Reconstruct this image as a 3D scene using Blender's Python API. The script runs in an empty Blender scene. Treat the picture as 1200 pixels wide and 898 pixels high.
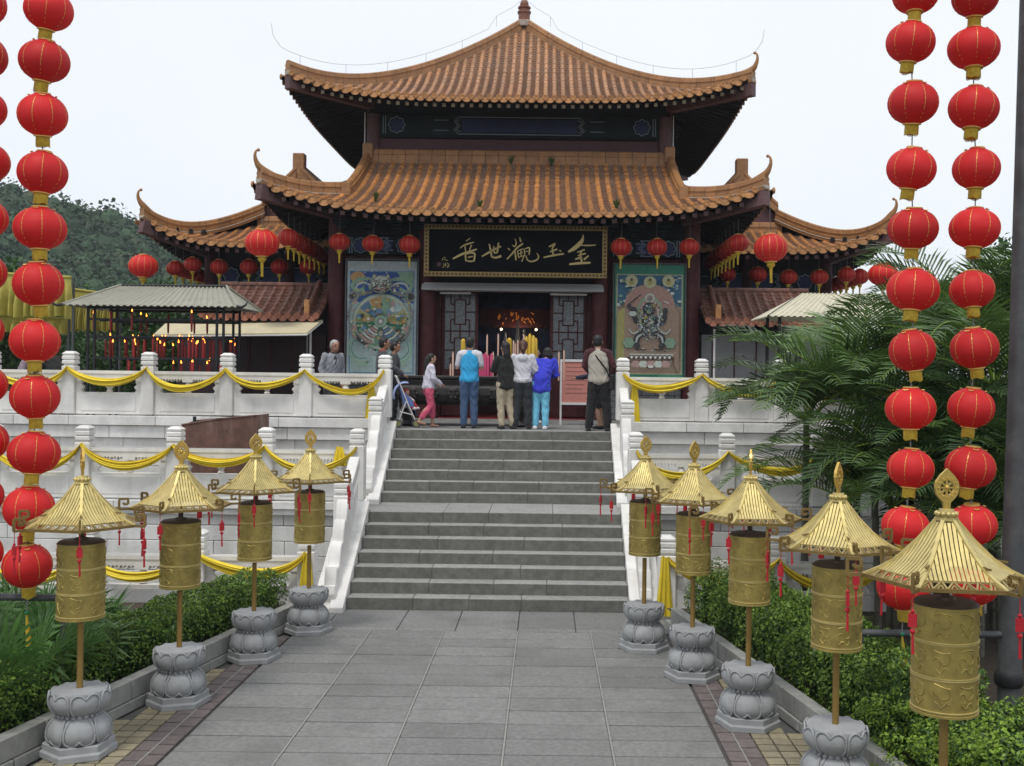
import bpy, bmesh, math, random
import numpy as np
from mathutils import Vector, Matrix, Euler
random.seed(7)
R = math.radians
scene = bpy.context.scene
COL = scene.collection

# ---------------------------------------------------------------- camera
F = 1250.0                      # focal length in pixels of the 1200 px wide photograph
CX, CY, CZ = 0.777, 0.0, 3.3    # the photographer stands a little right of the temple axis, raised
U0, V0, ROLL = 640.0, 440.0, R(0.7)
cam_d = bpy.data.cameras.new('camera')
cam_d.sensor_width = 36.0
cam_d.lens = F / 1200 * 36
cam_d.shift_x = -(U0 - 600) / 1200
cam_d.shift_y = -(449 - V0) / 1200
cam_d.clip_end = 3000
cam = bpy.data.objects.new('camera', cam_d)
COL.objects.link(cam)
cam.matrix_world = Matrix.Translation((CX, CY, CZ)) @ Euler((R(90), 0, 0)).to_matrix().to_4x4() @ Matrix.Rotation(ROLL, 4, 'Z')
scene.camera = cam

# ---------------------------------------------------------------- sky, sun, exposure
SUN_EL, SUN_AZ = R(66), R(202)          # high and behind the photographer, veiled by cloud
world = bpy.data.worlds.new('World')
scene.world = world
world.use_nodes = True
wn, wl = world.node_tree.nodes, world.node_tree.links
wn.clear()
wo = wn.new('ShaderNodeOutputWorld')
bg_sky = wn.new('ShaderNodeBackground'); bg_sky.inputs[1].default_value = 0.02
bg_cloud = wn.new('ShaderNodeBackground')
addsh = wn.new('ShaderNodeAddShader')
sky = wn.new('ShaderNodeTexSky'); sky.sky_type = 'NISHITA'; sky.sun_disc = False
sky.sun_elevation = SUN_EL; sky.sun_rotation = SUN_AZ
sky.air_density = 1.0; sky.dust_density = 3.0
tc = wn.new('ShaderNodeTexCoord')
cn = wn.new('ShaderNodeTexNoise'); cn.inputs['Scale'].default_value = 1.6; cn.inputs['Detail'].default_value = 4
cr = wn.new('ShaderNodeValToRGB')
cr.color_ramp.elements[0].position = 0.3; cr.color_ramp.elements[0].color = (0.80, 0.835, 0.90, 1)
cr.color_ramp.elements[1].position = 0.75; cr.color_ramp.elements[1].color = (0.89, 0.91, 0.945, 1)
wl.new(tc.outputs['Generated'], cn.inputs['Vector']); wl.new(cn.outputs['Fac'], cr.inputs[0])
wl.new(cr.outputs[0], bg_cloud.inputs[0]); bg_cloud.inputs[1].default_value = 0.90
wl.new(sky.outputs[0], bg_sky.inputs[0])
wl.new(bg_sky.outputs[0], addsh.inputs[0]); wl.new(bg_cloud.outputs[0], addsh.inputs[1])
wl.new(addsh.outputs[0], wo.inputs[0])
sun_d = bpy.data.lights.new('sun', 'SUN')
sun_d.energy = 1.5; sun_d.angle = R(12); sun_d.color = (1.0, 0.965, 0.91)
sun = bpy.data.objects.new('sun', sun_d); COL.objects.link(sun)
sun.rotation_euler = (R(90) - SUN_EL, 0, R(-22))   # from behind the photographer, a little from the left
scene.view_settings.view_transform = 'Standard'
scene.view_settings.look = 'None'
scene.view_settings.gamma = 1.0
scene.view_settings.exposure = 0.22
scene.cycles.use_denoising = True
scene.cycles.max_bounces = 6
scene.cycles.transparent_max_bounces = 8

# ---------------------------------------------------------------- helpers
CA, SA = math.cos(ROLL), math.sin(ROLL)
def P(u, v, D):
    """photo pixel seen at depth D (metres along the view) -> point in the place"""
    x, y = u - U0, v - V0
    x, y = x * CA + y * SA, -x * SA + y * CA
    return Vector((CX + x * D / F, D, CZ - y * D / F))
def g(y):
    """the plaza falls gently towards the stairs"""
    return 0.015 * (14.9 - y) if y < 14.9 else 0.0

class MB:
    def __init__(s): s.v = []; s.f = []; s.m = []
    def add(s, vs, fs, mi=0):
        o = len(s.v); s.v += [tuple(p) for p in vs]
        for f in fs: s.f.append(tuple(i + o for i in f)); s.m.append(mi)
        return s
    def box(s, x0, x1, y0, y1, z0, z1, mi=0):
        vs = [(x0,y0,z0),(x1,y0,z0),(x1,y1,z0),(x0,y1,z0),(x0,y0,z1),(x1,y0,z1),(x1,y1,z1),(x0,y1,z1)]
        return s.add(vs, [(3,2,1,0),(4,5,6,7),(0,1,5,4),(1,2,6,5),(2,3,7,6),(3,0,4,7)], mi)
    def cbox(s, c, sz, mi=0):
        return s.box(c[0]-sz[0]/2, c[0]+sz[0]/2, c[1]-sz[1]/2, c[1]+sz[1]/2, c[2]-sz[2]/2, c[2]+sz[2]/2, mi)
    def bar(s, a, b, w, h=None, mi=0, up=(0,0,1)):
        a, b = Vector(a), Vector(b); h = h or w
        t = (b - a).normalized(); u = Vector(up)
        if abs(t.dot(u)) > .98: u = Vector((0,1,0))
        sd = t.cross(u).normalized(); u = sd.cross(t).normalized()
        vs = []
        for p in (a, b):
            for (i, j) in ((-1,-1),(1,-1),(1,1),(-1,1)): vs.append(p + sd*(i*w/2) + u*(j*h/2))
        return s.add(vs, [(0,1,2,3),(7,6,5,4),(0,4,5,1),(1,5,6,2),(2,6,7,3),(3,7,4,0)], mi)
    def tube(s, pts, r, n=8, cap=True, mi=0, ref=(0,0,1), prof=None):
        """r: number or list of numbers or (ra, rb) pairs; prof(k, angle)-> radius factor"""
        pts = [Vector(p) for p in pts]; N = len(pts)
        rs = r if isinstance(r, (list, tuple)) and not (isinstance(r, tuple) and len(r) == 2 and N != 2) else [r]*N
        if len(rs) != N: rs = [r]*N
        vs = []; rf = Vector(ref); sd0 = None
        ov = pts[-1]-pts[0]
        if ov.length > 1e-9 and abs(ov.normalized().dot(rf)) > .8: rf = Vector((0,1,0)) if abs(ov.normalized().y) < .8 else Vector((1,0,0))
        for i, p in enumerate(pts):
            t = (pts[min(i+1,N-1)] - pts[max(i-1,0)])
            t = t.normalized() if t.length > 1e-9 else Vector((0,0,1))
            sd = t.cross(rf)
            if sd.length < .15 and sd0 is not None: sd = sd0-t*sd0.dot(t)
            sd = sd.normalized() if sd.length > 1e-6 else Vector((1,0,0))
            if sd0 is not None and sd.dot(sd0) < 0: sd = -sd
            sd0 = sd; up = sd.cross(t).normalized()
            ra, rb = rs[i] if isinstance(rs[i], (tuple, list)) else (rs[i], rs[i])
            for k in range(n):
                a = 2*math.pi*k/n; q = prof(i, a) if prof else 1
                vs.append(p + sd*(math.cos(a)*ra*q) + up*(math.sin(a)*rb*q))
        fs = [(i*n+k, i*n+(k+1)%n, (i+1)*n+(k+1)%n, (i+1)*n+k) for i in range(N-1) for k in range(n)]
        if cap: fs += [tuple(range(n-1,-1,-1)), tuple((N-1)*n+k for k in range(n))]
        return s.add(vs, fs, mi)
    def lathe(s, prof, n=16, c=(0,0,0), mi=0, cap=True, rot=0.0, sx=1, sy=1):
        vs = []; 
        for (r, z) in prof:
            for k in range(n):
                a = 2*math.pi*k/n + rot
                vs.append((c[0]+math.cos(a)*r*sx, c[1]+math.sin(a)*r*sy, c[2]+z))
        N = len(prof)
        fs = [(i*n+k, i*n+(k+1)%n, (i+1)*n+(k+1)%n, (i+1)*n+k) for i in range(N-1) for k in range(n)]
        if cap: fs += [tuple(range(n-1,-1,-1)), tuple((N-1)*n+k for k in range(n))]
        return s.add(vs, fs, mi)
    def prism(s, poly, d0, d1, axis='y', mi=0):
        """poly in the plane across the axis; y: (x,z); x: (y,z); z: (x,y)"""
        n = len(poly)
        def mp(p, d): return {'y': (p[0], d, p[1]), 'x': (d, p[0], p[1]), 'z': (p[0], p[1], d)}[axis]
        vs = [mp(p, d0) for p in poly] + [mp(p, d1) for p in poly]
        fs = [tuple(range(n)), tuple(range(2*n-1, n-1, -1))] + [(i, n+i, n+(i+1)%n, (i+1)%n) for i in range(n)]
        return s.add(vs, fs, mi)
    def ball(s, c, r, n=10, m=7, mi=0):
        rx, ry, rz = r if isinstance(r, (tuple, list)) else (r, r, r)
        vs = [(c[0], c[1], c[2]-rz)]
        for i in range(1, m):
            t = -math.pi/2 + math.pi*i/m
            for k in range(n):
                a = 2*math.pi*k/n
                vs.append((c[0]+rx*math.cos(t)*math.cos(a), c[1]+ry*math.cos(t)*math.sin(a), c[2]+rz*math.sin(t)))
        vs.append((c[0], c[1], c[2]+rz)); L = len(vs)-1
        fs = [(0, 1+(k+1)%n, 1+k) for k in range(n)]
        fs += [(1+i*n+k, 1+i*n+(k+1)%n, 1+(i+1)*n+(k+1)%n, 1+(i+1)*n+k) for i in range(m-2) for k in range(n)]
        b = 1+(m-2)*n
        fs += [(b+k, b+(k+1)%n, L) for k in range(n)]
        return s.add(vs, fs, mi)
    def mesh(s, name, mats, smooth=False, bevel=0, fix=True, off=None):
        me = bpy.data.meshes.new(name)
        vs = s.v if off is None else [(a-off[0], b-off[1], c-off[2]) for a, b, c in s.v]
        me.from_pydata(vs, [], s.f)
        mats = mats if isinstance(mats, (list, tuple)) else [mats]
        for m in mats: me.materials.append(m)
        if len(mats) > 1: me.polygons.foreach_set('material_index', s.m)
        if fix or bevel:
            bm = bmesh.new(); bm.from_mesh(me)
            bmesh.ops.recalc_face_normals(bm, faces=bm.faces)
            if bevel: bmesh.ops.bevel(bm, geom=list(bm.edges), offset=bevel, segments=1, affect='EDGES', clamp_overlap=True)
            bm.to_mesh(me); bm.free()
        if smooth:
            me.polygons.foreach_set('use_smooth', [True]*len(me.polygons))
            if smooth != 'all':
                try: me.set_sharp_from_angle(angle=R(40))
                except Exception: pass
        me.update()
        return me
    def build(s, name, mats, parent=None, smooth=False, bevel=0, loc=(0,0,0), rot=(0,0,0), fix=True, world=False):
        """world=True: the shape was given in world coordinates, parent is an unrotated empty"""
        off = None
        if world and parent is not None: off = wloc(parent)
        return link(name, s.mesh(name, mats, smooth, bevel, fix, off), parent, loc, rot)
def wloc(o):
    p = Vector((0,0,0))
    while o is not None: p += o.location; o = o.parent
    return p
def link(name, me, parent=None, loc=(0,0,0), rot=(0,0,0), scale=None):
    o = bpy.data.objects.new(name, me); COL.objects.link(o)
    if parent is not None: o.parent = parent
    o.location = loc; o.rotation_euler = rot
    if scale is not None: o.scale = scale
    return o
def tag(o, label=None, cat=None, group=None, kind=None):
    if label: o['label'] = label
    if cat: o['category'] = cat
    if group: o['group'] = group
    if kind: o['kind'] = kind
    return o
def empty(name, loc, label, cat, group=None, rz=0.0):
    o = link(name, None, None, loc, (0,0,rz)); o.empty_display_size = .2
    return tag(o, label, cat, group)
def copy_tree(o, parent=None):
    c = o.copy(); COL.objects.link(c)
    if parent is not None: c.parent = parent
    for ch in KIDS.get(o.name, None) or list(o.children): copy_tree(ch, c)
    return c
KIDS = {}

# ---------------------------------------------------------------- materials
MATS = {}
def mat(name, col, rough=.7, var=.12, scale=6.0, bump=.0, bscale=40.0, metal=0.0, piece=.0, dirt=None, dscale=1.2, damt=.5,
        spec=.4, emit=None, estr=0, wave=None, sss=0, streak=False, alpha=None, sheen=0, trans=0):
    if name in MATS: return MATS[name]
    m = bpy.data.materials.new(name); m.use_nodes = True; MATS[name] = m
    n, l = m.node_tree.nodes, m.node_tree.links
    b = n['Principled BSDF']
    b.inputs['Roughness'].default_value = rough; b.inputs['Metallic'].default_value = metal
    b.inputs['Specular IOR Level'].default_value = spec
    geo = n.new('ShaderNodeNewGeometry')
    base = n.new('ShaderNodeRGB'); base.outputs[0].default_value = (*col, 1)
    cur = base.outputs[0]
    def mixc(fac, a, bcol, bt='MULTIPLY'):
        x = n.new('ShaderNodeMix'); x.data_type = 'RGBA'; x.blend_type = bt
        if isinstance(fac, float): x.inputs[0].default_value = fac
        else: l.new(fac, x.inputs[0])
        l.new(a, x.inputs[6])
        if isinstance(bcol, tuple): x.inputs[7].default_value = (*bcol, 1)
        else: l.new(bcol, x.inputs[7])
        return x.outputs[2]
    def noise(sc, det=5, rgh=.6, vec=None):
        t = n.new('ShaderNodeTexNoise'); t.inputs['Scale'].default_value = sc; t.inputs['Detail'].default_value = det
        t.inputs['Roughness'].default_value = rgh
        l.new(vec if vec is not None else geo.outputs['Position'], t.inputs['Vector']); return t.outputs['Fac']
    def rng(fac, lo, hi, a=.3, bb=.7):
        r = n.new('ShaderNodeMapRange'); r.inputs[1].default_value = a; r.inputs[2].default_value = bb
        r.inputs[3].default_value = lo; r.inputs[4].default_value = hi; l.new(fac, r.inputs[0]); return r.outputs[0]
    def grey(fac):
        c = n.new('ShaderNodeCombineColor')
        for i in range(3): l.new(fac, c.inputs[i])
        return c.outputs[0]
    if var: cur = mixc(1.0, cur, grey(rng(noise(scale), 1-var, 1+var)))
    if piece:
        oi = n.new('ShaderNodeObjectInfo')
        cur = mixc(1.0, cur, grey(rng(oi.outputs['Random'], 1-piece, 1+piece, 0, 1)))
    if dirt:
        vec = None
        if streak:
            mp = n.new('ShaderNodeMapping'); mp.inputs['Scale'].default_value = (1, 1, .18); l.new(geo.outputs['Position'], mp.inputs[0]); vec = mp.outputs[0]
        cur = mixc(rng(noise(dscale, 8, .7, vec), 0, damt, .48, .72), cur, dirt, 'MIX')
    l.new(cur, b.inputs['Base Color'])
    if bump or wave:
        bp = n.new('ShaderNodeBump'); bp.inputs['Strength'].default_value = bump or .3; bp.inputs['Distance'].default_value = .02
        if wave:
            w = n.new('ShaderNodeTexWave'); w.bands_direction = 'Z'; w.inputs['Scale'].default_value = wave
            tco = n.new('ShaderNodeTexCoord'); l.new(tco.outputs['Object'], w.inputs[0]); l.new(w.outputs['Fac'], bp.inputs['Height'])
        else: l.new(noise(bscale, 6, .65), bp.inputs['Height'])
        l.new(bp.outputs[0], b.inputs['Normal'])
    if emit: b.inputs['Emission Color'].default_value = (*emit, 1); b.inputs['Emission Strength'].default_value = estr
    if sss: b.inputs['Subsurface Weight'].default_value = sss; b.inputs['Subsurface Radius'].default_value = (.05,.02,.01); b.inputs['Subsurface Scale'].default_value = .05
    if sheen: b.inputs['Sheen Weight'].default_value = sheen
    if trans:
        tr = n.new('ShaderNodeBsdfTranslucent'); l.new(cur, tr.inputs[0])
        mx = n.new('ShaderNodeMixShader'); mx.inputs[0].default_value = trans
        l.new(b.outputs[0], mx.inputs[1]); l.new(tr.outputs[0], mx.inputs[2])
        l.new(mx.outputs[0], n['Material Output'].inputs[0])
    return m
M = {}
M['marble'] = mat('white_marble', (.72,.71,.68), .55, .10, 3, .12, 25, piece=.06, dirt=(.36,.34,.29), dscale=1.6, damt=.45, streak=True)
M['marble_wall'] = mat('wall_stone', (.67,.665,.64), .65, .12, 4, .2, 30, piece=.09, dirt=(.30,.29,.26), dscale=1.3, damt=.5, streak=True)
M['tread'] = mat('lit_tread', (.28,.28,.265), .85, .2, 14, .3, 60, piece=.06, dirt=(.18,.18,.165), dscale=2.5, damt=.5)  # tread tops paler than the risers: light from above put into the colour
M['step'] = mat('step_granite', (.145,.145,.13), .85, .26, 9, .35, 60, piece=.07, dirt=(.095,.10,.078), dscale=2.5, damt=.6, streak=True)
M['slab'] = mat('slab_granite', (.195,.196,.187), .75, .22, 22, .25, 70, piece=.12, dirt=(.125,.125,.118), dscale=1.1, damt=.75)
M['joint'] = mat('joint_mortar', (.085,.085,.08), .95, .2, 12)
M['jointpale'] = mat('pale_mortar', (.27,.27,.25), .95, .15, 12)
M['brickred'] = mat('red_paver', (.145,.12,.115), .85, .2, 14, .25, 60, piece=.16)
M['brickyel'] = mat('yellow_paver', (.27,.235,.155), .85, .18, 14, .25, 60, piece=.16, dirt=(.16,.15,.12), dscale=2, damt=.5)
M['kerb'] = mat('kerb_stone', (.30,.305,.285), .8, .15, 8, .25, 60, piece=.1, dirt=(.12,.125,.10), dscale=2.4, damt=.6, streak=True)
M['lotus'] = mat('lotus_stone', (.30,.31,.315), .75, .10, 10, .25, 90, piece=.05, dirt=(.2,.21,.2), dscale=3, damt=.5)
M['tile'] = mat('glazed_tile', (.45,.19,.052), .34, .38, 9, .15, 50, piece=.20, dirt=(.16,.095,.065), dscale=3.0, damt=.8, spec=.5)
M['pan'] = mat('pan_tile', (.18,.085,.040), .5, .45, 12, .2, 50, piece=.2, dirt=(.19,.145,.11), dscale=4, damt=.7)
M['tiletop'] = mat('upper_glazed_tile', (.38,.185,.082), .38, .36, 9, .15, 50, piece=.18, dirt=(.2,.13,.085), dscale=2.2, damt=.75, spec=.5)
M['tileend'] = mat('tile_end', (.40,.19,.065), .45, .30, 12, .3, 40, piece=.15)
M['ridge'] = mat('ridge_tile', (.31,.15,.055), .45, .28, 6, .2, 30, piece=.12, dirt=(.22,.12,.06), dscale=3, damt=.6)
M['browntile'] = mat('brown_tile', (.13,.052,.033), .5, .35, 6, .2, 40, piece=.2, dirt=(.2,.13,.1), dscale=3, damt=.5)
M['mortar'] = mat('ridge_mortar', (.35,.31,.26), .9, .3, 12)
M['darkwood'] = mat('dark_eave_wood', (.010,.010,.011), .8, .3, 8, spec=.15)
M['redwood'] = mat('dark_red_wood', (.060,.014,.016), .55, .25, 5, .08, 30, dirt=(.09,.035,.035), dscale=2.5, damt=.4, spec=.22)
M['redwall'] = mat('plum_wall', (.085,.035,.042), .65, .15, 5)
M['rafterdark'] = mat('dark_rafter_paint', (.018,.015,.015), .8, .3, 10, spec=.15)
M['rafter'] = mat('rafter_paint', (.12,.062,.064), .7, .25, 10, piece=.15)
M['rafterend'] = mat('rafter_end_paint', (.24,.20,.14), .7, .25, 10, piece=.2)
M['friezedark'] = mat('frieze_dark', (.012,.022,.024), .7, .3, 6, spec=.15)
M['friezeblue'] = mat('frieze_blue', (.020,.030,.105), .6, .25, 6)
M['friezeline'] = mat('frieze_line', (.20,.25,.32), .6, .2, 8)
M['friezegreen'] = mat('frieze_green', (.025,.09,.07), .6, .25, 6)
M['brickgrey'] = mat('grey_brick', (.13,.135,.14), .85, .2, 12, .2, 40, piece=.15)
M['black'] = mat('black_lacquer', (.005,.0055,.007), .8, .1, 6, spec=.04)
M['goldframe'] = mat('gilt_frame', (.26,.18,.055), .45, .25, 20, .2, 60, metal=.35)
M['goldink'] = mat('gilt_ink', (.46,.36,.15), .45, .12, 20, metal=.2)
M['brass'] = mat('brass_drum', (.39,.305,.09), .42, .18, 9, .15, 30, metal=.55, dirt=(.17,.125,.04), dscale=5, damt=.65, piece=.1)
M['brassroof'] = mat('brass_slat', (.60,.49,.195), .40, .2, 10, metal=.4, piece=.1)
M['brassdk'] = mat('aged_brass', (.23,.155,.05), .45, .2, 14, metal=.45)
M['bronzecap'] = mat('brown_bronze', (.055,.035,.025), .5, .2, 10, metal=.3)
M['pole'] = mat('gold_pole', (.26,.165,.045), .5, .15, 8, metal=.3)
M['gilt'] = mat('gilt_finial', (.60,.42,.11), .32, .15, 25, metal=.65)
M['lred'] = mat('lantern_red', (.70,.028,.030), .55, .06, 12, bump=.10, wave=30, spec=.3, trans=.28, piece=.13)
M['lred2'] = mat('small_lantern_red', (.42,.014,.016), .5, .1, 12, bump=.10, wave=30, spec=.3, trans=.15, piece=.12)
M['lgold'] = mat('lantern_gold', (.66,.42,.11), .4, .12, 30, metal=.35)
M['fringe'] = mat('yellow_fringe', (.52,.36,.03), .7, .25, 30, bump=.3, bscale=60)
M['wire'] = mat('wire_grey', (.2,.2,.2), .6, 0)
M['tassel'] = mat('red_tassel', (.42,.012,.022), .6, .1, 20)
M['yellow'] = mat('yellow_cloth', (.80,.62,.04), .65, .12, 5, .25, 14, piece=.06, trans=.12)
M['yellowold'] = mat('faded_yellow_cloth', (.42,.37,.08), .75, .2, 4, .3, 10, piece=.06, trans=.15)
M['greymetal'] = mat('grey_steel_pole', (.075,.08,.085), .55, .2, 6, metal=.2, dirt=(.17,.17,.16), dscale=5, damt=.4)
M['blackmetal'] = mat('black_iron', (.012,.013,.014), .55, .2, 10)
M['corr'] = mat('corrugated_sheet', (.30,.295,.24), .6, .15, 6, dirt=(.26,.24,.18), dscale=3, damt=.6)
M['cream'] = mat('cream_awning', (.52,.46,.30), .75, .12, 5)
M['rust'] = mat('rusty_steel', (.13,.065,.048), .7, .35, 5, .2, 30, dirt=(.30,.24,.21), dscale=4, damt=.55, streak=True)
M['candle'] = mat('red_candle', (.28,.014,.014), .5, .2, 10)
M['flame'] = mat('flame', (1,.5,.1), .5, 0, emit=(1,.30,.04), estr=5)
M['bronze'] = mat('dark_bronze', (.045,.042,.040), .42, .3, 12, .5, 40, metal=.45)
M['ash'] = mat('incense_ash', (.3,.29,.27), .95, .2, 20)
M['yellowcandle'] = mat('yellow_candle', (.55,.36,.03), .5, .08, 10)
M['pinkstick'] = mat('pink_incense', (.50,.06,.16), .6, .15, 20)
M['palestick'] = mat('pale_incense', (.55,.36,.28), .6, .15, 20)
M['whitepaint'] = mat('white_paint', (.62,.61,.60), .5, .08, 10)
M['salmon'] = mat('salmon_board', (.50,.20,.165), .6, .08, 10)
M['glasspane'] = mat('silver_glass', (.10,.115,.125), .22, .5, 30, spec=.6)
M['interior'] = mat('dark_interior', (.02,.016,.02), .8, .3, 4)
M['altarblue'] = mat('altar_blue', (.03,.045,.15), .6, .8, 3)
M['orange'] = mat('orange_sign', (.45,.12,.012), .5, .6, 16)
M['soil'] = mat('soil', (.05,.038,.026), .95, .3, 12, .4, 40)
M['earth'] = mat('green_earth', (.045,.055,.03), .95, .4, 3, .4, 20)
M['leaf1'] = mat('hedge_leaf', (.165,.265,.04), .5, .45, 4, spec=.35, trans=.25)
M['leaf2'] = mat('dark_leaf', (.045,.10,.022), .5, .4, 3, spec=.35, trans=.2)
M['leaf3'] = mat('bright_leaf', (.24,.37,.05), .5, .4, 5, spec=.35, trans=.3)
M['palmleaf'] = mat('palm_leaf', (.085,.155,.036), .36, .35, 3, spec=.5, trans=.22, piece=.3)
M['palmdark'] = mat('dark_palm_leaf', (.045,.088,.026), .45, .35, 3, spec=.4, trans=.15, piece=.3)
M['fanleaf'] = mat('fan_palm_leaf', (.085,.19,.045), .42, .3, 4, spec=.45, trans=.2, piece=.25)
M['palmtrunk'] = mat('palm_trunk', (.10,.095,.075), .9, .3, 10, .4, 30)
M['forest'] = mat('forest_canopy', (.028,.062,.030), .9, .55, .35, .0, dirt=(.07,.075,.04), dscale=.12, damt=.8)
M['twig'] = mat('twig', (.06,.045,.03), .9, .2, 10)
M['concrete'] = mat('terrace_paving', (.27,.27,.255), .85, .12, 4, .2, 40, dirt=(.18,.18,.16), dscale=1, damt=.5)
M['carpet'] = mat('red_threshold', (.22,.02,.028), .8, .15, 10)
M['greyplaster'] = mat('grey_plaster', (.24,.245,.25), .85, .12, 4)
# ================================================================ ground and plaza
def sheet(name, x0, x1, y0, y1, zf, mt, nx=2, ny=2, kind='structure', parent=None):
    b = MB(); vs = []
    for j in range(ny+1):
        for i in range(nx+1):
            x = x0+(x1-x0)*i/nx; y = y0+(y1-y0)*j/ny; vs.append((x, y, zf(x, y)))
    b.add(vs, [(j*(nx+1)+i, j*(nx+1)+i+1, (j+1)*(nx+1)+i+1, (j+1)*(nx+1)+i) for j in range(ny) for i in range(nx)])
    o = b.build(name, mt, parent, fix=False)
    if kind: o['kind'] = kind
    return o
sheet('ground', -1500, 1500, -200, 2500, lambda x, y: -.62, M['earth'])
plaza = sheet('plaza', -2.75, 2.75, -6, 14.9, lambda x, y: g(y)-.03, M['joint'], 2, 12)
SL = math.atan(.015)
_slabc = {}
def piece(name, size, loc, mt, parent, rot=(0,0,0), bevel=.006, key=None):
    """one cut stone, brick or slab; alike pieces share their mesh"""
    k = (name, tuple(round(q, 3) for q in size), mt.name)
    if k not in _slabc:
        _slabc[k] = MB().cbox((0,0,0), size).mesh(name, mt, bevel=bevel)
    return link(name, _slabc[k], parent, loc, rot)
XE = [-2.355, -1.415, -.49, .45, 1.385, 2.335]
rs = random.Random(3)
y = 4.4; row = 0
while y < 13.3:
    for i in range(5):
        w = XE[i+1]-XE[i]; cx = (XE[i]+XE[i+1])/2
        piece('paving_slab', (w-.018, .392, .06), (cx, y+.21, g(y+.21)-.031+rs.uniform(-.002,.002)), M['slab'], plaza, (-SL, 0, 0))
    y += .42; row += 1
yend = y
# pale mortar lines along the joints
for i in range(1, 5):
    b = MB(); b.box(-.008, .008, -(yend-4.4)/2, (yend-4.4)/2, -.01, .0)
    ym = (4.4+yend)/2
    b.build('joint_line', M['jointpale'], plaza, loc=(XE[i], ym, g(ym)+.004), rot=(-SL,0,0))
# slabs across the foot of the stairs
xs = [-3.0, -2.05, -1.1, -.35, .45, 1.2, 2.05, 3.05]
apron = sheet('stair_apron', -3.1, 3.1, yend, 14.9, lambda x, y: g(y)-.034, M['joint'])
for i in range(len(xs)-1):
    w = xs[i+1]-xs[i]
    piece('paving_slab', (w-.01, .16, .06), ((xs[i]+xs[i+1])/2, yend+.085, g(yend+.08)-.03), M['slab'], apron, (-SL,0,0))
    piece('paving_slab', (w-.01, 14.89-yend-.18, .06), ((xs[i]+xs[i+1])/2+.3*(i % 2 - .5)*0, (14.89+yend+.18)/2, g((14.89+yend+.18)/2)-.03), M['slab'], apron, (-SL,0,0))
def kx(side, y): return side*(2.5 + (.17 if side > 0 else .19)*(13.5-y))
# brick strip and yellow pavers between the slabs and the planters
verges = {}
for side in (-1, 1):
    e0 = 2.365 if side < 0 else 2.345
    vb = MB(); ys = np.linspace(3, 13.4, 14); vs = []
    for yy in ys:
        vs += [(side*e0, yy, g(yy)-.028), (kx(side, yy), yy, g(yy)-.028)]
    vb.add(vs, [(2*i, 2*i+1, 2*i+3, 2*i+2) for i in range(len(ys)-1)])
    verge = vb.build('verge', M['joint'], fix=False); verge['kind'] = 'structure'; verges[side] = verge
    for st in range(2):
        xc = side*(e0+.085+st*.155); yy = 4.5+.1*st
        while yy < 13.2:
            if abs(xc)+.08 < abs(kx(side, yy)):
                piece('brick', (.142, .226, .05), (xc, yy, g(yy)-.0265+rs.uniform(-.002,.002)), M['brickred'], verge, (-SL,0,0), .004)
            yy += .253
    b = MB(); b.box(-.006, .006, -4.0, 4.0, -.02, .0)
    b.build('joint_line', M['jointpale'], verge, loc=(side*(e0+.1625), 8.5, g(8.5)-.002), rot=(-SL,0,0))
    k = 0
    while True:
        xc = e0+.40+k*.165
        if xc > 3.9: break
        yy = 4.5
        while yy < 13:
            if xc+.085 < abs(kx(side, yy)) and xc+.085+.165*3 > 0:
                piece('paver', (.150, .136, .05), (side*xc, yy, g(yy)-.0265+rs.uniform(-.002,.002)), M['brickyel'], verge, (-SL,0,0), .004)
            yy += .165
        k += 1
# planter walls
for side in (-1, 1):
    lab = 'low grey stone planter wall in front of the hedge with %s' % ('the fan palms behind it' if side < 0 else 'the feathery palms behind it')
    pw = empty('planter_wall', (kx(side, 9), 9, g(9)), lab, 'wall', 'planter walls')
    sl = (-.17 if side > 0 else .19)
    ang = math.atan2(1, side*(-.17 if side > 0 else -.19)) - math.pi/2
    yy = 4.0
    while yy < 13.5:
        for (h0, h1, L, off) in ((-.02, .085, .62, .02), (.085, .275, .62, .0)):
            yc = yy+.31 + (.2 if h0 < 0 else 0)
            piece('stone_block', (.13, L-.01, h1-h0-.006), (kx(side, yc)+side*(.075-off) - pw.location.x, yc - 9, g(yc)+(h0+h1)/2 - g(9)), M['kerb'], pw, (-SL, 0, ang), .006)
        yy += .62
    soil = MB(); vs = []
    for yv in np.linspace(3.5, 14.3, 12):
        vs += [(kx(side, yv)+side*.06, yv, g(yv)+.19), (side*9, yv, g(yv)+.16)]
    soil.add(vs, [(2*i, 2*i+1, 2*i+3, 2*i+2) for i in range(11)])
    so = soil.build('planter_soil', M['soil'], fix=False); so['kind'] = 'structure'

# ================================================================ stairs
RISE, SW = .162, 1.972
Y1, YL, Y2 = 14.9, 17.95, 19.63
ZL, ZT = 7*RISE, 14*RISE
stairs = empty('stone_staircase', (0, Y1, 0), 'wide weathered grey stone staircase in two flights up to the temple terrace', 'stairs')
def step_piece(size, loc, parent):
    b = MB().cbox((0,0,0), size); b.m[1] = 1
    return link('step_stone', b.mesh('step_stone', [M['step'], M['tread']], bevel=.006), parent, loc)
fronts = [Y1+.30*i for i in range(7)] + [YL+.28*j for j in range(7)]
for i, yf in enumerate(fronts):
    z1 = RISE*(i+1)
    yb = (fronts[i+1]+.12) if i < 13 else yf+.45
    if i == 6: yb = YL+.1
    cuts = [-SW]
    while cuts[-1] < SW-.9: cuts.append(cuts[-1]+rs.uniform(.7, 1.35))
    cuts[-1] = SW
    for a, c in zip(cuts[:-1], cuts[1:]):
        step_piece((c-a-.002, yb-yf, RISE+.02), ((a+c)/2, (yf+yb)/2-Y1+rs.uniform(-.004,.004), z1-(RISE+.02)/2+rs.uniform(-.002,.002)), stairs)
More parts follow.
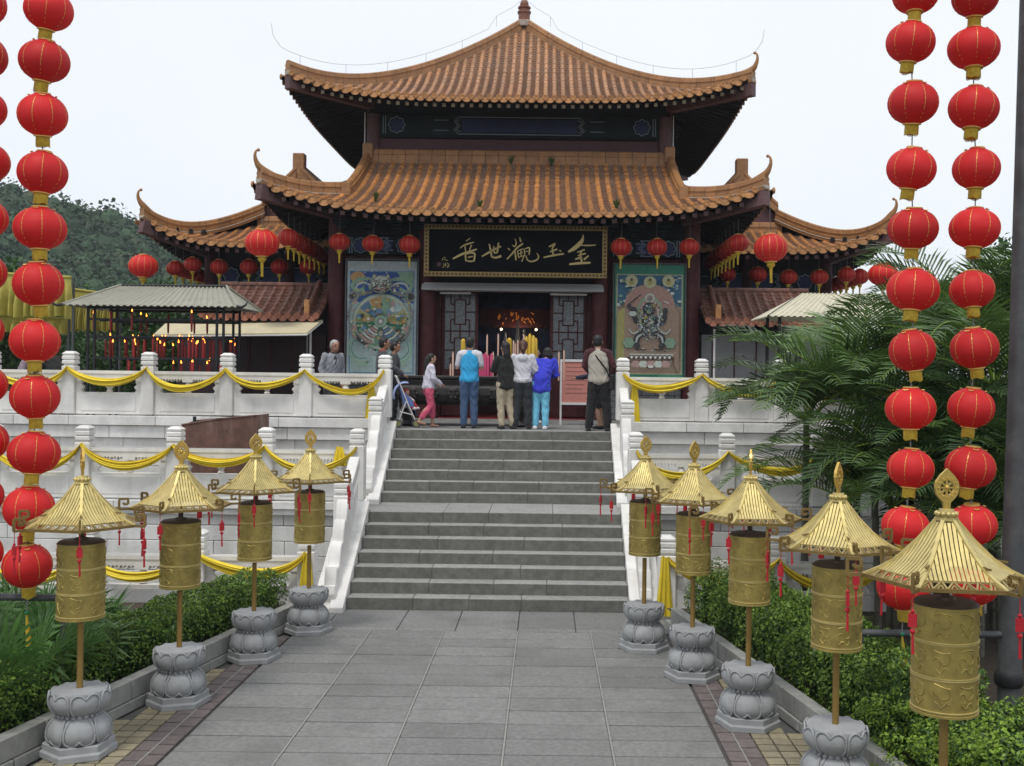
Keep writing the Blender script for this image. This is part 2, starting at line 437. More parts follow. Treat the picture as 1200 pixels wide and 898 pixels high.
# ---- masses of the two terraces
def mass(name, x0, x1, y0, y1, z0, z1, mt):
    o = MB().box(x0, x1, y0, y1, z0, z1).build(name, mt); o['kind'] = 'structure'; return o
def course(parent, x0, x1, yf, z0, z1, mt, lens=(.9, 1.7), depth=.3, seed=0):
    r = random.Random(seed); x = x0
    while x < x1-.05:
        L = min(r.uniform(*lens), x1-x)
        if x1-(x+L) < .4: L = x1-x
        piece('stone_block', (L-.008, depth, z1-z0-.008), (x+L/2, yf+depth/2, (z0+z1)/2), mt, parent, bevel=.007)
        x += L
XT = 13.0
YM, YU = 17.0, 19.55      # faces of the middle and the upper terrace
lower_t = mass('lower_terrace', -XT, XT, YM+.12, YU+.6, -.6, ZL-.012, M['joint'])
upper_t = mass('upper_terrace', -XT-6, XT+6, YU+.12, 44, -.6, ZT-.004, M['concrete'])
# the flights cut in front of the masses: floor skins
sheet('landing', -XT, XT, YM-.1, YU+.2, lambda x, y: ZL-.006, M['concrete'])
for side in (-1, 1):
    xa, xb = (-XT, -SW-.42) if side < 0 else (SW+.42, XT)
    for k, (z0, z1, off) in enumerate(((-.5, .12, 0), (.12, .36, .0), (.36, .60, 0), (.60, .84, 0), (.84, 1.02, .07), (1.02, 1.24, -.05))):
        course(lower_t, xa, xb, YM+off, z0, z1, M['marble_wall'], seed=10*k+side)
    for k, (z0, z1, off) in enumerate(((ZL-.1, 1.55, 0), (1.55, 1.82, .0), (1.82, 2.06, .08), (2.06, 2.29, .0), (2.29, 2.47, -.06))):
        course(upper_t, xa, xb, YU+off, z0, z1, M['marble_wall'], seed=50+10*k+side)
# terrace paving joints: large pavers near the stairs head
for i in range(-5, 6):
    for j in range(6):
        piece('paving_slab', (.99, .78, .03), (i*1.0, 20.5+j*.79, ZT-.012), M['slab'], upper_t, bevel=.004)

# ================================================================ balustrades
def post_meshes():
    b = MB(); b.box(-.12,.12,-.12,.12, 0, .88); post = b.mesh('post', M['marble'], bevel=.012)
    c = MB()
    def sq(z0, z1, w0, w1):
        c.add([(-w0,-w0,z0),(w0,-w0,z0),(w0,w0,z0),(-w0,w0,z0),(-w1,-w1,z1),(w1,-w1,z1),(w1,w1,z1),(-w1,w1,z1)],
              [(3,2,1,0),(4,5,6,7),(0,1,5,4),(1,2,6,5),(2,3,7,6),(3,0,4,7)])
    sq(.88,.92,.09,.09); sq(.92,.965,.115,.115); sq(.965,1.0,.115,.092); sq(1.0,1.05,.115,.115); sq(1.05,1.085,.115,.09)
    sq(1.085,1.11,.112,.112); sq(1.11,1.15,.112,.06)
    return post, c.mesh('post_cap', M['marble'])
POST, CAP = post_meshes()
_bay = {}
def bay_meshes(L):
    k = round(L, 3)
    if k in _bay: return _bay[k]
    w = L/2-.12
    p = MB(); p.box(-w, w, -.06, .06, 0, .40)
    p.box(-w+.10, w-.10, -.072, -.0601, .06, .35)
    panel = p.mesh('panel', M['marble'], bevel=.006)
    r = MB()
    top = .80
    # handrail with scalloped pendants on its lower edge
    poly = [(-w, top), (-w, .60)]
    def scal(x0, x1):
        pts = []
        n = 4
        seg = (x1-x0)/n
        for i in range(n):
            a = x0+i*seg
            pts += [(a+seg*.12, .655), (a+seg*.38, .655), (a+seg*.5, .62), (a+seg*.62, .655), (a+seg*.88, .655)]
            if i < n-1: pts += [(a+seg, .605)]
        return pts
    poly += [(-w+.10, .60)] + scal(-w+.10, -.09) + [(-.09, .60), (.09, .60)] + scal(.09, w-.10) + [(w-.10, .60), (w, .60), (w, top)]
    r.prism(poly, -.065, .065, 'y')
    r.box(-w, w, -.08, .08, .742, .80)
    rail = r.mesh('handrail', M['marble'])
    v = MB(); v.lathe([(.045,.40),(.06,.42),(.035,.45),(.075,.51),(.06,.55),(.04,.58),(.07,.605)], 12)
    vase = v.mesh('baluster', M['marble'], smooth=True)
    e = MB(); e.prism([(-w,.40),(-w+.13,.40),(-w+.10,.44),(-w+.14,.50),(-w+.09,.55),(-w+.12,.60),(-w,.60)], -.05,.05,'y')
    e2 = MB(); e2.prism([(w,.60),(w-.12,.60),(w-.09,.55),(w-.14,.50),(w-.10,.44),(w-.13,.40),(w,.40)], -.05,.05,'y')
    br = (e.mesh('bracket', M['marble']), e2.mesh('bracket', M['marble']))
    _bay[k] = (panel, rail, vase, br); return _bay[k]
def add_post(parent, loc, name='post'):
    p = link('post', POST, parent, loc); link('post_cap', CAP, p); return p
def balustrade(label, xs_, y, z, seed=0):
    xs_ = sorted(xs_)
    t = empty('stone_balustrade', ((xs_[0]+xs_[-1])/2, y, z), label, 'balustrade', 'white marble balustrades of the terraces')
    ox = t.location.x
    for x in xs_: add_post(t, (x-ox, 0, 0))
    for a, b in zip(xs_[:-1], xs_[1:]):
        ms = bay_meshes(b-a); c = (a+b)/2-ox
        p = link('panel', ms[0], t, (c, 0, 0))
        link('handrail', ms[1], p); link('baluster', ms[2], p); [link('bracket', q_, p) for q_ in ms[3]]
    return t
XU = [2.19+1.45*k for k in range(8)]
XMd = [2.23+1.46*k for k in range(7)]
XLw = [2.46+1.50*k for k in range(6)]
YUB, YMB, YLB = YU+.12, YM+.12, 14.62
ZUB, ZMB, ZLB = 2.49, 1.26, -.02
balustrade('white marble balustrade on the upper terrace edge in front of the candle shelter', [-x for x in XU], YUB, ZUB)
balustrade('white marble balustrade on the upper terrace edge behind the feathery palms', XU, YUB, ZUB)
balustrade('white marble balustrade on the lower terrace in front of the rusty steel box', [-x for x in XMd], YMB, ZMB)
balustrade('white marble balustrade on the lower terrace partly hidden by feathery palm fronds', XMd, YMB, ZMB)
balustrade('lowest white marble balustrade at ground level behind the hedge with fan palms', [-x for x in XLw], YLB, ZLB)
balustrade('lowest white marble balustrade at ground level behind the hedge beside the feathery palms', XLw, YLB, ZLB)
# ramps and stair balustrades
for side in (-1, 1):
    for fl in (0, 1):
        ya, yb_ = (Y1-.25, fronts[6]) if fl == 0 else (YL-.25, fronts[13])
        za, zb = (0, ZL) if fl == 0 else (ZL, ZT)
        wh = 'behind the nearest golden wheels' if fl == 0 else 'beside the people'
        lab = 'white marble stair balustrade with scroll stone beside the %s flight, on the %s' % ('lower' if fl == 0 else 'upper', 'stroller side' if side < 0 else 'palm tree side')
        t = empty('stair_balustrade', (side*2.2, ya, za), lab, 'balustrade', 'stair balustrades')
        slope = (zb-za)/(yb_-ya-.1)
        # ramp slab in three stones
        L = yb_-ya+.1; prof = lambda s: (zb-za+.09)*s/L
        cuts = [0, L*.36, L*.68, L]
        for a, c in zip(cuts[:-1], cuts[1:]):
            b = MB(); b.prism([(a+.004, -.10 if a == 0 else prof(a)-.5), (c-.004, prof(c)-.5), (c-.004, prof(c)+.07), (a+.004, max(prof(a)+.07, .07))], side*(SW+.006)-side*2.2, side*(SW+.20)-side*2.2, 'x')
            b.build('ramp_stone', M['marble'], t, bevel=.008)
            b = MB(); b.prism([(a+.004+.0, -.12), (c-.004, -.12 + (0 if a == 0 else 0)), (c-.004, prof(c)+.0), (a+.004, prof(a)+.0 if a > 0 else .02)], side*(SW+.203)-side*2.2, side*(SW+.46)-side*2.2, 'x')
            b.build('ramp_stone', M['marble'], t, bevel=.008)
        # newel at the head, second post on the slope
        y_n = L-.12; y_p = L*.56
        zn = (ZUB if fl else ZMB)-za
        add_post(t, (side*.0, y_n, zn)) if fl == 0 and False else None
        p2z = prof(y_p)+.02
        add_post(t, (side*.02, y_p, p2z-.10))
        # sloped panel between post and newel
        def q(yv): return prof(yv)+.02
        b = MB(); b.prism([(y_p, q(y_p)), (y_n, q(y_n)), (y_n, q(y_n)+.42), (y_p, q(y_p)+.42)], -.06, .06, 'x'); b.build('panel', M['marble'], t, bevel=.008)
        b = MB(); b.prism([(y_p, q(y_p)+.62), (y_n, q(y_n)+.62), (y_n, q(y_n)+.82), (y_p, q(y_p)+.82)], -.08, .08, 'x'); b.build('handrail', M['marble'], t, bevel=.012)
        ym = (y_p+y_n)/2
        b = MB(); b.lathe([(.045,0),(.06,.03),(.035,.06),(.075,.12),(.04,.18),(.07,.21)], 12, (0, ym, q(ym)+.41)); b.build('baluster', M['marble'], t, smooth=True)
        # scroll stone
        pts = []
        yv0, yv1 = .22, y_p-.1
        top = []
        N = 30
        for i in range(N+1):
            s = i/N; yv = yv0+(yv1-yv0)*s
            base = q(yv)+.08+.56*s
            lobe = .17*abs(math.sin(math.pi*(s*3.6)))**.7
            top.append((yv, base+lobe+(.10 if s < .12 else 0)))
        b = MB(); b.prism([(yv1, q(yv1)-.05), (yv0-.05, q(yv0)-.05), (yv0-.10, q(yv0)+.08), (yv0-.06, q(yv0)+.20)]+top, -.085, .085, 'x')
        b.build('scroll_stone', M['marble'], t, bevel=.012)

# ================================================================ yellow cloth swags
def swag(a, b, sag, label, group, seed=0, w=.060, tail=0.0):
    """loosely gathered length of cloth: a sheet pleated along its length, hung between two posts"""
    r = random.Random(seed); a, b = Vector(a), Vector(b)
    N, K = 34, 26; skew = r.uniform(-.10, .10); ph = r.uniform(0, 6); amp = r.uniform(.8, 1.2); vs = []
    fr_ = [r.uniform(2.5, 4.5), r.uniform(6, 9), r.uniform(10, 13)]
    for i in range(N+1):
        s = i/N; p = a.lerp(b, s); s2 = min(1, max(0, s+skew*math.sin(math.pi*s)))
        c = 4*s2*(1-s2); p.z -= sag*(c**.78); open_ = .40+.75*(c**.6)*amp
        for k in range(K+1):
            q = k/K; hgt = (q-.5)*2*w*open_
            d = .012+.022*math.sin(fr_[0]*math.pi*q+ph+1.3*s)+.013*math.sin(fr_[1]*math.pi*q+2*ph+2.2*s)+.007*math.sin(fr_[2]*math.pi*q-ph)
            # the sheet rolls under at its lower and upper edge
            roll = .030*math.cos((q-.5)*math.pi)
            vs.append((p.x+.012*math.sin(5*q+ph)*(1-c), p.y-.02-.030*c-(d+roll)*(.55+.6*c), p.z+hgt-.5*abs(hgt)*.2))
    m = MB(); m.add(vs, [(i*(K+1)+k, i*(K+1)+k+1, (i+1)*(K+1)+k+1, (i+1)*(K+1)+k) for i in range(N) for k in range(K)])
    v2 = [(x, y+.030, z) for x, y, z in vs]; m.add(v2, [((i+1)*(K+1)+k, (i+1)*(K+1)+k+1, i*(K+1)+k+1, i*(K+1)+k) for i in range(N) for k in range(K)])
    o = m.build('yellow_swag', M['yellow'], smooth='all', fix=False)
    return tag(o, label, 'drape', group)
def hang(top, h, label, seed=0):
    r = random.Random(seed); m = MB()
    N = 10; nn = 16
    vs = []
    for i in range(N+1):
        z = top[2]-h*i/N; w = .05+.07*(i/N)
        for k in range(nn+1):
            s = k/nn
            vs.append((top[0]+(s-.5)*2*w, top[1]-.03-.022*math.sin(s*19+i*.12+seed)*(0.4+.6*i/N), z+.01*math.sin(7*s)))
    m.add(vs, [(i*(nn+1)+k, i*(nn+1)+k+1, (i+1)*(nn+1)+k+1, (i+1)*(nn+1)+k) for i in range(N) for k in range(nn)])
    vs2 = [(x, y+.012, z) for x, y, z in vs]
    m.add(vs2, [((i+1)*(nn+1)+k, (i+1)*(nn+1)+k+1, i*(nn+1)+k+1, i*(nn+1)+k) for i in range(N) for k in range(nn)])
    o = m.build('yellow_cloth_tail', M['yellow'], smooth='all', fix=False)
    return tag(o, label, 'drape', 'hanging yellow cloth ends')
ORD = ['first', 'second', 'third', 'fourth', 'fifth', 'sixth', 'seventh', 'eighth', 'ninth', 'tenth', 'eleventh', 'twelfth', 'thirteenth']
sd = 1
for side, where in ((-1, 'stroller side'), (1, 'palm side')):
    for xs_, yb_, zt, lev in ((XU, YUB-.13, ZUB+.86, 'upper terrace balustrade'), (XMd, YMB-.13, ZMB+.86, 'lower terrace balustrade'), (XLw, YLB-.13, ZLB+.86, 'lowest balustrade')):
        for i in range(len(xs_)-1):
            sd += 1
            swag((side*xs_[i], yb_, zt), (side*xs_[i+1], yb_, zt), (.27+.16*((sd*7) % 5)/5), '%s yellow cloth swag from the stairs on the %s, %s' % (ORD[i], lev, where), 'yellow swags on the %s' % lev, sd)
hang((-2.42, YUB-.10, ZUB+.62), .78, 'yellow cloth end hanging beside the upper stair newel by the stroller', 1)
hang((2.40, YUB-.10, ZUB+.62), .72, 'yellow cloth end hanging below the man in the beige vest', 2)
hang((-2.50, YMB-.10, ZMB+.86), .30, 'short yellow cloth end on the lower terrace newel above the golden wheels', 3)
hang((2.42, YLB-.14, ZLB+.88), .80, 'yellow cloth end hanging to the ground beside the stair foot', 4)
hang((-2.44, YLB-.14, ZLB+.88), .75, 'yellow cloth end hanging behind the golden wheel at the stair foot', 5)
# ================================================================ roofs
class Slope:
    """one roof slope in its own frame: s across, d from the eave inwards (+y), z up"""
    def __init__(s, W, dep, rise, up, a=.4, flare=.22, gable=None, dgab=None):
        s.W, s.dep, s.rise, s.up, s.a, s.flare, s.gable, s.dgab = W, dep, rise, up, a, flare, gable, dgab
    def z(s, x, d):
        t = d/s.dep
        k = min(abs(x)/s.W, 1.0)
        return s.rise*(s.a*t+(1-s.a)*t*t) + s.up*(k**4)*max(0, 1-t*1.0)**1.6
    def p(s, x, d, dz=0):
        k = min(abs(x)/s.W, 1.0); o = s.flare*(k**5)*max(0, 1-d/s.dep)**2
        return Vector((x*(1+o*.04), d-o, s.z(x, d)+dz))
    def dmax(s, x):
        x = abs(x)
        if s.gable is not None and x <= s.gable: return s.dep
        return max(0, min(s.dep, s.W-x))
SEG = 6
def cover_row(sl, x, d1, r=.070, tl=.30, lift=.05):
    b = MB(); d = -.06; vs_prev = None
    while d < d1-.02:
        e = min(d+tl, d1)
        rings = []
        for dd, rr in ((d, r), (e, r*.78)):
            c = sl.p(x, dd, lift)
            rings.append([(c.x+math.cos(math.pi*k/SEG)*rr, c.y, c.z-.035+math.sin(math.pi*k/SEG)*rr*1.1) for k in range(SEG+1)])
        n = SEG+1
        b.add(rings[0]+rings[1], [(k, n+k, n+k+1, k+1) for k in range(SEG)] + [tuple(range(n))])
        d = e
    return b
def pan_row(sl, x, d1, half=.12, tl=.135, st=.042):
    b = MB(); d = -.03
    while d < d1-.01:
        e = min(d+tl, d1)
        vs = []
        for dd, h in ((d, -.03), (d, st), (e, .002)):
            for k, (fx, fz) in enumerate(((-1, .035), (0, 0), (1, .035))):
                c = sl.p(x+fx*half, max(dd, -.03), fz+h); vs.append(c)
        b.add(vs, [(0,1,4,3),(1,2,5,4),(3,4,7,6),(4,5,8,7)])
        d = e
    return b
def disc_mesh(name, r, mt, th=.03):
    b = MB()
    n = 14
    b.lathe([(r*.001, -.006), (r*.55, -.006), (r*.6, -.016), (r*.8, -.016), (r*.84, -.004), (r, -.004), (r, th)], n)
    vs = [(x, z, y) for x, y, z in b.v]; b.v = vs
    return b.mesh(name, mt, smooth=True)
def drip_mesh(w, h, mt):
    poly = [(-w, .03)]+[(-w*math.cos(math.pi*k/8)*1.0, -h*math.sin(math.pi*k/8)**.8) for k in range(9)]+[(w, .03)]
    poly = [(-w, .04)] + poly[1:-1] + [(w, .04)]
    return MB().prism(poly, -.012, .012, 'y').mesh('drip_tile', mt)
def slope_objects(parent, org, rz, sl, sp, tm, pm, em, rm, rme, rows=True, x_from=None, x_to=None, raf_len=1.25, raf_drop=.13, rafters=True, ends=True, raf_w=.085, tl=.30):
    """tile rows, tile ends and rafters of one slope; every row is a piece of its own under the roof part"""
    W = sl.W; n = int(W/sp)
    disc = disc_mesh('eave_tile_end', .074, em); drip = drip_mesh(sp/2-.012, .085, em)
    raf = MB(); raf.box(-raf_w/2, raf_w/2, 0, raf_len, -raf_w/2, raf_w/2); 
    raf.m = [0,0,1,0,0,0]
    rafm = raf.mesh('rafter', [rm, rme])
    fix = dict(loc=org, rot=(0,0,rz))
    RZ = Matrix.Rotation(rz, 3, 'Z')
    for i in range(-n, n+1):
        x = i*sp
        if x_from is not None and x < x_from or x_to is not None and x > x_to: continue
        d1 = sl.dmax(x)
        if d1 < .08: continue
        if rows:
            cover_row(sl, x, d1, tl=tl).build('cover_tile_row', tm, parent, smooth=True, fix=False, **fix)
            xm = x+sp/2; dm = sl.dmax(xm)
            if dm > .1 and i < n: pan_row(sl, xm, dm, sp/2).build('pan_tile_row', pm, parent, fix=False, **fix)
        if ends:
            c = sl.p(x, -.075, .05); q = Vector(org)+RZ @ c; link('eave_tile_end', disc, parent, q, (0,0,rz))
            xm = x+sp/2
            if i < n: c = sl.p(xm, -.055, .0); q = Vector(org)+RZ @ c; link('drip_tile', drip, parent, q, (R(-8),0,rz))
        if rafters:
            d1r = min(raf_len, max(.25, sl.dmax(x)))
            c = sl.p(x, .06, -raf_drop); c2 = sl.p(x, raf_len*.9, -raf_drop-.0)
            pit = math.atan2(c2.z-c.z, raf_len*.84)*.8
            q = Vector(org)+RZ @ c
            link('rafter', rafm, parent, q, (pit, 0, rz), (1, min(1, d1r/raf_len+.2), 1))
def deck_mesh(b, sl, off, nx=24, ny=8, mi=0, flip=False, d_to=None, xf=None):
    dt = d_to or sl.dep
    vs = []
    for j in range(ny+1):
        d = dt*j/ny
        lim = sl.W-d if sl.gable is None else max(sl.W-d, sl.gable)
        for i in range(nx+1):
            x = -lim+2*lim*i/nx
            c = sl.p(x, d, off); vs.append(c)
    if xf: vs = [xf(v) for v in vs]
    b.add(vs, [(j*(nx+1)+i, j*(nx+1)+i+1, (j+1)*(nx+1)+i+1, (j+1)*(nx+1)+i) for j in range(ny) for i in range(nx)], mi)
def ridge_section(w, h):
    return [(-w*.62, -.10), (-w*.62, h*.22), (-w*.5, h*.25), (-w*.5, h*.45), (-w*.60, h*.50), (-w*.60, h*.60), (-w*.46, h*.64), (-w*.40, h*.9), (-w*.2, h), (w*.2, h), (w*.40, h*.9), (w*.46, h*.64), (w*.60, h*.60), (w*.60, h*.50), (w*.5, h*.45), (w*.5, h*.25), (w*.62, h*.22), (w*.62, -.10)]
def ridge_pieces(parent, pts, w, h, mt, step=.5, name='ridge_tile', taper=None):
    """ridge laid in separate blocks along a path"""
    pts = [Vector(p) for p in pts]
    cum = [0]
    for a, b in zip(pts[:-1], pts[1:]): cum.append(cum[-1]+(b-a).length)
    def at(s):
        for i in range(len(pts)-1):
            if s <= cum[i+1] or i == len(pts)-2:
                k = (s-cum[i])/(cum[i+1]-cum[i]); return pts[i].lerp(pts[i+1], k)
    L = cum[-1]; n = max(1, round(L/step)); sec = ridge_section(w, h); ns = len(sec)
    for i in range(n):
        a, c = L*i/n+.006, L*(i+1)/n-.006
        rings = []; K = 3
        for k in range(K+1):
            s = a+(c-a)*k/K; p = at(s); t = (at(min(L, s+.05))-at(max(0, s-.05))).normalized()
            sd_ = t.cross(Vector((0,0,1))).normalized()
            tp = taper(s/L) if taper else 1
            rings += [p+sd_*x*tp+Vector((0,0,1))*z*tp for x, z in sec]
        b = MB(); b.add(rings, [(k*ns+j, k*ns+(j+1) % ns, (k+1)*ns+(j+1) % ns, (k+1)*ns+j) for k in range(K) for j in range(ns)] + [tuple(range(ns)), tuple(range(K*ns+ns-1, K*ns-1, -1))])
        b.build(name, mt, parent)
def mortar_bed(parent, pts, w, mt):
    b = MB(); b.tube(pts, (w, .06), 6); b.build('mortar_bed', mt, parent)
def horn(parent, pts, out, mt):
    """curled tail that grows out of the end of a hip ridge; pts run from the corner inwards"""
    o = Vector((out[0], out[1], 0)).normalized(); Z = Vector((0,0,1))
    def along(s):
        for p, q in zip(pts[:-1], pts[1:]):
            L_ = (q-p).length
            if s <= L_: return p.lerp(q, s/L_)
            s -= L_
        return pts[-1]
    c = pts[0]
    path = [along(.85)+Z*.12, along(.55)+Z*.15, along(.28)+Z*.20, c-o*.03+Z*.27, c+o*.06+Z*.38, c+o*.10+Z*.50, c+o*.08+Z*.61, c+o*.02+Z*.65]
    rr = [(.066,.12),(.068,.125),(.062,.11),(.050,.085),(.038,.058),(.029,.038),(.023,.026),(.020,.021)]
    b = MB(); b.tube(curve3(path), [tuple(v) for v in curve3([(x, y, 0) for x, y in rr], True)], 12); b.ball(path[-1], .038, 8, 6)
    b.build('ridge_horn', mt, parent, smooth=True)
def curve3(pts, two=False, n=4):
    P3 = [Vector(p) for p in pts]; out = []
    for i in range(len(P3)-1):
        p0, p1, p2, p3 = P3[max(i-1,0)], P3[i], P3[i+1], P3[min(i+2, len(P3)-1)]
        for k in range(n+(1 if i == len(P3)-2 else 0)):
            t = k/n; out.append(.5*((2*p1)+(-p0+p2)*t+(2*p0-5*p1+4*p2-p3)*t*t+(-p0+3*p1-3*p2+p3)*t**3))
    return [(q.x, q.y) for q in out] if two else out

hall = empty('temple_hall', (0, 25, ZT), 'two-tiered temple hall with orange glazed tile roofs and dark red columns', 'temple')
HO = wloc(hall)
def L(x, y, z): return (x-HO.x, y-HO.y, z-HO.z)
# ---------------------------------------------------------------- upper roof (square, pyramidal)
UW, UYF, UZ = 5.52, 26.0, 10.02
uc = L(0, UYF+UW, UZ)
su = Slope(UW, UW, 3.55, .50, .46)
b = MB()
for k in range(4):
    rz = k*math.pi/2; RM = Matrix.Rotation(rz, 3, 'Z')
    xf = lambda v: RM @ (v-Vector((0, UW, 0)))
    deck_mesh(b, su, -.005, mi=0, xf=xf)
    deck_mesh(b, su, -.10, ny=4, mi=1, d_to=1.95, xf=xf)
    # fascia
    vs = []
    for i in range(25):
        x = -UW+2*UW*i/24; vs += [xf(su.p(x, 0, 0)), xf(su.p(x, 0, -.11))]
    b.add(vs, [(2*i, 2*i+1, 2*i+3, 2*i+2) for i in range(24)], 1)
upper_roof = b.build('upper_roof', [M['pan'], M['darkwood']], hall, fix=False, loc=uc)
for k in range(4):
    rz = k*math.pi/2
    RM = Matrix.Rotation(rz, 3, 'Z'); org = RM @ Vector((0, -UW, 0))
    if k == 2: continue     # the rear slope stays a plain deck
    slope_objects(upper_roof, org, rz, su, .225, M['tiletop'], M['pan'], M['tileend'], M['rafterdark'], M['rafterend'], rows=True, raf_len=1.9, raf_drop=.17)
for k in range(4):
    RM = Matrix.Rotation(k*math.pi/2, 3, 'Z')
    pts = []
    for i in range(25):
        d = (UW-.12)*i/24
        c = su.p(-(UW-d), d, .03); pts.append(RM @ (c-Vector((0, UW, 0))))
    mortar_bed(upper_roof, pts, .11, M['mortar'])
    ridge_pieces(upper_roof, [p+Vector((0,0,.03)) for p in pts], .17, .27, M['ridge'], .52)
    if k == 1:
        o = RM @ Vector((-1,-1,0)); horn(upper_roof, pts, o, M['ridge'])
    # corner beam under the hip
    a = pts[0]+Vector((0,0,-.24)); c = pts[8]+Vector((0,0,-.55))
    MB().bar(a, c, .2, .3).build('corner_beam', M['rafter'], upper_roof)
fb = MB(); fb.lathe([(.30,-.05),(.30,.10),(.22,.14)], 8, (0,0,3.58)); fb.build('finial_collar', M['mortar'], upper_roof, smooth=True)
fb = MB(); fb.lathe([(.17,.12),(.17,.36),(.20,.38),(.20,.44),(.15,.46),(.15,.50),(.19,.53),(.19,.57),(.12,.60),(.135,.66),(.10,.74),(.03,.80)], 14, (0,0,3.58)); fb.build('finial', mat('finial_red', (.20,.075,.048), .45, .2, 12), upper_roof, smooth=True)
# lightning wire along the hips
for sgn in (-1, 1):
    pts = []; b = MB()
    for i in range(25):
        d = (UW-.1)*i/24; c = su.p(sgn*(UW-d), d, .55+(.25 if i > 20 else 0)); pts.append(c-Vector((0,UW,0)))
        if i % 4 == 1: b.tube([pts[-1], pts[-1]-Vector((0,0,.3))], .0045, 5)
    e = pts[0]; o = Vector((sgn, -1, 0)).normalized()
    pts = [e+o*.45+Vector((0,0,.55)), e+o*.40+Vector((0,0,.28)), e+o*.2+Vector((0,0,.06))]+pts
    pts[-1] = Vector((0,0,4.42))
    b.tube(pts, .0045, 5)
    tag(b.build('lightning_wire', M['wire'], upper_roof), None)
# ---------------------------------------------------------------- upper storey walls
b = MB(); b.box(-3.9, 3.9, 27.85, 35.6, 7.8, 10.35); b.build('upper_wall', M['redwall'], hall, world=True)
def frieze(parent, x0, x1, y, z0, z1, patt=True, mt='friezedark', lw=.022):
    """painted beam with banded outlines set slightly proud"""
    fr = MB().box(x0, x1, y-.05, y+.1, z0, z1).build('painted_beam', M[mt], parent, world=True)
    h = z1-z0; w = x1-x0; lines = MB(); blue = MB()
    yv = y-.052
    def ln(pts):
        for a, c in zip(pts[:-1], pts[1:]): lines.bar((a[0], yv-.004, a[1]), (c[0], yv-.004, c[1]), lw, .008, up=(0,1,0))
    zc = (z0+z1)/2
    n = 1
    for k in range(n):
        a = x0+w*k/n+.08; c = x0+w*(k+1)/n-.08; q = h*.34; e = h*.5-.03
        # long cartouche with notched ends
        ca, cc = a+max(h*1.9, (c-a)*.26), c-max(h*1.9, (c-a)*.26)
        for dd in (0, .06):
            ln([(ca+dd+.12, zc+e-dd), (ca+dd, zc+e*.5), (ca+dd+.1, zc), (ca+dd, zc-e*.5), (ca+dd+.12, zc-e+dd)])
            ln([(cc-dd-.12, zc+e-dd), (cc-dd, zc+e*.5), (cc-dd-.1, zc), (cc-dd, zc-e*.5), (cc-dd-.12, zc-e+dd)])
        ln([(ca+.12, zc+e), (cc-.12, zc+e)]); ln([(ca+.12, zc-e), (cc-.12, zc-e)])
        blue.box(ca+.2, cc-.2, yv-.006, yv, zc-e+.05, zc+e-.05)
        for (xa, xb, sg) in ((a, ca-.14, 1), (c, cc+.14, -1)):
            ln([(xa, z0+.02), (xa, z1-.02)]); ln([(xa+sg*.06, z0+.02), (xa+sg*.06, z1-.02)])
            xm = xa+sg*min(abs(xb-xa)*.4, h*.7); rr = h*.40
            pts = [(xm+rr*(1+.10*math.cos(8*t))*math.cos(t), zc+rr*(1+.10*math.cos(8*t))*math.sin(t)) for t in np.linspace(0, 2*math.pi, 33)]
            ln(pts)
            blue.lathe([(rr*.86, 0), (rr*.86, .006)], 20, (0,0,0)) if False else None
            blue.prism([(xm+rr*.82*math.cos(t), zc+rr*.82*math.sin(t)) for t in np.linspace(0, 2*math.pi, 20, endpoint=False)], yv-.006, yv, 'y')
            x3 = xa+sg*abs(xb-xa)*.78
            ln([(x3, zc+e*.6), (xb, zc+e*.6)]); ln([(x3, zc-e*.6), (xb, zc-e*.6)])
    off = wloc(fr)
    lines.v = [(p[0]-off.x, p[1]-off.y, p[2]-off.z) for p in lines.v]; blue.v = [(p[0]-off.x, p[1]-off.y, p[2]-off.z) for p in blue.v]
    lines.build('painted_outline', M['friezeline'], fr)['kind'] = 'stuff'; blue.build('painted_field', M['friezeblue'], fr)['kind'] = 'stuff'
    return fr
frieze(hall, -3.62, 3.62, 27.8, 9.52, 10.02)
MB().box(-3.62, 3.62, 27.74, 27.86, 9.44, 9.52).build('beam', M['darkwood'], hall, world=True)
MB().box(-3.9, 3.9, 27.6, 27.86, 10.03, 10.32).build('beam', M['darkwood'], hall, world=True)
for sgn in (-1, 1):
    b = MB(); b.lathe([(.17, 0), (.17, 2.6)], 14, (sgn*3.80, 27.78, 7.75)); b.build('upper_column', M['rafter'], hall, smooth=True, world=True)
    b = MB(); b.box(-.012, .012, -.02, .0, 0, 1.1); b.build('down_pipe', M['whitepaint'], hall, loc=L(sgn*3.99, 27.6, 8.95))
# ---------------------------------------------------------------- lower roof (hip and gable)
LW, LYF, LZ, LDEP, GAB = 5.47, 23.4, 6.85, 4.32, 3.92
sl = Slope(LW, LDEP, 1.95, .58, .62, gable=GAB)
lo = L(0, LYF, LZ)
b = MB()
deck_mesh(b, sl, -.005, nx=30)
deck_mesh(b, sl, -.11, nx=30, ny=4, mi=1, d_to=2.2)
vs = []
for i in range(25):
    x = -LW+2*LW*i/24; vs += [sl.p(x, 0, 0), sl.p(x, 0, -.12)]
b.add(vs, [(2*i, 2*i+1, 2*i+3, 2*i+2) for i in range(24)], 1)
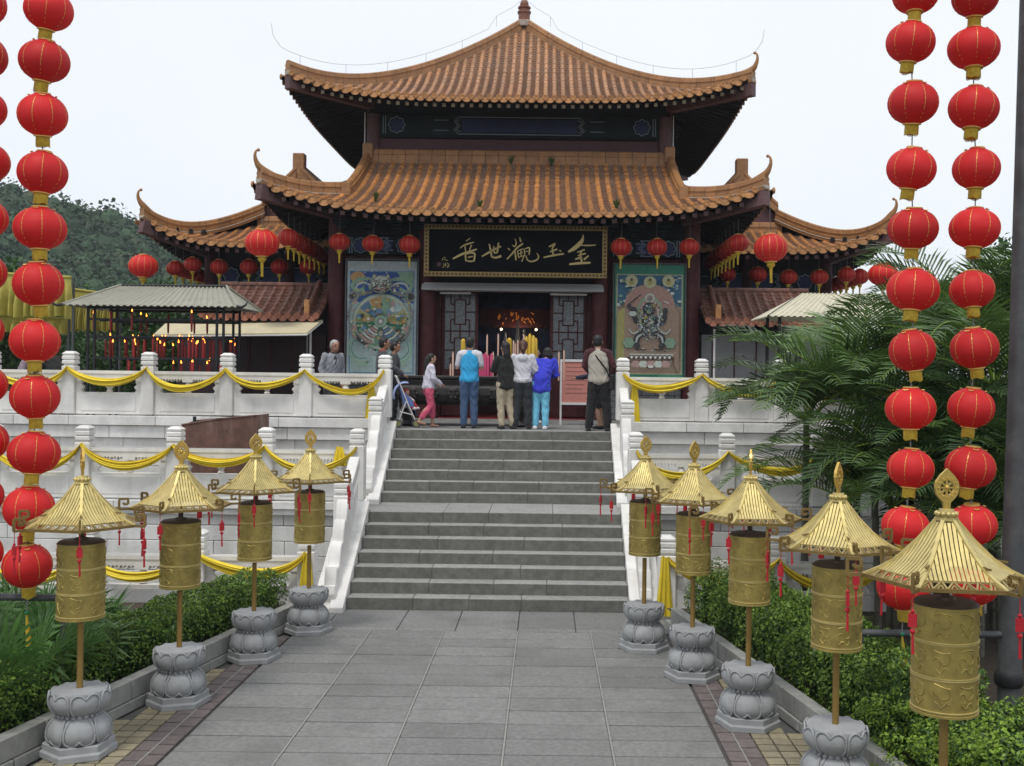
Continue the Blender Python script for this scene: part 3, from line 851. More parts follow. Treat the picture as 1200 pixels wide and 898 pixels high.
# side skirts
SD = 6.4
ss = Slope(SD, LW-GAB, .9, .58, .62)
for sgn in (-1, 1):
    def xf(v, sgn=sgn):     # slope frame -> hall frame, eave along y at x = sgn*LW
        return Vector((sgn*(LW-v.y), SD+v.x*1.0, v.z))
    deck_mesh(b, ss, -.005, nx=24, ny=4, xf=xf)
    deck_mesh(b, ss, -.11, nx=24, ny=4, mi=1, xf=xf)
    vs = []
    for i in range(25):
        x = -SD+2*SD*i/24; vs += [xf(ss.p(x, 0, 0)), xf(ss.p(x, 0, -.12))]
    b.add(vs, [(2*i, 2*i+1, 2*i+3, 2*i+2) for i in range(24)], 1)
    # gable wall
    b.add([(sgn*GAB, LW-GAB, .3), (sgn*GAB, LDEP+4, .3), (sgn*GAB, LDEP, 1.95), (sgn*GAB, LDEP*.7, 1.2)], [(0,1,2,3)], 1)
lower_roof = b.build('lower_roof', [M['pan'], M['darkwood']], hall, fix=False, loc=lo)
slope_objects(lower_roof, (0,0,0), 0, sl, .249, M['tile'], M['pan'], M['tileend'], M['rafterdark'], M['rafter'], raf_len=1.3, raf_drop=.17, raf_w=.10)
for sgn in (-1, 1):
    rz = -sgn*math.pi/2 if False else sgn*math.pi/2
    # rafters, tile ends and rows of the side skirts
    slope_objects(lower_roof, (sgn*LW, SD, 0), sgn*math.pi/2, ss, .249, M['tile'], M['pan'], M['tileend'], M['rafterdark'], M['rafter'], rows=True, x_from=None if sgn < 0 else None, raf_len=1.3, raf_drop=.17, raf_w=.10)
# ridges
top = [(x, LDEP-.02, 1.97) for x in np.linspace(-GAB-.05, GAB+.05, 12)]
ridge_pieces(lower_roof, top, .2, .30, M['ridge'], .345)
for sgn in (-1, 1):
    b = MB(); b.cbox((sgn*(GAB-.02), LDEP-.1, 2.18), (.26, .24, .42)); b.build('ridge_block', M['ridge'], lower_roof, bevel=.02)
    pts = [sl.p(sgn*GAB, d, .06) for d in np.linspace(LW-GAB-.12, LDEP-.15, 14)]
    mortar_bed(lower_roof, [p+Vector((sgn*.02,0,-.03)) for p in pts], .16, M['mortar'])
    ridge_pieces(lower_roof, [p+Vector((sgn*.0,0,0)) for p in pts], .19, .26, M['ridge'], .34)
    b = MB(); b.cbox((sgn*GAB, LW-GAB-.2, sl.z(GAB,LW-GAB-.1)+.14), (.22, .16, .34)); b.build('ridge_block', M['ridge'], lower_roof, bevel=.02)
    pts = []
    for i in range(15):
        d = (LW-GAB-.04)*i/14; pts.append(sl.p(sgn*(LW-d), d, .04))
    mortar_bed(lower_roof, pts, .12, M['mortar'])
    ridge_pieces(lower_roof, [p+Vector((0,0,.02)) for p in pts], .17, .26, M['ridge'], .34)
    o = Vector((sgn,-1,0)); horn(lower_roof, pts, o, M['ridge'])
    MB().bar(pts[0]+Vector((0,-.02,-.26)), pts[-1]+Vector((0,0,-.5)), .24, .32).build('corner_beam', M['rafter'], lower_roof)
# ---------------------------------------------------------------- body of the hall
b = MB()
b.box(-4.15, 4.15, 27.0, 36, ZT, 7.6)
b.box(-4.15, -2.05, 25.05, 25.25, ZT, 6.9); b.box(2.05, 4.15, 25.05, 25.25, ZT, 6.9)
b.box(-4.15, -4.0, 25.1, 36, ZT, 7.2); b.box(4.0, 4.15, 25.1, 36, ZT, 7.2)
# the shrine behind the doors: remove front by building side walls instead of a solid
b = MB()
b.box(-4.15, -2.0, 25.08, 25.3, ZT, 7.0); b.box(2.0, 4.15, 25.08, 25.3, ZT, 7.0)
b.box(-4.15, -4.0, 25.3, 36, ZT, 7.3); b.box(4.0, 4.15, 25.3, 36, ZT, 7.3)
b.box(-4.0, 4.0, 35.8, 36, ZT, 7.3)
b.build('hall_wall', M['redwood'], hall, world=True)
MB().box(-4.0, 4.0, 25.3, 35.8, 6.85, 7.0).build('ceiling', M['interior'], hall, world=True)
MB().box(-2.0, 2.0, 25.1, 25.6, 5.35, 6.85).build('door_header', M['interior'], hall, world=True)
MB().box(-1.9, 1.9, 29.4, 29.5, ZT, 6.85).build('altar_screen', M['altarblue'], hall, world=True)
MB().box(-2.0, 2.0, 24.9, 29.6, ZT-.05, ZT+.012).build('threshold_floor', M['carpet'], hall, world=True)
for x in (-4.15, -2.02, 2.02, 4.15):
    b = MB(); b.lathe([(.29,0),(.29,.10),(.24,.16),(.21,.17),(.205,4.6)], 20, (x, 24.98, ZT)); b.build('column', M['redwood'], hall, smooth=True, world=True)
for sgn in (-1, 1):
    frieze(hall, *(sorted((sgn*2.24, sgn*3.94))), 25.0, 6.08, 6.5, lw=.02)
    b = MB(); b.box(*sorted((sgn*2.02, sgn*4.15)), 24.92, 25.07, 6.52, 6.85); b.build('beam', M['darkwood'], hall, world=True)
    # grey brick dado
    dz = ZT+.01; r2 = random.Random(5)
    for rw in range(6):
        x = 2.26+(.0 if rw % 2 else -.15)
        while x < 3.93:
            x0, x1 = max(x, 2.26), min(x+.30, 3.93)
            if x1-x0 > .05:
                piece('brick', (x1-x0-.008, .1, .135), L(sgn*(x0+x1)/2, 24.98, dz+.07+rw*.145), M['brickgrey'], hall, bevel=.005)
            x += .305
b = MB(); b.box(-2.0, 2.0, 24.85, 25.07, 6.70, 6.85); b.build('beam', M['darkwood'], hall, world=True)
for x in np.arange(-4.0, 4.01, .62):          # bracket sets under the eave
    b = MB()
    for k in range(3):
        b.box(x-.07-.06*k, x+.07+.06*k, 24.9-.16*k, 25.06, 6.56+.10*k, 6.645+.10*k)
    b.build('bracket_set', M['friezedark'], hall, world=True)
# ---------------------------------------------------------------- doors
def door(x0, x1):
    d = MB(); y = 25.45; z0, z1 = ZT+.05, 5.3
    for a, c in ((x0, x0+.07), (x1-.07, x1)): d.box(a, c, y-.04, y+.04, z0, z1)
    for a, c in ((z0, z0+.1), (3.25, 3.42), (z1-.06, z1), (2.75, 2.82)): d.box(x0+.07, x1-.07, y-.035, y+.035, a, c)
    d.box(x0+.07, x1-.07, y-.01, y+.01, z0+.1, 3.25)
    dr = d.build('door', M['redwood'], hall, world=True)
    off = wloc(dr)
    g_ = MB().box(x0+.07-off.x, x1-.07-off.x, y-.003-off.y, y+.003-off.y, 3.42-off.z, z1-.06-off.z).build('pane', M['glasspane'], dr)
    lt = MB(); zl0, zl1 = 3.42, z1-.06; cx = (x0+x1)/2; w = (x1-x0)/2-.07; n = 2
    hh = (zl1-zl0)/n
    def br(xa, za, xb, zb): lt.bar((xa, y-.02, za), (xb, y-.02, zb), .028, .03, up=(0,1,0))
    for k in range(n):
        a = zl0+k*hh; c = a+hh; m = (a+c)/2
        br(cx-w, c, cx+w, c); br(cx-w, m, cx-.13, m); br(cx+.13, m, cx+w, m)
        br(cx-.13, a+hh*.18, cx-.13, c-hh*.18); br(cx+.13, a+hh*.18, cx+.13, c-hh*.18)
        br(cx-.13, a+hh*.18, cx+.13, a+hh*.18); br(cx-.13, c-hh*.18, cx+.13, c-hh*.18)
        br(cx, a, cx, a+hh*.18); br(cx, c-hh*.18, cx, c)
        for s_ in (-1, 1):
            br(cx+s_*w*.62, a, cx+s_*w*.62, a+hh*.30); br(cx+s_*w*.62, c-hh*.30, cx+s_*w*.62, c)
            br(cx+s_*w*.62, a+hh*.30, cx+s_*.13, a+hh*.30); br(cx+s_*w*.62, c-hh*.30, cx+s_*.13, c-hh*.30)
    lt.v = [(p[0]-off.x, p[1]-off.y, p[2]-off.z) for p in lt.v]
    lt.build('lattice', M['redwood'], dr)
door(-1.72, -.86); door(.86, 1.72)
for x in (-1.80, 1.80): MB().box(x-.07, x+.07, 25.3, 25.6, ZT, 5.4).build('door_post', M['redwood'], hall, world=True)
b = MB(); b.box(-2.08, 2.05, 24.72, 25.02, 5.24, 5.42); b.prism([(24.50, 5.24), (24.72, 5.40), (24.72, 5.24)], -2.12, 2.08, 'x')
b.build('shutter_box', mat('shutter_grey', (.42,.42,.42), .6, .08, 8), hall, world=True, bevel=.01)
for xa, xb in ((-1.72, -1.0), (.85, 1.7)): MB().box(xa, xb, 24.85, 24.9, 5.17, 5.21).build('light_tube', M['whitepaint'], hall, world=True)
# sign over the altar
s = MB(); s.box(-1.0, 1.0, 28.2, 28.25, 4.55, 5.05); sg = s.build('altar_sign', M['redwood'], hall, world=True)
off = wloc(sg); b = MB(); r2 = random.Random(2)
for k in range(7):
    cx = -.5+k*.16
    for q in range(4):
        a = (cx+r2.uniform(-.05,.05), 4.68+r2.uniform(0,.24)); c = (a[0]+r2.uniform(-.07,.07), a[1]+r2.uniform(-.1,.1))
        b.bar((a[0]-off.x, 28.19-off.y, a[1]-off.z), (c[0]-off.x, 28.19-off.y, c[1]-off.z), .025, .01, up=(0,1,0))
b.build('gilt_lettering', mat('altar_glow', (.6,.2,.03), .4, 0, emit=(1,.32,.03), estr=.12), sg)
for x in (-.42, .5):
    b = MB(); b.ball((x, 28.1, 4.5), .03, 8, 6); b.build('altar_lamp', mat('lamp', (1,.8,.5), .4, 0, emit=(1,.75,.4), estr=6), hall, smooth=True, world=True)
pl_d = bpy.data.lights.new('altar_bulb', 'POINT'); pl_d.energy = 5; pl_d.color = (1,.78,.5); pl_d.shadow_soft_size = .05
pl_o = bpy.data.objects.new('altar_bulb', pl_d); COL.objects.link(pl_o); pl_o.parent = hall; pl_o.location = L(.05, 28.0, 4.42)
# altar figures glimpsed inside: pale vases
for x, h in ((-.3, .7), (-.12, .5), (.2, .8), (.4, .55), (.02, 1.0)):
    b = MB(); b.lathe([(.05,0),(.09,h*.3),(.05,h*.6),(.02,h)], 10, (x, 27.8, 3.7)); b.build('altar_vase', M['whitepaint'], hall, smooth=True, world=True)
MB().box(-1.4, 1.4, 27.5, 28.4, ZT, 3.7).build('altar_table', M['redwood'], hall, world=True)
# weeds on the roof
def tuft(parent, base, h, n, seed, name='weed'):
    r_ = random.Random(seed); b = MB()
    for k in range(n):
        a = r_.uniform(0, 6.28); l_ = h*r_.uniform(.5, 1); tip = Vector((math.cos(a)*l_*.5, math.sin(a)*l_*.5, l_)); sd_ = Vector((-math.sin(a), math.cos(a), 0))*h*.07
        b.add([sd_, -sd_, tip*.55-sd_*.8+Vector((0,0,.02)), tip*.55+sd_*.8+Vector((0,0,.02)), tip], [(0,1,2,3),(3,2,4)])
    return b.build(name, M['leaf2'], parent, fix=False, loc=base)
for k, (x, d) in enumerate(((-3.15, .9), (-.75, .35), (2.3, .4), (.85, 4.1), (-.2, 4.15))):
    tuft(lower_roof, sl.p(x, d, .03), .26, 40, k)
# ================================================================ side halls
for sgn in (-1, 1):
    cx, hw, yf, ze = sgn*6.1, 3.3, 27.0, 6.52
    t = empty('side_hall', (cx, 28.6, ZT), 'side hall with upswept orange tile roof behind the %s' % ('candle shelter' if sgn < 0 else 'feathery palms'), 'temple', 'side halls of the temple')
    so = Vector((cx, yf, ze))-wloc(t)
    sw = Slope(hw, 2.30, .78, .62, .6)
    sd2 = 5.0
    sv = Slope(sd2, hw, 2.25, .62, .5)     # long side slopes, up to the ridge
    sv.gable = None
    b = MB(); deck_mesh(b, sw, -.005, nx=20, ny=4); deck_mesh(b, sw, -.11, nx=20, ny=4, mi=1)
    vs = []
    for i in range(21):
        x = -hw+2*hw*i/20; vs += [sw.p(x, 0, 0), sw.p(x, 0, -.12)]
    b.add(vs, [(2*i, 2*i+1, 2*i+3, 2*i+2) for i in range(20)], 1)
    for s2 in (-1, 1):
        def xf(v, s2=s2): return Vector((s2*(hw-v.y), sd2+v.x, v.z))
        vs = []
        for j in range(9):
            d = hw*j/8
            y0 = min(d, 2.30)
            for i in range(9):
                yy = y0+(2*sd2-y0)*i/8
                vs.append(xf(Vector((yy-sd2, d, sv.z(0, d)+(sv.up*(abs(yy-sd2)/sd2)**4*(1-d/hw)**1.6 if yy < sd2 else 0)))))
        b.add(vs, [(j*9+i, j*9+i+1, (j+1)*9+i+1, (j+1)*9+i) for j in range(8) for i in range(8)])
        vs2 = [Vector((v.x, v.y, v.z-.11)) for v in vs]
        b.add(vs2, [(j*9+i, j*9+i+1, (j+1)*9+i+1, (j+1)*9+i) for j in range(8) for i in range(8)], 1)
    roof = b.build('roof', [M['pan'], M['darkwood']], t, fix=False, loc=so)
    slope_objects(roof, (0,0,0), 0, sw, .25, M['tile'], M['pan'], M['tileend'], M['rafterdark'], M['rafter'], raf_len=1.3, raf_drop=.17, raf_w=.10)
    # gable
    gw = hw-2.30
    zg = sv.z(0, 2.30)
    b = MB(); b.prism([(-gw-.15, .62), (gw+.15, .62), (gw+.1, zg+.05), (0, 2.25), (-gw-.1, zg+.05)], 2.42, 2.55, 'y'); b.build('gable', M['redwall'], roof)
    ridge_pieces(roof, [(-gw-.1, 2.36, .76), (gw+.1, 2.36, .76)], .2, .30, M['ridge'], .3)
    ridge_pieces(roof, [(0, 2.3, 2.2), (0, 9, 2.2)], .22, .36, M['ridge'], .5)
    b = MB(); b.cbox((0, 2.45, 2.5), (.32, .3, .62)); b.build('ridge_block', M['ridge'], roof, bevel=.02)
    for s2 in (-1, 1):
        pts = [Vector((s2*(hw-d), 2.38, sv.z(0, d)+.04)) for d in np.linspace(2.30, hw-.05, 6)]
        ridge_pieces(roof, pts, .19, .25, M['ridge'], .33)
        pts = []
        for i in range(17):
            d = 2.33*i/16; pts.append(sw.p(s2*(hw-d), d, .04)+Vector((0,0,.30*(d/2.30)**2)))
        mortar_bed(roof, pts, .12, M['mortar'])
        ridge_pieces(roof, [p+Vector((0,0,.02)) for p in pts], .17, .27, M['ridge'], .36)
        o = Vector((s2,-1,0)); horn(roof, pts, o, M['ridge'])
        MB().bar(pts[0]+Vector((0,-.02,-.26)), pts[8]+Vector((0,0,-.5)), .24, .32).build('corner_beam', M['rafter'], roof)
        slope_objects(roof, (s2*hw, sd2, 0), s2*math.pi/2, sv, .25, M['tile'], M['pan'], M['tileend'], M['rafterdark'], M['rafter'], rows=False, raf_len=1.3, raf_drop=.17, raf_w=.10)
    # body
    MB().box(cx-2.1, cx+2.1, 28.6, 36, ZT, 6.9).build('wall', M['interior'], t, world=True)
    for x in (cx-2.1, cx-.0, cx+2.1):
        b = MB(); b.lathe([(.18,0),(.18,4.3)], 14, (x, 28.5, ZT)); b.build('column', M['redwood'], t, smooth=True, world=True)
    frieze(t, cx-1.95, cx+1.95, 28.45, 5.62, 6.1, lw=.022)
    frieze(t, cx-1.95, cx+1.95, 28.47, 5.05, 5.5, lw=.02, mt='friezegreen') if False else MB().box(cx-1.95, cx+1.95, 28.42, 28.5, 5.36, 5.60).build('pale_band', M['greyplaster'], t, world=True)
# ================================================================ name board with gilt calligraphy
BY = 24.2
bl, br_ = P(497.6, 263, BY), P(711, 326.5, BY)
bw, bh = br_.x-bl.x, bl.z-br_.z
bc = Vector(((bl.x+br_.x)/2, BY, (bl.z+br_.z)/2))
board = empty('name_board', (bc.x, BY, bc.z-bh/2), 'black lacquered name board with gilt calligraphy and patterned gold frame above the doors', 'sign')
MB().box(-bw/2+.05, bw/2-.05, -.02, .06, .05, bh-.05).build('board', M['black'], board)
fw = .11
for nm, (x0, x1, z0, z1) in (('t', (-bw/2, bw/2, bh-fw, bh)), ('b', (-bw/2, bw/2, 0, fw)), ('l', (-bw/2, -bw/2+fw, fw, bh-fw)), ('r', (bw/2-fw, bw/2, fw, bh-fw))):
    fr = MB().box(x0, x1, -.07, .05, z0, z1).build('frame', M['goldframe'], board, bevel=.008)
    d = MB(); horiz = (x1-x0) > (z1-z0); n = int(((x1-x0) if horiz else (z1-z0))/.085)
    for k in range(n):
        if horiz: cx = x0+(x1-x0)*(k+.5)/n; d.box(cx-.025, cx+.025, -.078, -.069, z0+.03, z1-.03)
        else: cz = z0+(z1-z0)*(k+.5)/n; d.box(x0+.03, x1-.03, -.078, -.069, cz-.025, cz+.025)
    d.build('frame_pattern', M['bronzecap'], fr)
def zA(x, y): return (500+x/10.91, 265+y/10.91)
def zB(x, y): return (590+x/10.0, 265+y/10.0)
STK = [
 # yin
 (zA, [(505,192),(555,156)], [12,10]), (zA, [(428,282),(470,250),(530,228),(602,208)], [10,16,20,14]),
 (zA, [(490,262),(500,335)], [15,10]), (zA, [(572,245),(545,318)], [18,12]),
 (zA, [(338,418),(400,385),(470,352),(560,325),(640,296)], [18,26,28,26,16]),
 (zA, [(494,350),(500,445)], [18,20]), (zA, [(498,360),(560,345),(612,352),(612,395),(605,450)], [14,18,22,22,20]),
 (zA, [(530,400),(585,388)], [14,14]), (zA, [(500,440),(555,452),(605,445)], [16,18,18]),
 # shi
 (zA, [(708,388),(770,352),(850,305),(948,262)], [14,24,26,18]), (zA, [(800,232),(818,310),(832,398)], [16,24,22]),
 (zA, [(828,388),(880,405),(948,385)], [20,24,30]), (zA, [(918,216),(912,280),(902,335)], [18,24,20]), (zA, [(858,258),(866,340),(905,338)], [16,18,16]),
 # guan
 (zB, [(135,150),(150,200),(130,240),(102,222)], [8,14,14,8]), (zB, [(55,262),(75,282)], [14,10]), (zB, [(190,132),(203,182)], [10,22]),
 (zB, [(42,388),(100,325),(160,255),(228,206)], [14,18,20,18]), (zB, [(132,290),(140,340),(146,398)], [14,18,18]), (zB, [(163,290),(180,372)], [12,14]),
 (zB, [(165,292),(232,266)], [10,14]), (zB, [(175,328),(226,308)], [9,11]), (zB, [(180,366),(228,350)], [10,12]), (zB, [(203,272),(206,360)], [10,12]),
 (zB, [(243,272),(250,342)], [11,12]), (zB, [(243,274),(302,254),(300,335)], [10,16,14]), (zB, [(255,303),(292,292)], [9,9]), (zB, [(250,325),(215,416)], [12,12]),
 (zB, [(262,345),(285,400),(335,416),(395,392),(412,355),(390,318)], [10,13,16,16,13,6]),
 # yu
 (zB, [(535,242),(605,208)], [14,24]), (zB, [(603,212),(572,270),(590,345)], [20,16,18]), (zB, [(548,302),(625,272)], [14,22]), (zB, [(472,368),(580,345),(705,325)], [14,22,18]), (zB, [(655,286),(675,296)], [14,14]),
 # jin
 (zB, [(762,302),(830,262),(895,205),(925,160),(936,102)], [22,46,52,34,6]), (zB, [(915,226),(1000,228),(1082,222)], [10,18,10]), (zB, [(865,308),(948,278)], [12,20]),
 (zB, [(918,288),(900,345),(922,430)], [18,20,24]), (zB, [(842,388),(915,368)], [14,30]), (zB, [(872,348),(960,322)], [12,18]), (zB, [(995,350),(945,392)], [16,22]), (zB, [(775,448),(890,436),(1015,430)], [20,28,22]),
 # small signature
 (zA, [(195,442),(208,408)], [5,7]), (zA, [(222,396),(240,412)], [7,6]), (zA, [(215,425),(268,440)], [5,7]), (zA, [(212,478),(222,520),(200,528)], [5,7,5]), (zA, [(238,470),(240,520)], [6,7]), (zA, [(228,495),(258,488)], [5,5]), (zA, [(262,472),(285,498),(262,536)], [6,8,6]), (zA, [(258,505),(285,520)], [5,5]),
]
for mp, pts, ws in STK:
    sc_ = 10.91 if mp is zA else 10.0
    P3 = [P(*mp(*q), BY-.03)-Vector((bc.x, BY, bc.z-bh/2)) for q in pts]
    # smooth through the control points
    dense, wd = [], []
    for i in range(len(P3)-1):
        p0, p1, p2, p3 = P3[max(i-1,0)], P3[i], P3[i+1], P3[min(i+2, len(P3)-1)]
        for k in range(5 if i < len(P3)-2 else 6):
            t = k/5
            dense.append(.5*((2*p1)+(-p0+p2)*t+(2*p0-5*p1+4*p2-p3)*t*t+(-p0+3*p1-3*p2+p3)*t**3)); wd.append(ws[i]+(ws[i+1]-ws[i])*t)
    L_, R_ = [], []
    for i, p in enumerate(dense):
        t = dense[min(i+1, len(dense)-1)]-dense[max(i-1, 0)]; nn = Vector((-t.z, 0, t.x)).normalized()
        w = wd[i]/sc_*BY/F/2; L_.append((p+nn*w)); R_.append((p-nn*w))
    t0 = (dense[0]-dense[1]).normalized()*wd[0]/sc_*BY/F*.35; t1 = (dense[-1]-dense[-2]).normalized()*wd[-1]/sc_*BY/F*.35
    poly = [dense[0]+t0]+L_+[dense[-1]+t1]+R_[::-1]
    b = MB(); n = len(L_)
    vs = [(q.x, -.026, q.z) for q in L_]+[(q.x, -.026, q.z) for q in R_]+[((dense[0]+t0).x, -.026, (dense[0]+t0).z), ((dense[-1]+t1).x, -.026, (dense[-1]+t1).z)]
    fs = [(i, i+1, n+i+1, n+i) for i in range(n-1)]+[(2*n, 0, n), (2*n+1, 2*n-1, n-1)]
    b.add(vs, fs); vs2 = [(x, -.0195, z) for x, y, z in vs]; 
    b.build('gilt_stroke', M['goldink'], board, fix=False)
q = P(*zA(155, 490), BY-.03)-Vector((bc.x, BY, bc.z-bh/2))
MB().prism([(q.x+.05*math.cos(t), q.z+.05*math.sin(t)) for t in np.linspace(0, 6.28, 16, endpoint=False)], -.026, -.0195, 'y').build('seal_mark', mat('seal_red', (.06,.02,.022), .5, 0), board)

# ================================================================ painted panels beside the doors
def pm(name, c): return mat('paint_'+name, c, .55, .18, 16)
PC = dict(aqua=pm('aqua', (.34,.45,.44)), mount=pm('mount', (.34,.40,.42)), blue=pm('blue', (.025,.075,.27)), orange=pm('orange', (.40,.24,.10)), sage=pm('sage', (.20,.32,.22)), pale=pm('pale', (.42,.47,.42)),
    grey=pm('grey', (.18,.19,.18)), dark=pm('dark', (.035,.035,.04)), olive=pm('olive', (.32,.30,.10)), pink=pm('pink', (.34,.22,.20)), green=pm('green', (.05,.20,.12)), mid=pm('mid', (.09,.17,.27)), teal=pm('teal', (.03,.19,.125)),
    cream=pm('cream', (.40,.40,.24)), tan=pm('tan', (.30,.215,.155)), white=pm('white', (.52,.52,.48)), rose=pm('rose', (.33,.20,.16)), deep=pm('deep', (.035,.12,.20)), ltblue=pm('ltblue', (.10,.22,.34)))
class Panel:
    def __init__(s, u0, v0, u1, v1, y, label):
        a, b = P(u0, v0, y), P(u1, v1, y); s.w = b.x-a.x; s.h = a.z-b.z; s.k = 0
        s.t = empty('painted_panel', ((a.x+b.x)/2, y, b.z), label, 'painting', 'painted panels beside the temple doors')
        MB().box(-s.w/2, s.w/2, 0, .08, 0, s.h).build('backing', M['blackmetal'], s.t)
        fr = MB()
        for q in ((-s.w/2, s.w/2, s.h-.03, s.h), (-s.w/2, s.w/2, 0, .03), (-s.w/2, -s.w/2+.03, .03, s.h-.03), (s.w/2-.03, s.w/2, .03, s.h-.03)): fr.box(q[0], q[1], -.03, 0.0, q[2], q[3])
        fr.build('frame', M['greymetal'], s.t)
    def poly(s, pts, mt, name='painted_shape', lift=None):
        s.k += 1; d = -.0012*s.k-.002
        n = len(pts)
        q = [((x-.5)*s.w, (1-y)*s.h) for x, y in pts]
        MB().prism(q, d, d+.001, 'y').build(name, PC[mt], s.t, fix=False)
    def rect(s, x0, y0, x1, y1, mt, name='painted_field'): s.poly([(x0,y0),(x1,y0),(x1,y1),(x0,y1)], mt, name)
    def oval(s, cx, cy, rx, ry, mt, n=20, a0=0, a1=2*math.pi, wob=0, wn=6, name='painted_shape'):
        full = abs(a1-a0-2*math.pi) < 1e-6
        pts = [(cx+rx*(1+wob*math.cos(wn*t))*math.cos(t), cy+ry*(1+wob*math.cos(wn*t))*math.sin(t)) for t in np.linspace(a0, a1, n, endpoint=not full)]
        if not full: pts.append((cx, cy))
        s.poly(pts, mt, name)
    def ribbon(s, pts, w, mt):
        P3 = [Vector((a, b*s.h/s.w, 0)) for a, b in pts]; L_, R_ = [], []
        for i, p in enumerate(P3):
            t = P3[min(i+1, len(P3)-1)]-P3[max(i-1, 0)]; nn = Vector((-t.y, t.x, 0)).normalized(); ww = w*(.6+.4*math.sin(math.pi*i/(len(P3)-1)))
            L_.append(p+nn*ww/2); R_.append(p-nn*ww/2)
        s.k += 1; d = -.0012*s.k-.002; b = MB(); n = len(L_)
        vs = [((q.x-.5)*s.w, d, s.h-q.y*s.w) for q in L_+R_]
        b.add(vs, [(i, i+1, n+i+1, n+i) for i in range(n-1)]); b.build('painted_ribbon', PC[mt], s.t, fix=False)
def curve(pts, n=6):
    P3 = [Vector((a, b, 0)) for a, b in pts]; out = []
    for i in range(len(P3)-1):
        p0, p1, p2, p3 = P3[max(i-1,0)], P3[i], P3[i+1], P3[min(i+2, len(P3)-1)]
        for k in range(n+(1 if i == len(P3)-2 else 0)):
            t = k/n; q = .5*((2*p1)+(-p0+p2)*t+(2*p0-5*p1+4*p2-p3)*t*t+(-p0+3*p1-3*p2+p3)*t**3); out.append((q.x, q.y))
    return out
pl = Panel(405, 303, 489.5, 446, 24.78, 'tall painted panel of a many-coloured wheel held by a grey beast')
pl.rect(.03, .02, .97, .98, 'mount'); pl.rect(.06, .10, .94, .945, 'ltblue'); pl.rect(.075, .108, .925, .935, 'aqua'); pl.rect(.075, .108, .925, .40, 'blue')
pl.poly(curve([(.075,.42),(.075,.37),(.2,.36),(.3,.40),(.5,.38),(.7,.40),(.8,.36),(.925,.37),(.925,.42)]), 'aqua')
pl.oval(.17, .155, .10, .05, 'orange'); pl.poly(curve([(.70,.108),(.74,.14),(.70,.16),(.80,.17),(.84,.21),(.90,.20),(.925,.23),(.925,.108)]), 'sage')
for sx in (-1, 1):
    X = lambda v: .5+sx*(v-.5)
    pl.ribbon(curve([(X(.55),.20),(X(.66),.17),(X(.80),.17),(X(.90),.22),(X(.84),.27),(X(.74),.24)]), .055, 'sage')
    pl.ribbon(curve([(X(.60),.24),(X(.72),.20),(X(.82),.21),(X(.86),.25)]), .03, 'pale')
    pl.oval(X(.88), .31, .075, .045, 'grey', wob=.08); pl.oval(X(.89), .31, .045, .028, 'dark')
    pl.ribbon(curve([(X(.62),.27),(X(.75),.29),(X(.86),.31)]), .05, 'grey')
pl.oval(.5, .52, .40, .235, 'sage', 40); pl.oval(.5, .52, .385, .225, 'pale', 40); pl.oval(.5, .52, .355, .21, 'cream', 40)
wc = ['green','olive','ltblue','sage','pink','green','olive','mid','orange','sage','aqua','olive']
for k in range(12): pl.oval(.5, .52, .345, .203, wc[k], 8, k*math.pi/6+.03, (k+1)*math.pi/6-.03)
rv = random.Random(11)
for k in range(90):
    a = rv.uniform(0, 6.28); q = math.sqrt(rv.uniform(.08, .95)); pl.oval(.5+.33*q*math.cos(a), .52+.195*q*math.sin(a), rv.uniform(.012,.04), rv.uniform(.008,.02), rv.choice(['green','olive','ltblue','pale','pink','dark','sage','orange','mid','white','cream']), 7)
for sx in (-1, 1):
    for k in range(6):
        a0 = math.pi/2-sx*(.25+.0*k); r0 = .09+.042*k
        pts = [(.5+(r0+w_)*math.cos(math.pi/2-sx*t)*1.05, .52+(r0+w_)*.60*math.sin(math.pi/2-sx*t)) for w_, ts in ((0, np.linspace(.30, 1.0, 6)), (.024, np.linspace(1.0, .30, 6))) for t in ts]
        pl.poly(pts, ('pink' if sx < 0 else 'mid') if k % 2 else 'pale')
pl.rect(.44, .415, .52, .455, 'mid'); pl.oval(.5, .52, .085, .05, 'sage'); pl.oval(.5, .52, .05, .03, 'grey'); pl.oval(.5, .52, .025, .015, 'white')
pl.oval(.5, .215, .145, .075, 'grey', wob=.06, wn=9); pl.oval(.5, .205, .115, .055, 'pale', wob=.05, wn=7); pl.oval(.5, .245, .10, .03, 'dark'); pl.oval(.5, .25, .07, .014, 'rose')
for sx in (-1, 1):
    X = lambda v: .5+sx*(v-.5)
    pl.oval(X(.555), .205, .028, .014, 'dark'); pl.oval(X(.555), .205, .016, .008, 'white'); pl.ribbon([(X(.52),.188),(X(.60),.178)], .016, 'dark'); pl.poly([(X(.56),.155),(X(.60),.13),(X(.62),.165)], 'cream')
    pl.ribbon(curve([(X(.86),.60),(X(.80),.66),(X(.72),.70),(X(.66),.71)]), .05, 'dark'); pl.oval(X(.87), .58, .05, .03, 'pink'); pl.ribbon(curve([(X(.92),.56),(X(.86),.63),(X(.82),.66)]), .05, 'grey')
    pl.ribbon(curve([(X(.90),.66),(X(.93),.76),(X(.86),.83),(X(.76),.86),(X(.66),.85),(X(.72),.88),(X(.86),.875)]), .028, 'sage'); pl.ribbon(curve([(X(.86),.68),(X(.885),.76),(X(.80),.82),(X(.68),.82)]), .014, 'green')
    pl.ribbon(curve([(X(.84),.32),(X(.90),.40),(X(.93),.50),(X(.88),.58)]), .04, 'grey')
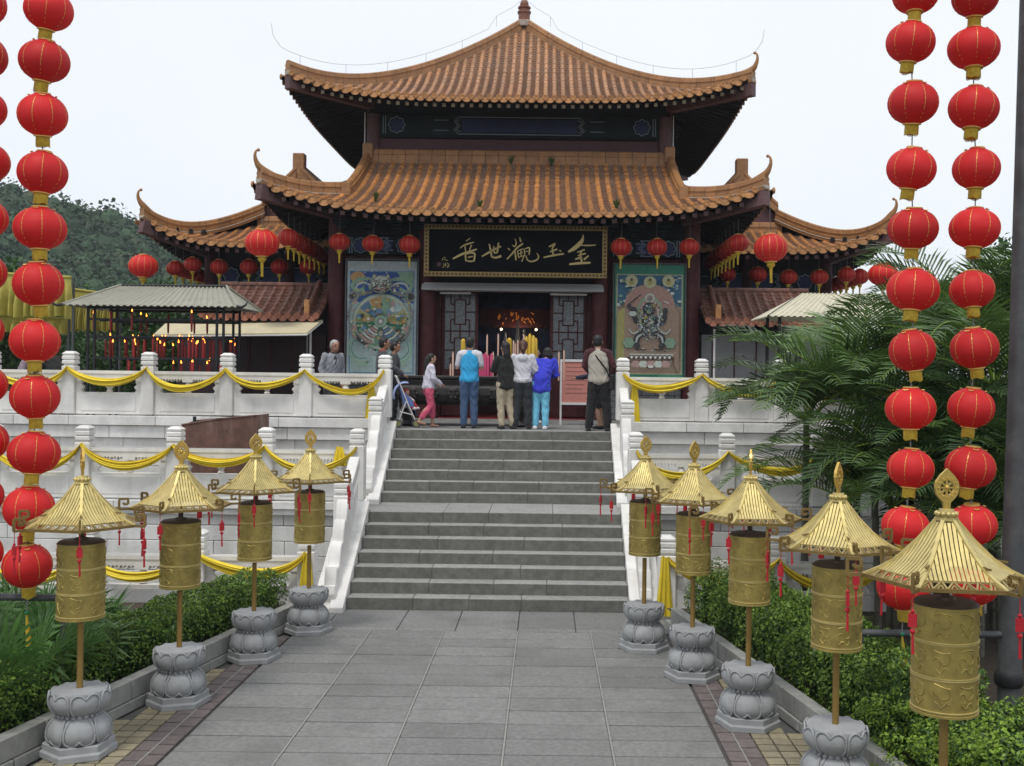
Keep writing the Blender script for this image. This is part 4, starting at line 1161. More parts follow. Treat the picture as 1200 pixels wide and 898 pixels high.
for k in range(150):
    a = rv.uniform(0, 6.28); q = rv.uniform(.9, 1.18); pl.oval(.5+.37*q*math.cos(a), .48+.26*q*math.sin(a), rv.uniform(.006,.022), rv.uniform(.004,.012), rv.choice(['grey','dark','sage','pale','green','pink','olive']), 6)
for k in range(60): pl.oval(.5+rv.gauss(0,.07), .215+rv.gauss(0,.028), rv.uniform(.005,.015), rv.uniform(.003,.007), rv.choice(['grey','dark','pale','white','rose']), 6)

for q in ((.31,.128),(.60,.13),(.40,.12),(.14,.30),(.85,.36)): pl.oval(*q, .008, .005, 'white', 6)
pl.rect(.78, .95, .84, .965, 'mid')
pr = Panel(718.5, 308, 803, 447, 24.78, 'tall painted panel of a dark dancing figure on a brownish pink ground with green borders')
pr.rect(.03, .015, .97, .985, 'teal'); pr.rect(.05, .095, .95, .945, 'cream'); pr.rect(.065, .103, .935, .935, 'tan')
pr.poly([(.065,.103),(.935,.103),(.935,.37),(.86,.36),(.80,.26),(.68,.205),(.5,.19),(.32,.205),(.20,.26),(.14,.36),(.065,.37)], 'deep')
for k in range(70):
    sx = rv.choice((-1,1)); pr.oval(.5+sx*rv.uniform(.20,.43), rv.uniform(.11,.36), rv.uniform(.015,.04), rv.uniform(.008,.016), rv.choice(['pale','white','ltblue','sage']), 8, wob=.1)
pr.oval(.5, .37, .34, .19, 'rose', 30); pr.rect(.16, .37, .84, .80, 'tan')
pr.poly([(.065,.42),(.16,.38),(.16,.86),(.065,.93)], 'olive') ; pr.poly([(.90,.42),(.84,.38),(.84,.86),(.90,.93)], 'tan')
for x in (.25, .5, .75): pr.oval(x, .155 if x != .5 else .165, .085, .05, 'cream'); pr.oval(x, .165, .035, .028, 'olive'); pr.oval(x, .145, .018, .012, 'dark', 8)
pr.oval(.5, .42, .17, .14, 'sage', 24, wob=.05, wn=11); pr.oval(.5, .42, .145, .118, 'rose', 24, wob=.04, wn=13)
pr.oval(.5, .30, .065, .04, 'pale', wob=.08, wn=9); pr.oval(.5, .302, .045, .028, 'rose'); pr.oval(.5, .305, .028, .020, 'grey', wob=.1)
pr.oval(.49, .395, .09, .062, 'dark'); pr.oval(.49, .40, .045, .034, 'grey'); pr.oval(.49, .415, .022, .010, 'pale'); pr.oval(.48, .385, .012, .007, 'dark', 8); pr.oval(.51, .385, .012, .007, 'dark', 8)
pr.oval(.5, .53, .13, .075, 'dark', wob=.05, wn=5); pr.oval(.5, .555, .10, .045, 'grey'); pr.oval(.5, .50, .055, .03, 'white', wob=.12); pr.oval(.45, .47, .03, .02, 'olive'); pr.oval(.545, .47, .03, .02, 'green')
for sx in (-1, 1):
    X = lambda v: .5+sx*(v-.5)
    pr.ribbon(curve([(X(.58),.46),(X(.66),.50),(X(.70),.47),(X(.71),.42)]), .07, 'dark'); pr.oval(X(.71), .41, .035, .03, 'dark')
    pr.ribbon(curve([(X(.56),.60),(X(.65),.62),(X(.68),.68),(X(.64),.72)]), .085, 'dark'); pr.ribbon(curve([(X(.58),.60),(X(.66),.63),(X(.68),.68)]), .03, 'pale')
    pr.ribbon(curve([(X(.54),.735),(X(.64),.735),(X(.72),.72)]), .016, 'dark'); pr.oval(X(.78), .68, .075, .045, 'sage', wob=.1)
    pr.ribbon(curve([(X(.60),.40),(X(.63),.48),(X(.62),.56),(X(.72),.60),(X(.78),.56)]), .025, 'pale')
pr.oval(.275, .40, .045, .025, 'dark'); pr.oval(.22, .37, .03, .02, 'dark'); pr.ribbon([(.20,.36),(.30,.31),(.38,.27)], .018, 'dark'); pr.oval(.27, .435, .055, .022, 'pale', wob=.12)
pr.ribbon([(.69,.27),(.69,.315)], .016, 'rose'); pr.ribbon(curve([(.68,.325),(.72,.335),(.76,.345)]), .016, 'white')
for k in range(230):
    a = rv.uniform(0, 6.28); q = math.sqrt(rv.random()); x_, y_ = .5+.17*q*math.cos(a), .50+.17*q*math.sin(a)
    pr.oval(x_, y_, rv.uniform(.005,.016), rv.uniform(.003,.010), rv.choice(['dark','dark','dark','pale','grey','olive','white','green','mid']), 6)
for k in range(40): pr.oval(rv.uniform(.2,.8), rv.uniform(.70,.92), rv.uniform(.006,.02), rv.uniform(.003,.008), rv.choice(['pale','grey','sage','rose','dark']), 6)
pr.rect(.22, .775, .80, .785, 'pale')
for k in range(9): pr.oval(.245+k*.063, .80, .026, .018, 'dark', 12); pr.oval(.245+k*.063, .803, .018, .012, 'white', 12)
for k in range(5): pr.oval(.30+k*.1, .86, .06, .028, 'pale' if k % 2 else 'pink', wob=.1)
pr.oval(.5, .885, .055, .014, 'dark'); pr.oval(.5, .88, .04, .013, 'white'); pr.rect(.60, .95, .90, .965, 'green')

# ================================================================ lanterns
def lantern_parts(Rr, red, tall=.80, ribs=10, long_tail=False):
    H = Rr*2*tall
    sh = MB(); prof = []
    for i in range(15):
        t = -math.pi/2+math.pi*i/14; prof.append((max(Rr*math.cos(t)**.9, Rr*.34), H/2*math.sin(t)))
    n = 40
    vs = []
    for (r, z) in prof:
        for k in range(n):
            a = 2*math.pi*k/n; q = 1-.018*(1-abs(math.cos(a*ribs/2)))**2*0+.012*abs(math.cos(a*ribs/2))
            vs.append((math.cos(a)*r*q, math.sin(a)*r*q, z))
    sh.add(vs, [(i*n+k, i*n+(k+1) % n, (i+1)*n+(k+1) % n, (i+1)*n+k) for i in range(14) for k in range(n)])
    shade = sh.mesh('shade', red, smooth='all')
    gt = MB()
    for k in range(ribs):
        a = 2*math.pi*k/ribs
        i0, i1 = 3, 11
        for i in range(i0, i1):
            t0 = -math.pi/2+math.pi*(i+.08)/14; t1 = -math.pi/2+math.pi*(i+.92)/14
            if i < 5 : t1 = (t0+t1)/2
            p = [(Rr*1.014*math.cos(t)**.9*math.cos(a), Rr*1.014*math.cos(t)**.9*math.sin(a), H/2*1.008*math.sin(t)) for t in (t0, t1)]
            gt.bar(p[0], p[1], Rr*.020, Rr*.01, up=(math.cos(a), math.sin(a), 0))
    for k in range(8):     # gilt cloud motifs near the top
        a = 2*math.pi*(k+.5)/8; t = math.pi*.335
        c = Vector((Rr*.99*math.cos(t)**.9*math.cos(a), Rr*.99*math.cos(t)**.9*math.sin(a), H/2*math.sin(t)*1.03)); sd_ = Vector((-math.sin(a), math.cos(a), 0))
        if k % 2: 
            for q in (-1, 0, 1): gt.ball(c+sd_*q*Rr*.07+Vector((0,0,-abs(q)*-.02*Rr)), (Rr*.05, Rr*.05, Rr*.025), 6, 4)
    trim = gt.mesh('gold_trim', M['lgold'])
    tc_ = MB(); tc_.lathe([(Rr*.32, H/2*.95), (Rr*.33, H/2*.98), (Rr*.32, H/2*1.06), (Rr*.27, H/2*1.07), (Rr*.27, H/2*1.0)], 20); top = tc_.mesh('top_ring', M['lgold'], smooth=True)
    bc_ = MB(); bc_.lathe([(Rr*.36, -H/2*.93), (Rr*.37, -H/2*1.02), (Rr*.30, -H/2*1.04)], 20); bot = bc_.mesh('bottom_ring', M['lgold'], smooth=True)
    fr = MB(); nn = 30; fh = Rr*.44
    if long_tail:
        fr.lathe([(Rr*.22, -H/2*1.03), (Rr*.26, -H/2*1.25), (Rr*.10, -H/2*1.45), (Rr*.07, -H/2*2.3), (Rr*.09, -H/2*2.5)], 10)
    else:
        for k in range(nn):
            a = 2*math.pi*k/nn; c = Vector((math.cos(a), math.sin(a), 0))*Rr*.275; sd_ = Vector((-math.sin(a), math.cos(a), 0))*Rr*.033
            z0 = -H/2*1.0; z1 = z0-fh*(1+.08*math.sin(k*7))
            fr.add([c-sd_+Vector((0,0,z0)), c+sd_+Vector((0,0,z0)), c*1.03+sd_*.7+Vector((0,0,z1)), c*1.03-sd_*.7+Vector((0,0,z1))], [(0,1,2,3)])
        fr.lathe([(Rr*.25, -H/2*1.0), (Rr*.255, -H/2*1.0-fh*.93)], 14)
    fringe = fr.mesh('fringe', M['fringe'])
    return (('shade', shade), ('gold_trim', trim), ('top_ring', top), ('bottom_ring', bot), ('fringe', fringe))
def ords(n): return ORD[n] if n < len(ORD) else 'last'
def lantern(parts, c, rz, label, group, wire=0.0, tilt=(0,0), sc=1.0, droop=None):
    t = empty('red_lantern', c, label, 'lantern', group, rz); t.rotation_euler = (tilt[0], tilt[1], rz); t.scale = (sc*rl.uniform(.96,1.04), sc*rl.uniform(.96,1.04), sc*rl.uniform(.95,1.05))
    for nm, me in parts:
        o = link(nm, me, t)
        if nm == 'gold_trim': o['kind'] = 'stuff'
    if wire: MB().tube([(0,0,0), (0,0,wire)], .004, 5).build('hanging_wire', M['wire'], t)
    return t
BIGD = 9.5
BR = 27.6*BIGD/F
big = lantern_parts(BR, M['lred'], .86, 8)
rl = random.Random(21)
strings = {
 'inner': ([(1073,-8),(1067,50),(1070,121),(1068,198),(1070,268),(1070,340),(1069,411),(1067,479),(1067,549),(1061,617),(1058,688)], 'string set apart from the pole', 1),
 'outer': ([(1143,-4),(1141,57),(1141,127),(1144,198),(1142,268),(1139,340),(1142,408),(1138,478),(1137,548),(1139,615),(1141,684)], 'string right next to the pole', 1),
 'left': ([(57,12),(52,72),(50,135),(50,203),(47,268),(45,333),(41,400),(41,465),(40,531),(34,596),(32,663)], 'string in front of the hill', -1),
 'far': ([(-22,5),(-22,66),(-21,128),(-19,191),(-20,256),(-21,320),(-24,386),(-21,452),(-20,517),(-24,582),(-26,648)], 'string outside the hillside one', -1)}
CORDS = []
for nm, (pts, lab, side) in strings.items():
    D_ = BIGD if nm != 'outer' else BIGD+.05
    c3 = [P(u, v, D_) for u, v in pts]
    up = [c3[0]+(c3[0]-c3[1])*k for k in (2, 1)]
    allp = up+c3
    for i, c in enumerate(allp):
        grp = 'red lanterns, %s' % lab
        lantern(big, c, rl.uniform(0, 6), '%s red lantern up from the low rail, %s' % (ords(len(allp)-1-i), lab), grp, tilt=(rl.uniform(-.13,.13), rl.uniform(-.14,.14)), sc=rl.uniform(.95,1.05))
    cb = MB(); pth = [Vector((allp[0].x, allp[0].y, 7.6))]+allp+[allp[-1]-Vector((0,0,.42))]
    cb.tube(pth, .006, 6)
    CORDS.append((side, cb))
    # small bead and yellow tail tied to the lower rail
    e = pth[-1]
    tl = empty('lantern_tail', e-Vector((0,0,.30)), 'short yellow tail with green bead, %s' % lab, 'tassel', 'lantern string tails')
    b = MB(); b.ball((0,0,.30), .018, 8, 6); b.build('bead', mat('green_bead', (.02,.25,.12), .3, 0), tl, smooth=True)
    b = MB(); b.tube([(0,0,.28),(.01,0,.16),(.03,0,0)], [.008,.02,.028], 8); b.build('tail', M['fringe'], tl, smooth=True)
# frames that carry the strings
for side in (-1, 1):
    if side > 0: px, lab = P(1187, 400, BIGD+.1).x, 'dark grey steel lantern pole with low rail, standing before the palms'
    else: px, lab = -5.45, 'dark grey steel lantern pole with low rail, standing before the hill'
    fr = empty('lantern_pole', (px, BIGD+.1, g(BIGD)+.18), lab, 'pole', 'lantern poles')
    b = MB(); lean = [(.0-.10*0, 0, 0), (.02, 0, 1.0), (.06*1, 0, 3.0), (.14, 0, 7.6)]
    b.tube(lean if side > 0 else [(0,0,0),(0,0,7.6)], [.10,.10,.095,.09] if side > 0 else .1, 14, ref=(0,1,0)); b.build('pole', M['greymetal'], fr, smooth=True)
    b = MB(); b.lathe([(.115, .30), (.125, .32), (.125, .40), (.115, .42)], 14); b.build('pole_collar', M['blackmetal'], fr, smooth=True)
    rail_z = P(1100, 746, BIGD).z-fr.location.z if side > 0 else P(35, 703, BIGD).z-fr.location.z
    x_in = (P(1008, 746, BIGD).x if side > 0 else P(76, 703, BIGD).x)-px
    b = MB(); b.tube([(0,0,rail_z), (x_in,0,rail_z)], .032, 10); b.build('lower_rail', M['greymetal'], fr, smooth=True)
    b = MB(); b.tube([(0,0,7.42), (x_in,0,7.42)], .04, 10); b.build('upper_arm', M['greymetal'], fr, smooth=True)
    for s_, cb in CORDS:
        if s_ == side: cb.build('cord', M['wire'], fr, world=True)
    # short leg carrying the free end of the rail
    b = MB(); b.tube([(x_in*.97,0,0), (x_in*.97,0,rail_z)], .022, 8); b.build('rail_leg', M['greymetal'], fr, smooth=True)
# lanterns under the eaves
sm = lantern_parts(.235, M['lred2'], .82, 12, True)
md = lantern_parts(.37, M['lred'], .80, 14, True)
def eave_l(u, v, D, label, group, parts=sm, sc=1.0, roofz=None):
    c = P(u, v, D); w = (roofz-c.z)/sc if roofz else .5
    lantern(parts, c, rl.uniform(0,6), label, group, wire=max(.2, w), tilt=(rl.uniform(-.05,.05), rl.uniform(-.05,.05)), sc=sc)
for k, (u, v) in enumerate(((480,287),(437,286),(398,284))): eave_l(u, v, 24.0, 'small red lantern, %s from the name board, above the beast wheel panel' % ORD[k], 'small lanterns above the beast wheel panel', roofz=6.85)
for k, (u, v) in enumerate(((728,290),(770,290),(808,290))): eave_l(u, v, 24.0, 'small red lantern, %s from the name board, above the dancing figure panel' % ORD[k], 'small lanterns above the dancing figure panel', roofz=6.85)
for i in range(8):
    d = 23.95+i*.55
    for sgn, wd in ((-1, 'candle shelter'), (1, 'palms')):
        x = sgn*5.05
        lantern(sm, (x, d, 6.32), rl.uniform(0,6), 'small red lantern, %s from the corner, under the main side eave facing the %s' % (ORD[i], wd), 'lantern row under the side eave facing the %s' % wd, wire=.55)
eave_l(307, 285, 23.15, 'large red lantern hanging from the main roof corner above the candle shelter', 'large corner lanterns', md, roofz=7.4)
eave_l(903, 291, 23.15, 'large red lantern hanging from the main roof corner on the palm side', 'large corner lanterns', md, roofz=7.4)
eave_l(168, 312, 26.8, 'large red lantern hanging from the side hall roof corner above the candle shelter', 'large corner lanterns', md, roofz=7.1)
eave_l(1035, 322, 26.8, 'large red lantern hanging from the side hall roof corner behind the palms', 'large corner lanterns', md, roofz=7.1)
for k, (u, v) in enumerate(((362,313),(328,313),(292,313),(257,313),(226,310))): eave_l(u, v, 27.7, 'small red lantern, %s from the main hall, on the side hall eave above candles' % ORD[k], 'side hall lanterns above the candle shelter', roofz=6.6)
for k, (u, v) in enumerate(((852,322),(888,322),(924,325),(960,325),(992,322))): eave_l(u, v, 27.7, 'small red lantern, %s from the main hall, on the eave above the cream shelter' % ORD[k], 'side hall lanterns above the cream shelter', roofz=6.6)
for i in range(5):
    for sgn, wd in ((-1, 'hillside'), (1, 'palm')):
        lantern(sm, (sgn*8.95, 27.9+i*.6, 5.98), rl.uniform(0,6), 'small red lantern, %s from the corner, under the outer side hall eave, %s side' % (ORD[i], wd), 'lantern row under the outer side hall eave, %s side' % wd, wire=.6)
# ================================================================ prayer wheels
def petal_mesh(prof, flip=False, n=6, name='petal'):
    """heart-tipped lotus petal with a raised rim, lying on a turned body with the given (r, z) profile"""
    zs = [q[1] for q in prof]; z0, z1 = min(zs), max(zs)
    def rad(z):
        for (ra, za), (rb, zb) in zip(prof[:-1], prof[1:]):
            if min(za, zb)-1e-6 <= z <= max(za, zb)+1e-6: return ra+(rb-ra)*(z-za)/(zb-za)
        return prof[-1][0]
    half = math.pi/n*.96
    def pt(u, t, off):
        z = z0+(z1-z0)*(1-t if flip else t); r = rad(z)+off; a = u*half
        return (r*math.sin(a), -r*math.cos(a), z)
    rim = [(-.80,.03),(-.95,.30),(-.97,.60),(-.93,.80),(-.78,.93),(-.52,.985),(-.28,.95),(-.10,.86),(0,.79),(.10,.86),(.28,.95),(.52,.985),(.78,.93),(.93,.80),(.97,.60),(.95,.30),(.80,.03)]
    b = MB(); b.tube([pt(u, t, .012) for u, t in curve(rim, 3)], .0095, 6)
    NU, NV = 10, 8; vs = []
    def top(u):
        u = abs(u)
        for (ua, ta), (ub, tb_) in zip(rim[8:], rim[9:]):
            if ua <= u <= ub: return ta+(tb_-ta)*(u-ua)/(ub-ua)
        return .6
    for j in range(NV+1):
        for i in range(NU+1):
            u = -.93+1.86*i/NU; t = .03+(top(u)-.03)*j/NV
            vs.append(pt(u*(.86+.14*min(1, t*3)), t, .004+.016*(1-u*u)*math.sin(math.pi*min(1, .15+t*.8))))
    b.add(vs, [(j*(NU+1)+i, j*(NU+1)+i+1, (j+1)*(NU+1)+i+1, (j+1)*(NU+1)+i) for j in range(NV) for i in range(NU)])
    return b.mesh(name, M['lotus'], smooth='all')
W_ROOT = empty('prayer_wheel', (0,0,0), 'x', 'prayer wheel', 'golden prayer wheels lining the path')
def wp(b, name, mt, parent=None, **k): return b.build(name, mt, parent or W_ROOT, **k)
BH = .55
LOWP = [(.210,.120),(.234,.142),(.244,.172),(.242,.215),(.226,.262),(.196,.302),(.168,.324),(.152,.334)]
UPP = [(.150,.348),(.182,.366),(.208,.394),(.225,.430),(.232,.468),(.230,.505),(.220,.540)]
b = MB(); b.lathe([(.305,0),(.305,.055),(.285,.06),(.285,.12),(.22,.12)], 6, rot=0); wp(b, 'plinth', M['lotus'], bevel=.006)
b = MB(); b.lathe(LOWP, 30); low = wp(b, 'lower_lotus', M['lotus'], smooth=True)
pmh = petal_mesh(LOWP, True)
for k in range(6): link('petal', pmh, low, rot=(0,0,k*math.pi/3))
b = MB()
for k in range(22): a = 2*math.pi*k/22; b.ball((.168*math.cos(a), .168*math.sin(a), .341), .020, 8, 6)
b.lathe([(.162,.325),(.162,.357)], 20); wp(b, 'bead_ring', M['lotus'], smooth=True)
b = MB(); b.lathe(UPP+[(.05,.546),(.0,.547)], 30); upl = wp(b, 'upper_lotus', M['lotus'], smooth=True)
pmu = petal_mesh(UPP)
for k in range(6): link('petal', pmu, upl, rot=(0,0,k*math.pi/3+.2))
b = MB(); b.lathe([(.026,0),(.026,.56)], 12, (0,0,BH-.02)); wp(b, 'pole', M['pole'], smooth=True)
DR, D0, D1_ = .188, BH+.585, BH+1.215
b = MB(); b.lathe([(DR*.9, D0), (DR+.006, D0), (DR+.006, D0+.012), (DR, D0+.016), (DR, D1_-.012), (DR+.004, D1_-.010), (DR+.004, D1_), (DR*.98, D1_)], 40); drum = wp(b, 'drum', M['brass'], smooth=True)
for z in (D0+.03, D0+.215, D0+.225, D0+.42, D0+.43):
    b = MB(); b.lathe([(DR-.002, z-.004), (DR+.006, z-.003), (DR+.006, z+.003), (DR-.002, z+.004)], 40, cap=False); wp(b, 'band', M['brassroof'], drum, smooth=True)
b = MB(); rw = random.Random(4)
glyphs = []
for gk in range(4):
    strokes = []
    cur = rw.choice((0,1))
    strokes.append([(-.045+.09*t, .06+.012*math.sin(t*3+gk)) for t in np.linspace(0, 1, 5)])
    strokes.append([(.01+.035*math.cos(t), .02+.035*math.sin(t)) for t in np.linspace(1.3, -1.8, 8)])
    strokes.append([(-.03+.02*math.cos(t+gk), -.005+.03*math.sin(t)) for t in np.linspace(.2, 4.4, 8)])
    strokes.append([(.0+.04*t, -.05-.018*math.sin(t*4+gk)) for t in np.linspace(-1, 1, 6)])
    glyphs.append(strokes)
for row in range(3):
    zc = D0+(.125, .325, .53)[row]
    for k in range(8):
        a0 = 2*math.pi*k/8+.2
        for stq in glyphs[(k+row) % 4]:
            pts = []
            for x, z in stq:
                a = a0+x/DR; pts.append(((DR+.001)*math.cos(a), (DR+.001)*math.sin(a), zc+z))
            b.tube(pts, .0040, 5)
wp(b, 'raised_script', M['brass'], drum, smooth=True)['kind'] = 'stuff'
b = MB(); b.lathe([(DR+.002, D1_+.0005), (DR*.9, D1_+.018), (.06, D1_+.024), (.05, D1_+.04)], 30); wp(b, 'drum_lid', M['bronzecap'], smooth=True)
b = MB(); b.lathe([(.024, D1_+.02), (.024, D1_+.10), (.034, D1_+.11), (.034, D1_+.14)], 12); wp(b, 'neck', M['bronzecap'], smooth=True)
RE, RT, RR, RTT = BH+1.365, BH+1.71, .475, .055
b = MB()
hexp = [(RR*math.sin(k*math.pi/3), -RR*math.cos(k*math.pi/3), RE) for k in range(6)]
hext = [(RTT*math.sin(k*math.pi/3), -RTT*math.cos(k*math.pi/3), RT) for k in range(6)]
def lerp3(a, c, t): return tuple(a[i]+(c[i]-a[i])*t for i in range(3))
b.bar((0,0,D1_+.12), (0,0,RT), .022, .022)
for k in range(6): b.bar(hexp[k], hexp[(k+1) % 6], .016, .022)
for k in range(6):
    p = lerp3(hexp[k], (0,0,RE), 1); b.bar((0,0,RE+.14), lerp3(hexp[k], hext[k], .30), .012, .012)
roof = wp(b, 'roof_frame', M['brassdk'])
def roofpt(s, t, k):  # s across the face, t from eave up; slightly concave slope
    a = lerp3(hexp[k], hexp[(k+1) % 6], s); c = lerp3(hext[k], hext[(k+1) % 6], s)
    q = lerp3(a, c, t); return (q[0], q[1], q[2]-.055*math.sin(math.pi*t)**1.0)
b = MB()
k = 0
NS = 19
tb = .20
for i in range(NS):
    s0 = (i+.5)/NS
    # slats keep parallel: each slat ends where it meets the ridge bar
    x = s0-.5; tmax = 1-max(0, (abs(x)*2-.12)/.88)
    tmax = min(tmax, .985)
    if tmax <= tb+.03: continue
    def sp(t):
        w = 1-t*(1-RTT/RR); return min(1, max(0, .5+x/w))
    pts = [roofpt(sp(t), t, 0) for t in np.linspace(tb, tmax*.985, 4)]
    for a, c in zip(pts[:-1], pts[1:]): b.bar(a, c, .0185, .008)
face = b.mesh('roof_face', M['brassroof']); b = MB()
pts = [roofpt(s, tb, 0) for s in (0, 1)]; b.bar(pts[0], pts[1], .014, .012)
NZ = 6
for i in range(NZ):        # zigzag band along the eave
    a, c, m_ = i/NZ, (i+1)/NZ, (i+.5)/NZ
    b.bar(roofpt(a, .02, 0), roofpt(m_, tb, 0), .011, .010); b.bar(roofpt(m_, tb, 0), roofpt(c, .02, 0), .011, .010)
    b.bar(roofpt(a+.25/NZ, .02, 0), roofpt(m_, tb*.6, 0), .007, .008); b.bar(roofpt(m_, tb*.6, 0), roofpt(c-.25/NZ, .02, 0), .007, .008)
lattice_ = b.mesh('eave_lattice', mat('dull_brass', (.36,.275,.11), .45, .2, 12, metal=.4))
b = MB(); pts = [roofpt(0, t, 0) for t in np.linspace(0, 1, 5)]
for a, c in zip(pts[:-1], pts[1:]): b.bar((a[0], a[1], a[2]+.006), (c[0], c[1], c[2]+.006), .022, .016)
rbar = b.mesh('ridge_bar', M['brassroof'])
# squared scroll at each corner
sp_ = [(0,0),(.10,0),(.10,.095),(.02,.095),(.02,.045),(.06,.045),(.06,.062)]
b = MB()
for (x0, z0), (x1, z1) in zip(sp_[:-1], sp_[1:]):
    b.bar((0, -RR-x0+.01, RE+z0), (0, -RR-x1+.01, RE+z1), .02, .016, up=(1,0,0))
scr = b.mesh('corner_scroll', M['brassdk'])
b = MB(); yv = -RR-.085
b.tube([(0,yv,RE),(0,yv,RE-.12)], .003, 5); b.ball((0,yv,RE-.105), .012, 8, 6); b.cbox((0,yv,RE-.155), (.045,.018,.075)); b.ball((0,yv,RE-.215), .016, 8, 6); b.tube([(0,yv,RE-.21),(.004,yv,RE-.34)], [.006,.009], 6)
tas = b.mesh('tassel', M['tassel'])
for k in range(6):
    rz = k*math.pi/3
    link('roof_face', face, W_ROOT, rot=(0,0,rz))['kind'] = 'stuff'
    link('eave_lattice', lattice_, W_ROOT, rot=(0,0,rz))['kind'] = 'stuff'
    link('ridge_bar', rbar, W_ROOT, rot=(0,0,rz)); link('corner_scroll', scr, W_ROOT, rot=(0,0,rz)); link('tassel', tas, W_ROOT, rot=(0,0,rz))
b = MB(); b.lathe([(.07,RT-.005),(.07,RT+.012),(.055,RT+.016),(.055,RT+.026)], 6, rot=math.pi/2)
for k in range(12): a = math.pi*k/6; b.ball((.056*math.cos(a), .056*math.sin(a), RT+.034), .015, 6, 5)
b.lathe([(.05,RT+.02),(.045,RT+.06),(.0,RT+.062)], 12); wp(b, 'crown_ring', M['brassroof'], smooth=True)
# pierced flame-shaped finial
fz = RT+.055; b = MB()
out = [(-.020, 0), (-.022, .045), (-.045, .065), (-.068, .095), (-.076, .132), (-.070, .168), (-.044, .204), (0, .245), (.044, .204), (.070, .168), (.076, .132), (.068, .095), (.045, .065), (.022, .045), (.020, 0)]
cz = .132; n = len(out); ring = []
N = 32; inner = [(.040*math.cos(t), cz+.042*math.sin(t)) for t in np.linspace(0, 2*math.pi, N, endpoint=False)]
for sy in (-.010, .010):
    vs = [(x, sy, fz+z) for x, z in out]; b.add(vs, [tuple(range(n))]) if False else None
def rad(t):  # outer outline radius around the pierced centre
    c, s_ = math.cos(t), math.sin(t); best = .3
    for (x0, z0), (x1, z1) in zip(out, out[1:]+out[:1]):
        dx, dz = x1-x0, z1-z0; den = c*dz-s_*dx
        if abs(den) < 1e-9: continue
        u = ((x0)*dz-(z0-cz)*dx)/den; v = (x0*s_-(z0-cz)*c)/den*-1
        v = ((u*c-x0)*dx+(u*s_-(z0-cz))*dz)/(dx*dx+dz*dz)
        if u > 0 and -.001 <= v <= 1.001: best = min(best, u)
    return best
NN = 48; ths = np.linspace(0, 2*math.pi, NN, endpoint=False); vs = []
for sy in (-.010, .010):
    for t in ths: q = rad(t); vs.append((q*math.cos(t), sy, fz+cz+q*math.sin(t)))
    for t in ths: vs.append((.044*math.cos(t), sy, fz+cz+.044*math.sin(t)))
fs = []
for i in range(NN):
    j = (i+1) % NN
    fs += [(i, j, NN+j, NN+i), (2*NN+i, 3*NN+i, 3*NN+j, 2*NN+j), (i, 2*NN+i, 2*NN+j, j), (NN+i, NN+j, 3*NN+j, 3*NN+i)]
b.add(vs, fs)
for k in range(4): a = k*math.pi/4; b.bar((.045*math.cos(a), 0, fz+cz+.045*math.sin(a)), (-.045*math.cos(a), 0, fz+cz-.045*math.sin(a)), .010, .012, up=(0,1,0))
for k in range(12):
    a = k*math.pi/6; q = .058; 
    for sy in (-.012, .012): b.ball((q*math.cos(a), sy, fz+cz+q*math.sin(a)), .006, 6, 4)
b.ball((0,0,fz+cz), (.016,.016,.016), 8, 6)
wp(b, 'finial', M['gilt'])
W_ROOT_kids = list(W_ROOT.children)
wheels = [('L', 98, 8.94, 22, -60), ('L', 214, 10.38, 0, -8), ('L', 301, 12.1, 14, 40), ('L', 365, 13.5, 12, -8),
          ('R', 758, 12.8, 10, 25), ('R', 815, 11.54, 2, 40), ('R', 881, 9.93, 30, 80), ('R', 984, 8.21, -2, 55), ('R', 1111, 6.3, 22, 8)]
wl_ = ['golden prayer wheel on a lotus base beside the fan palms, second post from the lantern string over the hedge',
       'golden prayer wheel standing between the fan palms and the rusty steel box',
       'golden prayer wheel second from the stair foot on the stroller side',
       'golden prayer wheel at the stair foot on the stroller side of the path',
       'golden prayer wheel at the stair foot on the palm tree side of the path',
       'golden prayer wheel second from the stair foot on the palm tree side',
       'golden prayer wheel with edge-on finial, third from the stair foot, palm tree side',
       'golden prayer wheel fourth from the stair foot on the palm tree side',
       'golden prayer wheel in front of the lantern strings on the palm tree side']
wl_[0] = 'golden prayer wheel beside the fan palms and red lantern string, furthest from the stair foot'
wl_[1] = 'golden prayer wheel third from the stair foot on the stroller side'
for i, (sd_, u, D_, rdeg, fin) in enumerate(wheels):
    o = W_ROOT if i == 0 else copy_tree(W_ROOT)
    if i == 0: pass
    x = CX+(u-U0)*D_/F
    z = g(D_)+(.09 if i == 8 else 0)
    if i != 0:
        pass
    o.location = (x, D_, z); o.rotation_euler = (0,0,0); o['label'] = wl_[i]
    for ch in o.children:
        nm = ch.name.split('.')[0]
        if nm in ('roof_face', 'eave_lattice', 'ridge_bar', 'corner_scroll', 'tassel'): ch.rotation_euler.z = ch.rotation_euler.z+R(rdeg)-R(wheels[0][3] if i else 0)
        elif nm in ('roof_frame', 'crown_ring'): ch.rotation_euler.z = R(rdeg)
        elif nm == 'finial': ch.rotation_euler.z = R(fin)
        elif nm in ('drum',): ch.rotation_euler.z = i*1.1
        elif nm in ('plinth', 'upper_lotus', 'lower_lotus'): ch.rotation_euler.z = math.atan2(-(x-CX), D_)*1.0+(.1*i if nm == 'upper_lotus' else 0)

o = MB().box(-.36,.36,-.36,.36,-.09,0).build('footing', M['kerb'], o, bevel=.01)
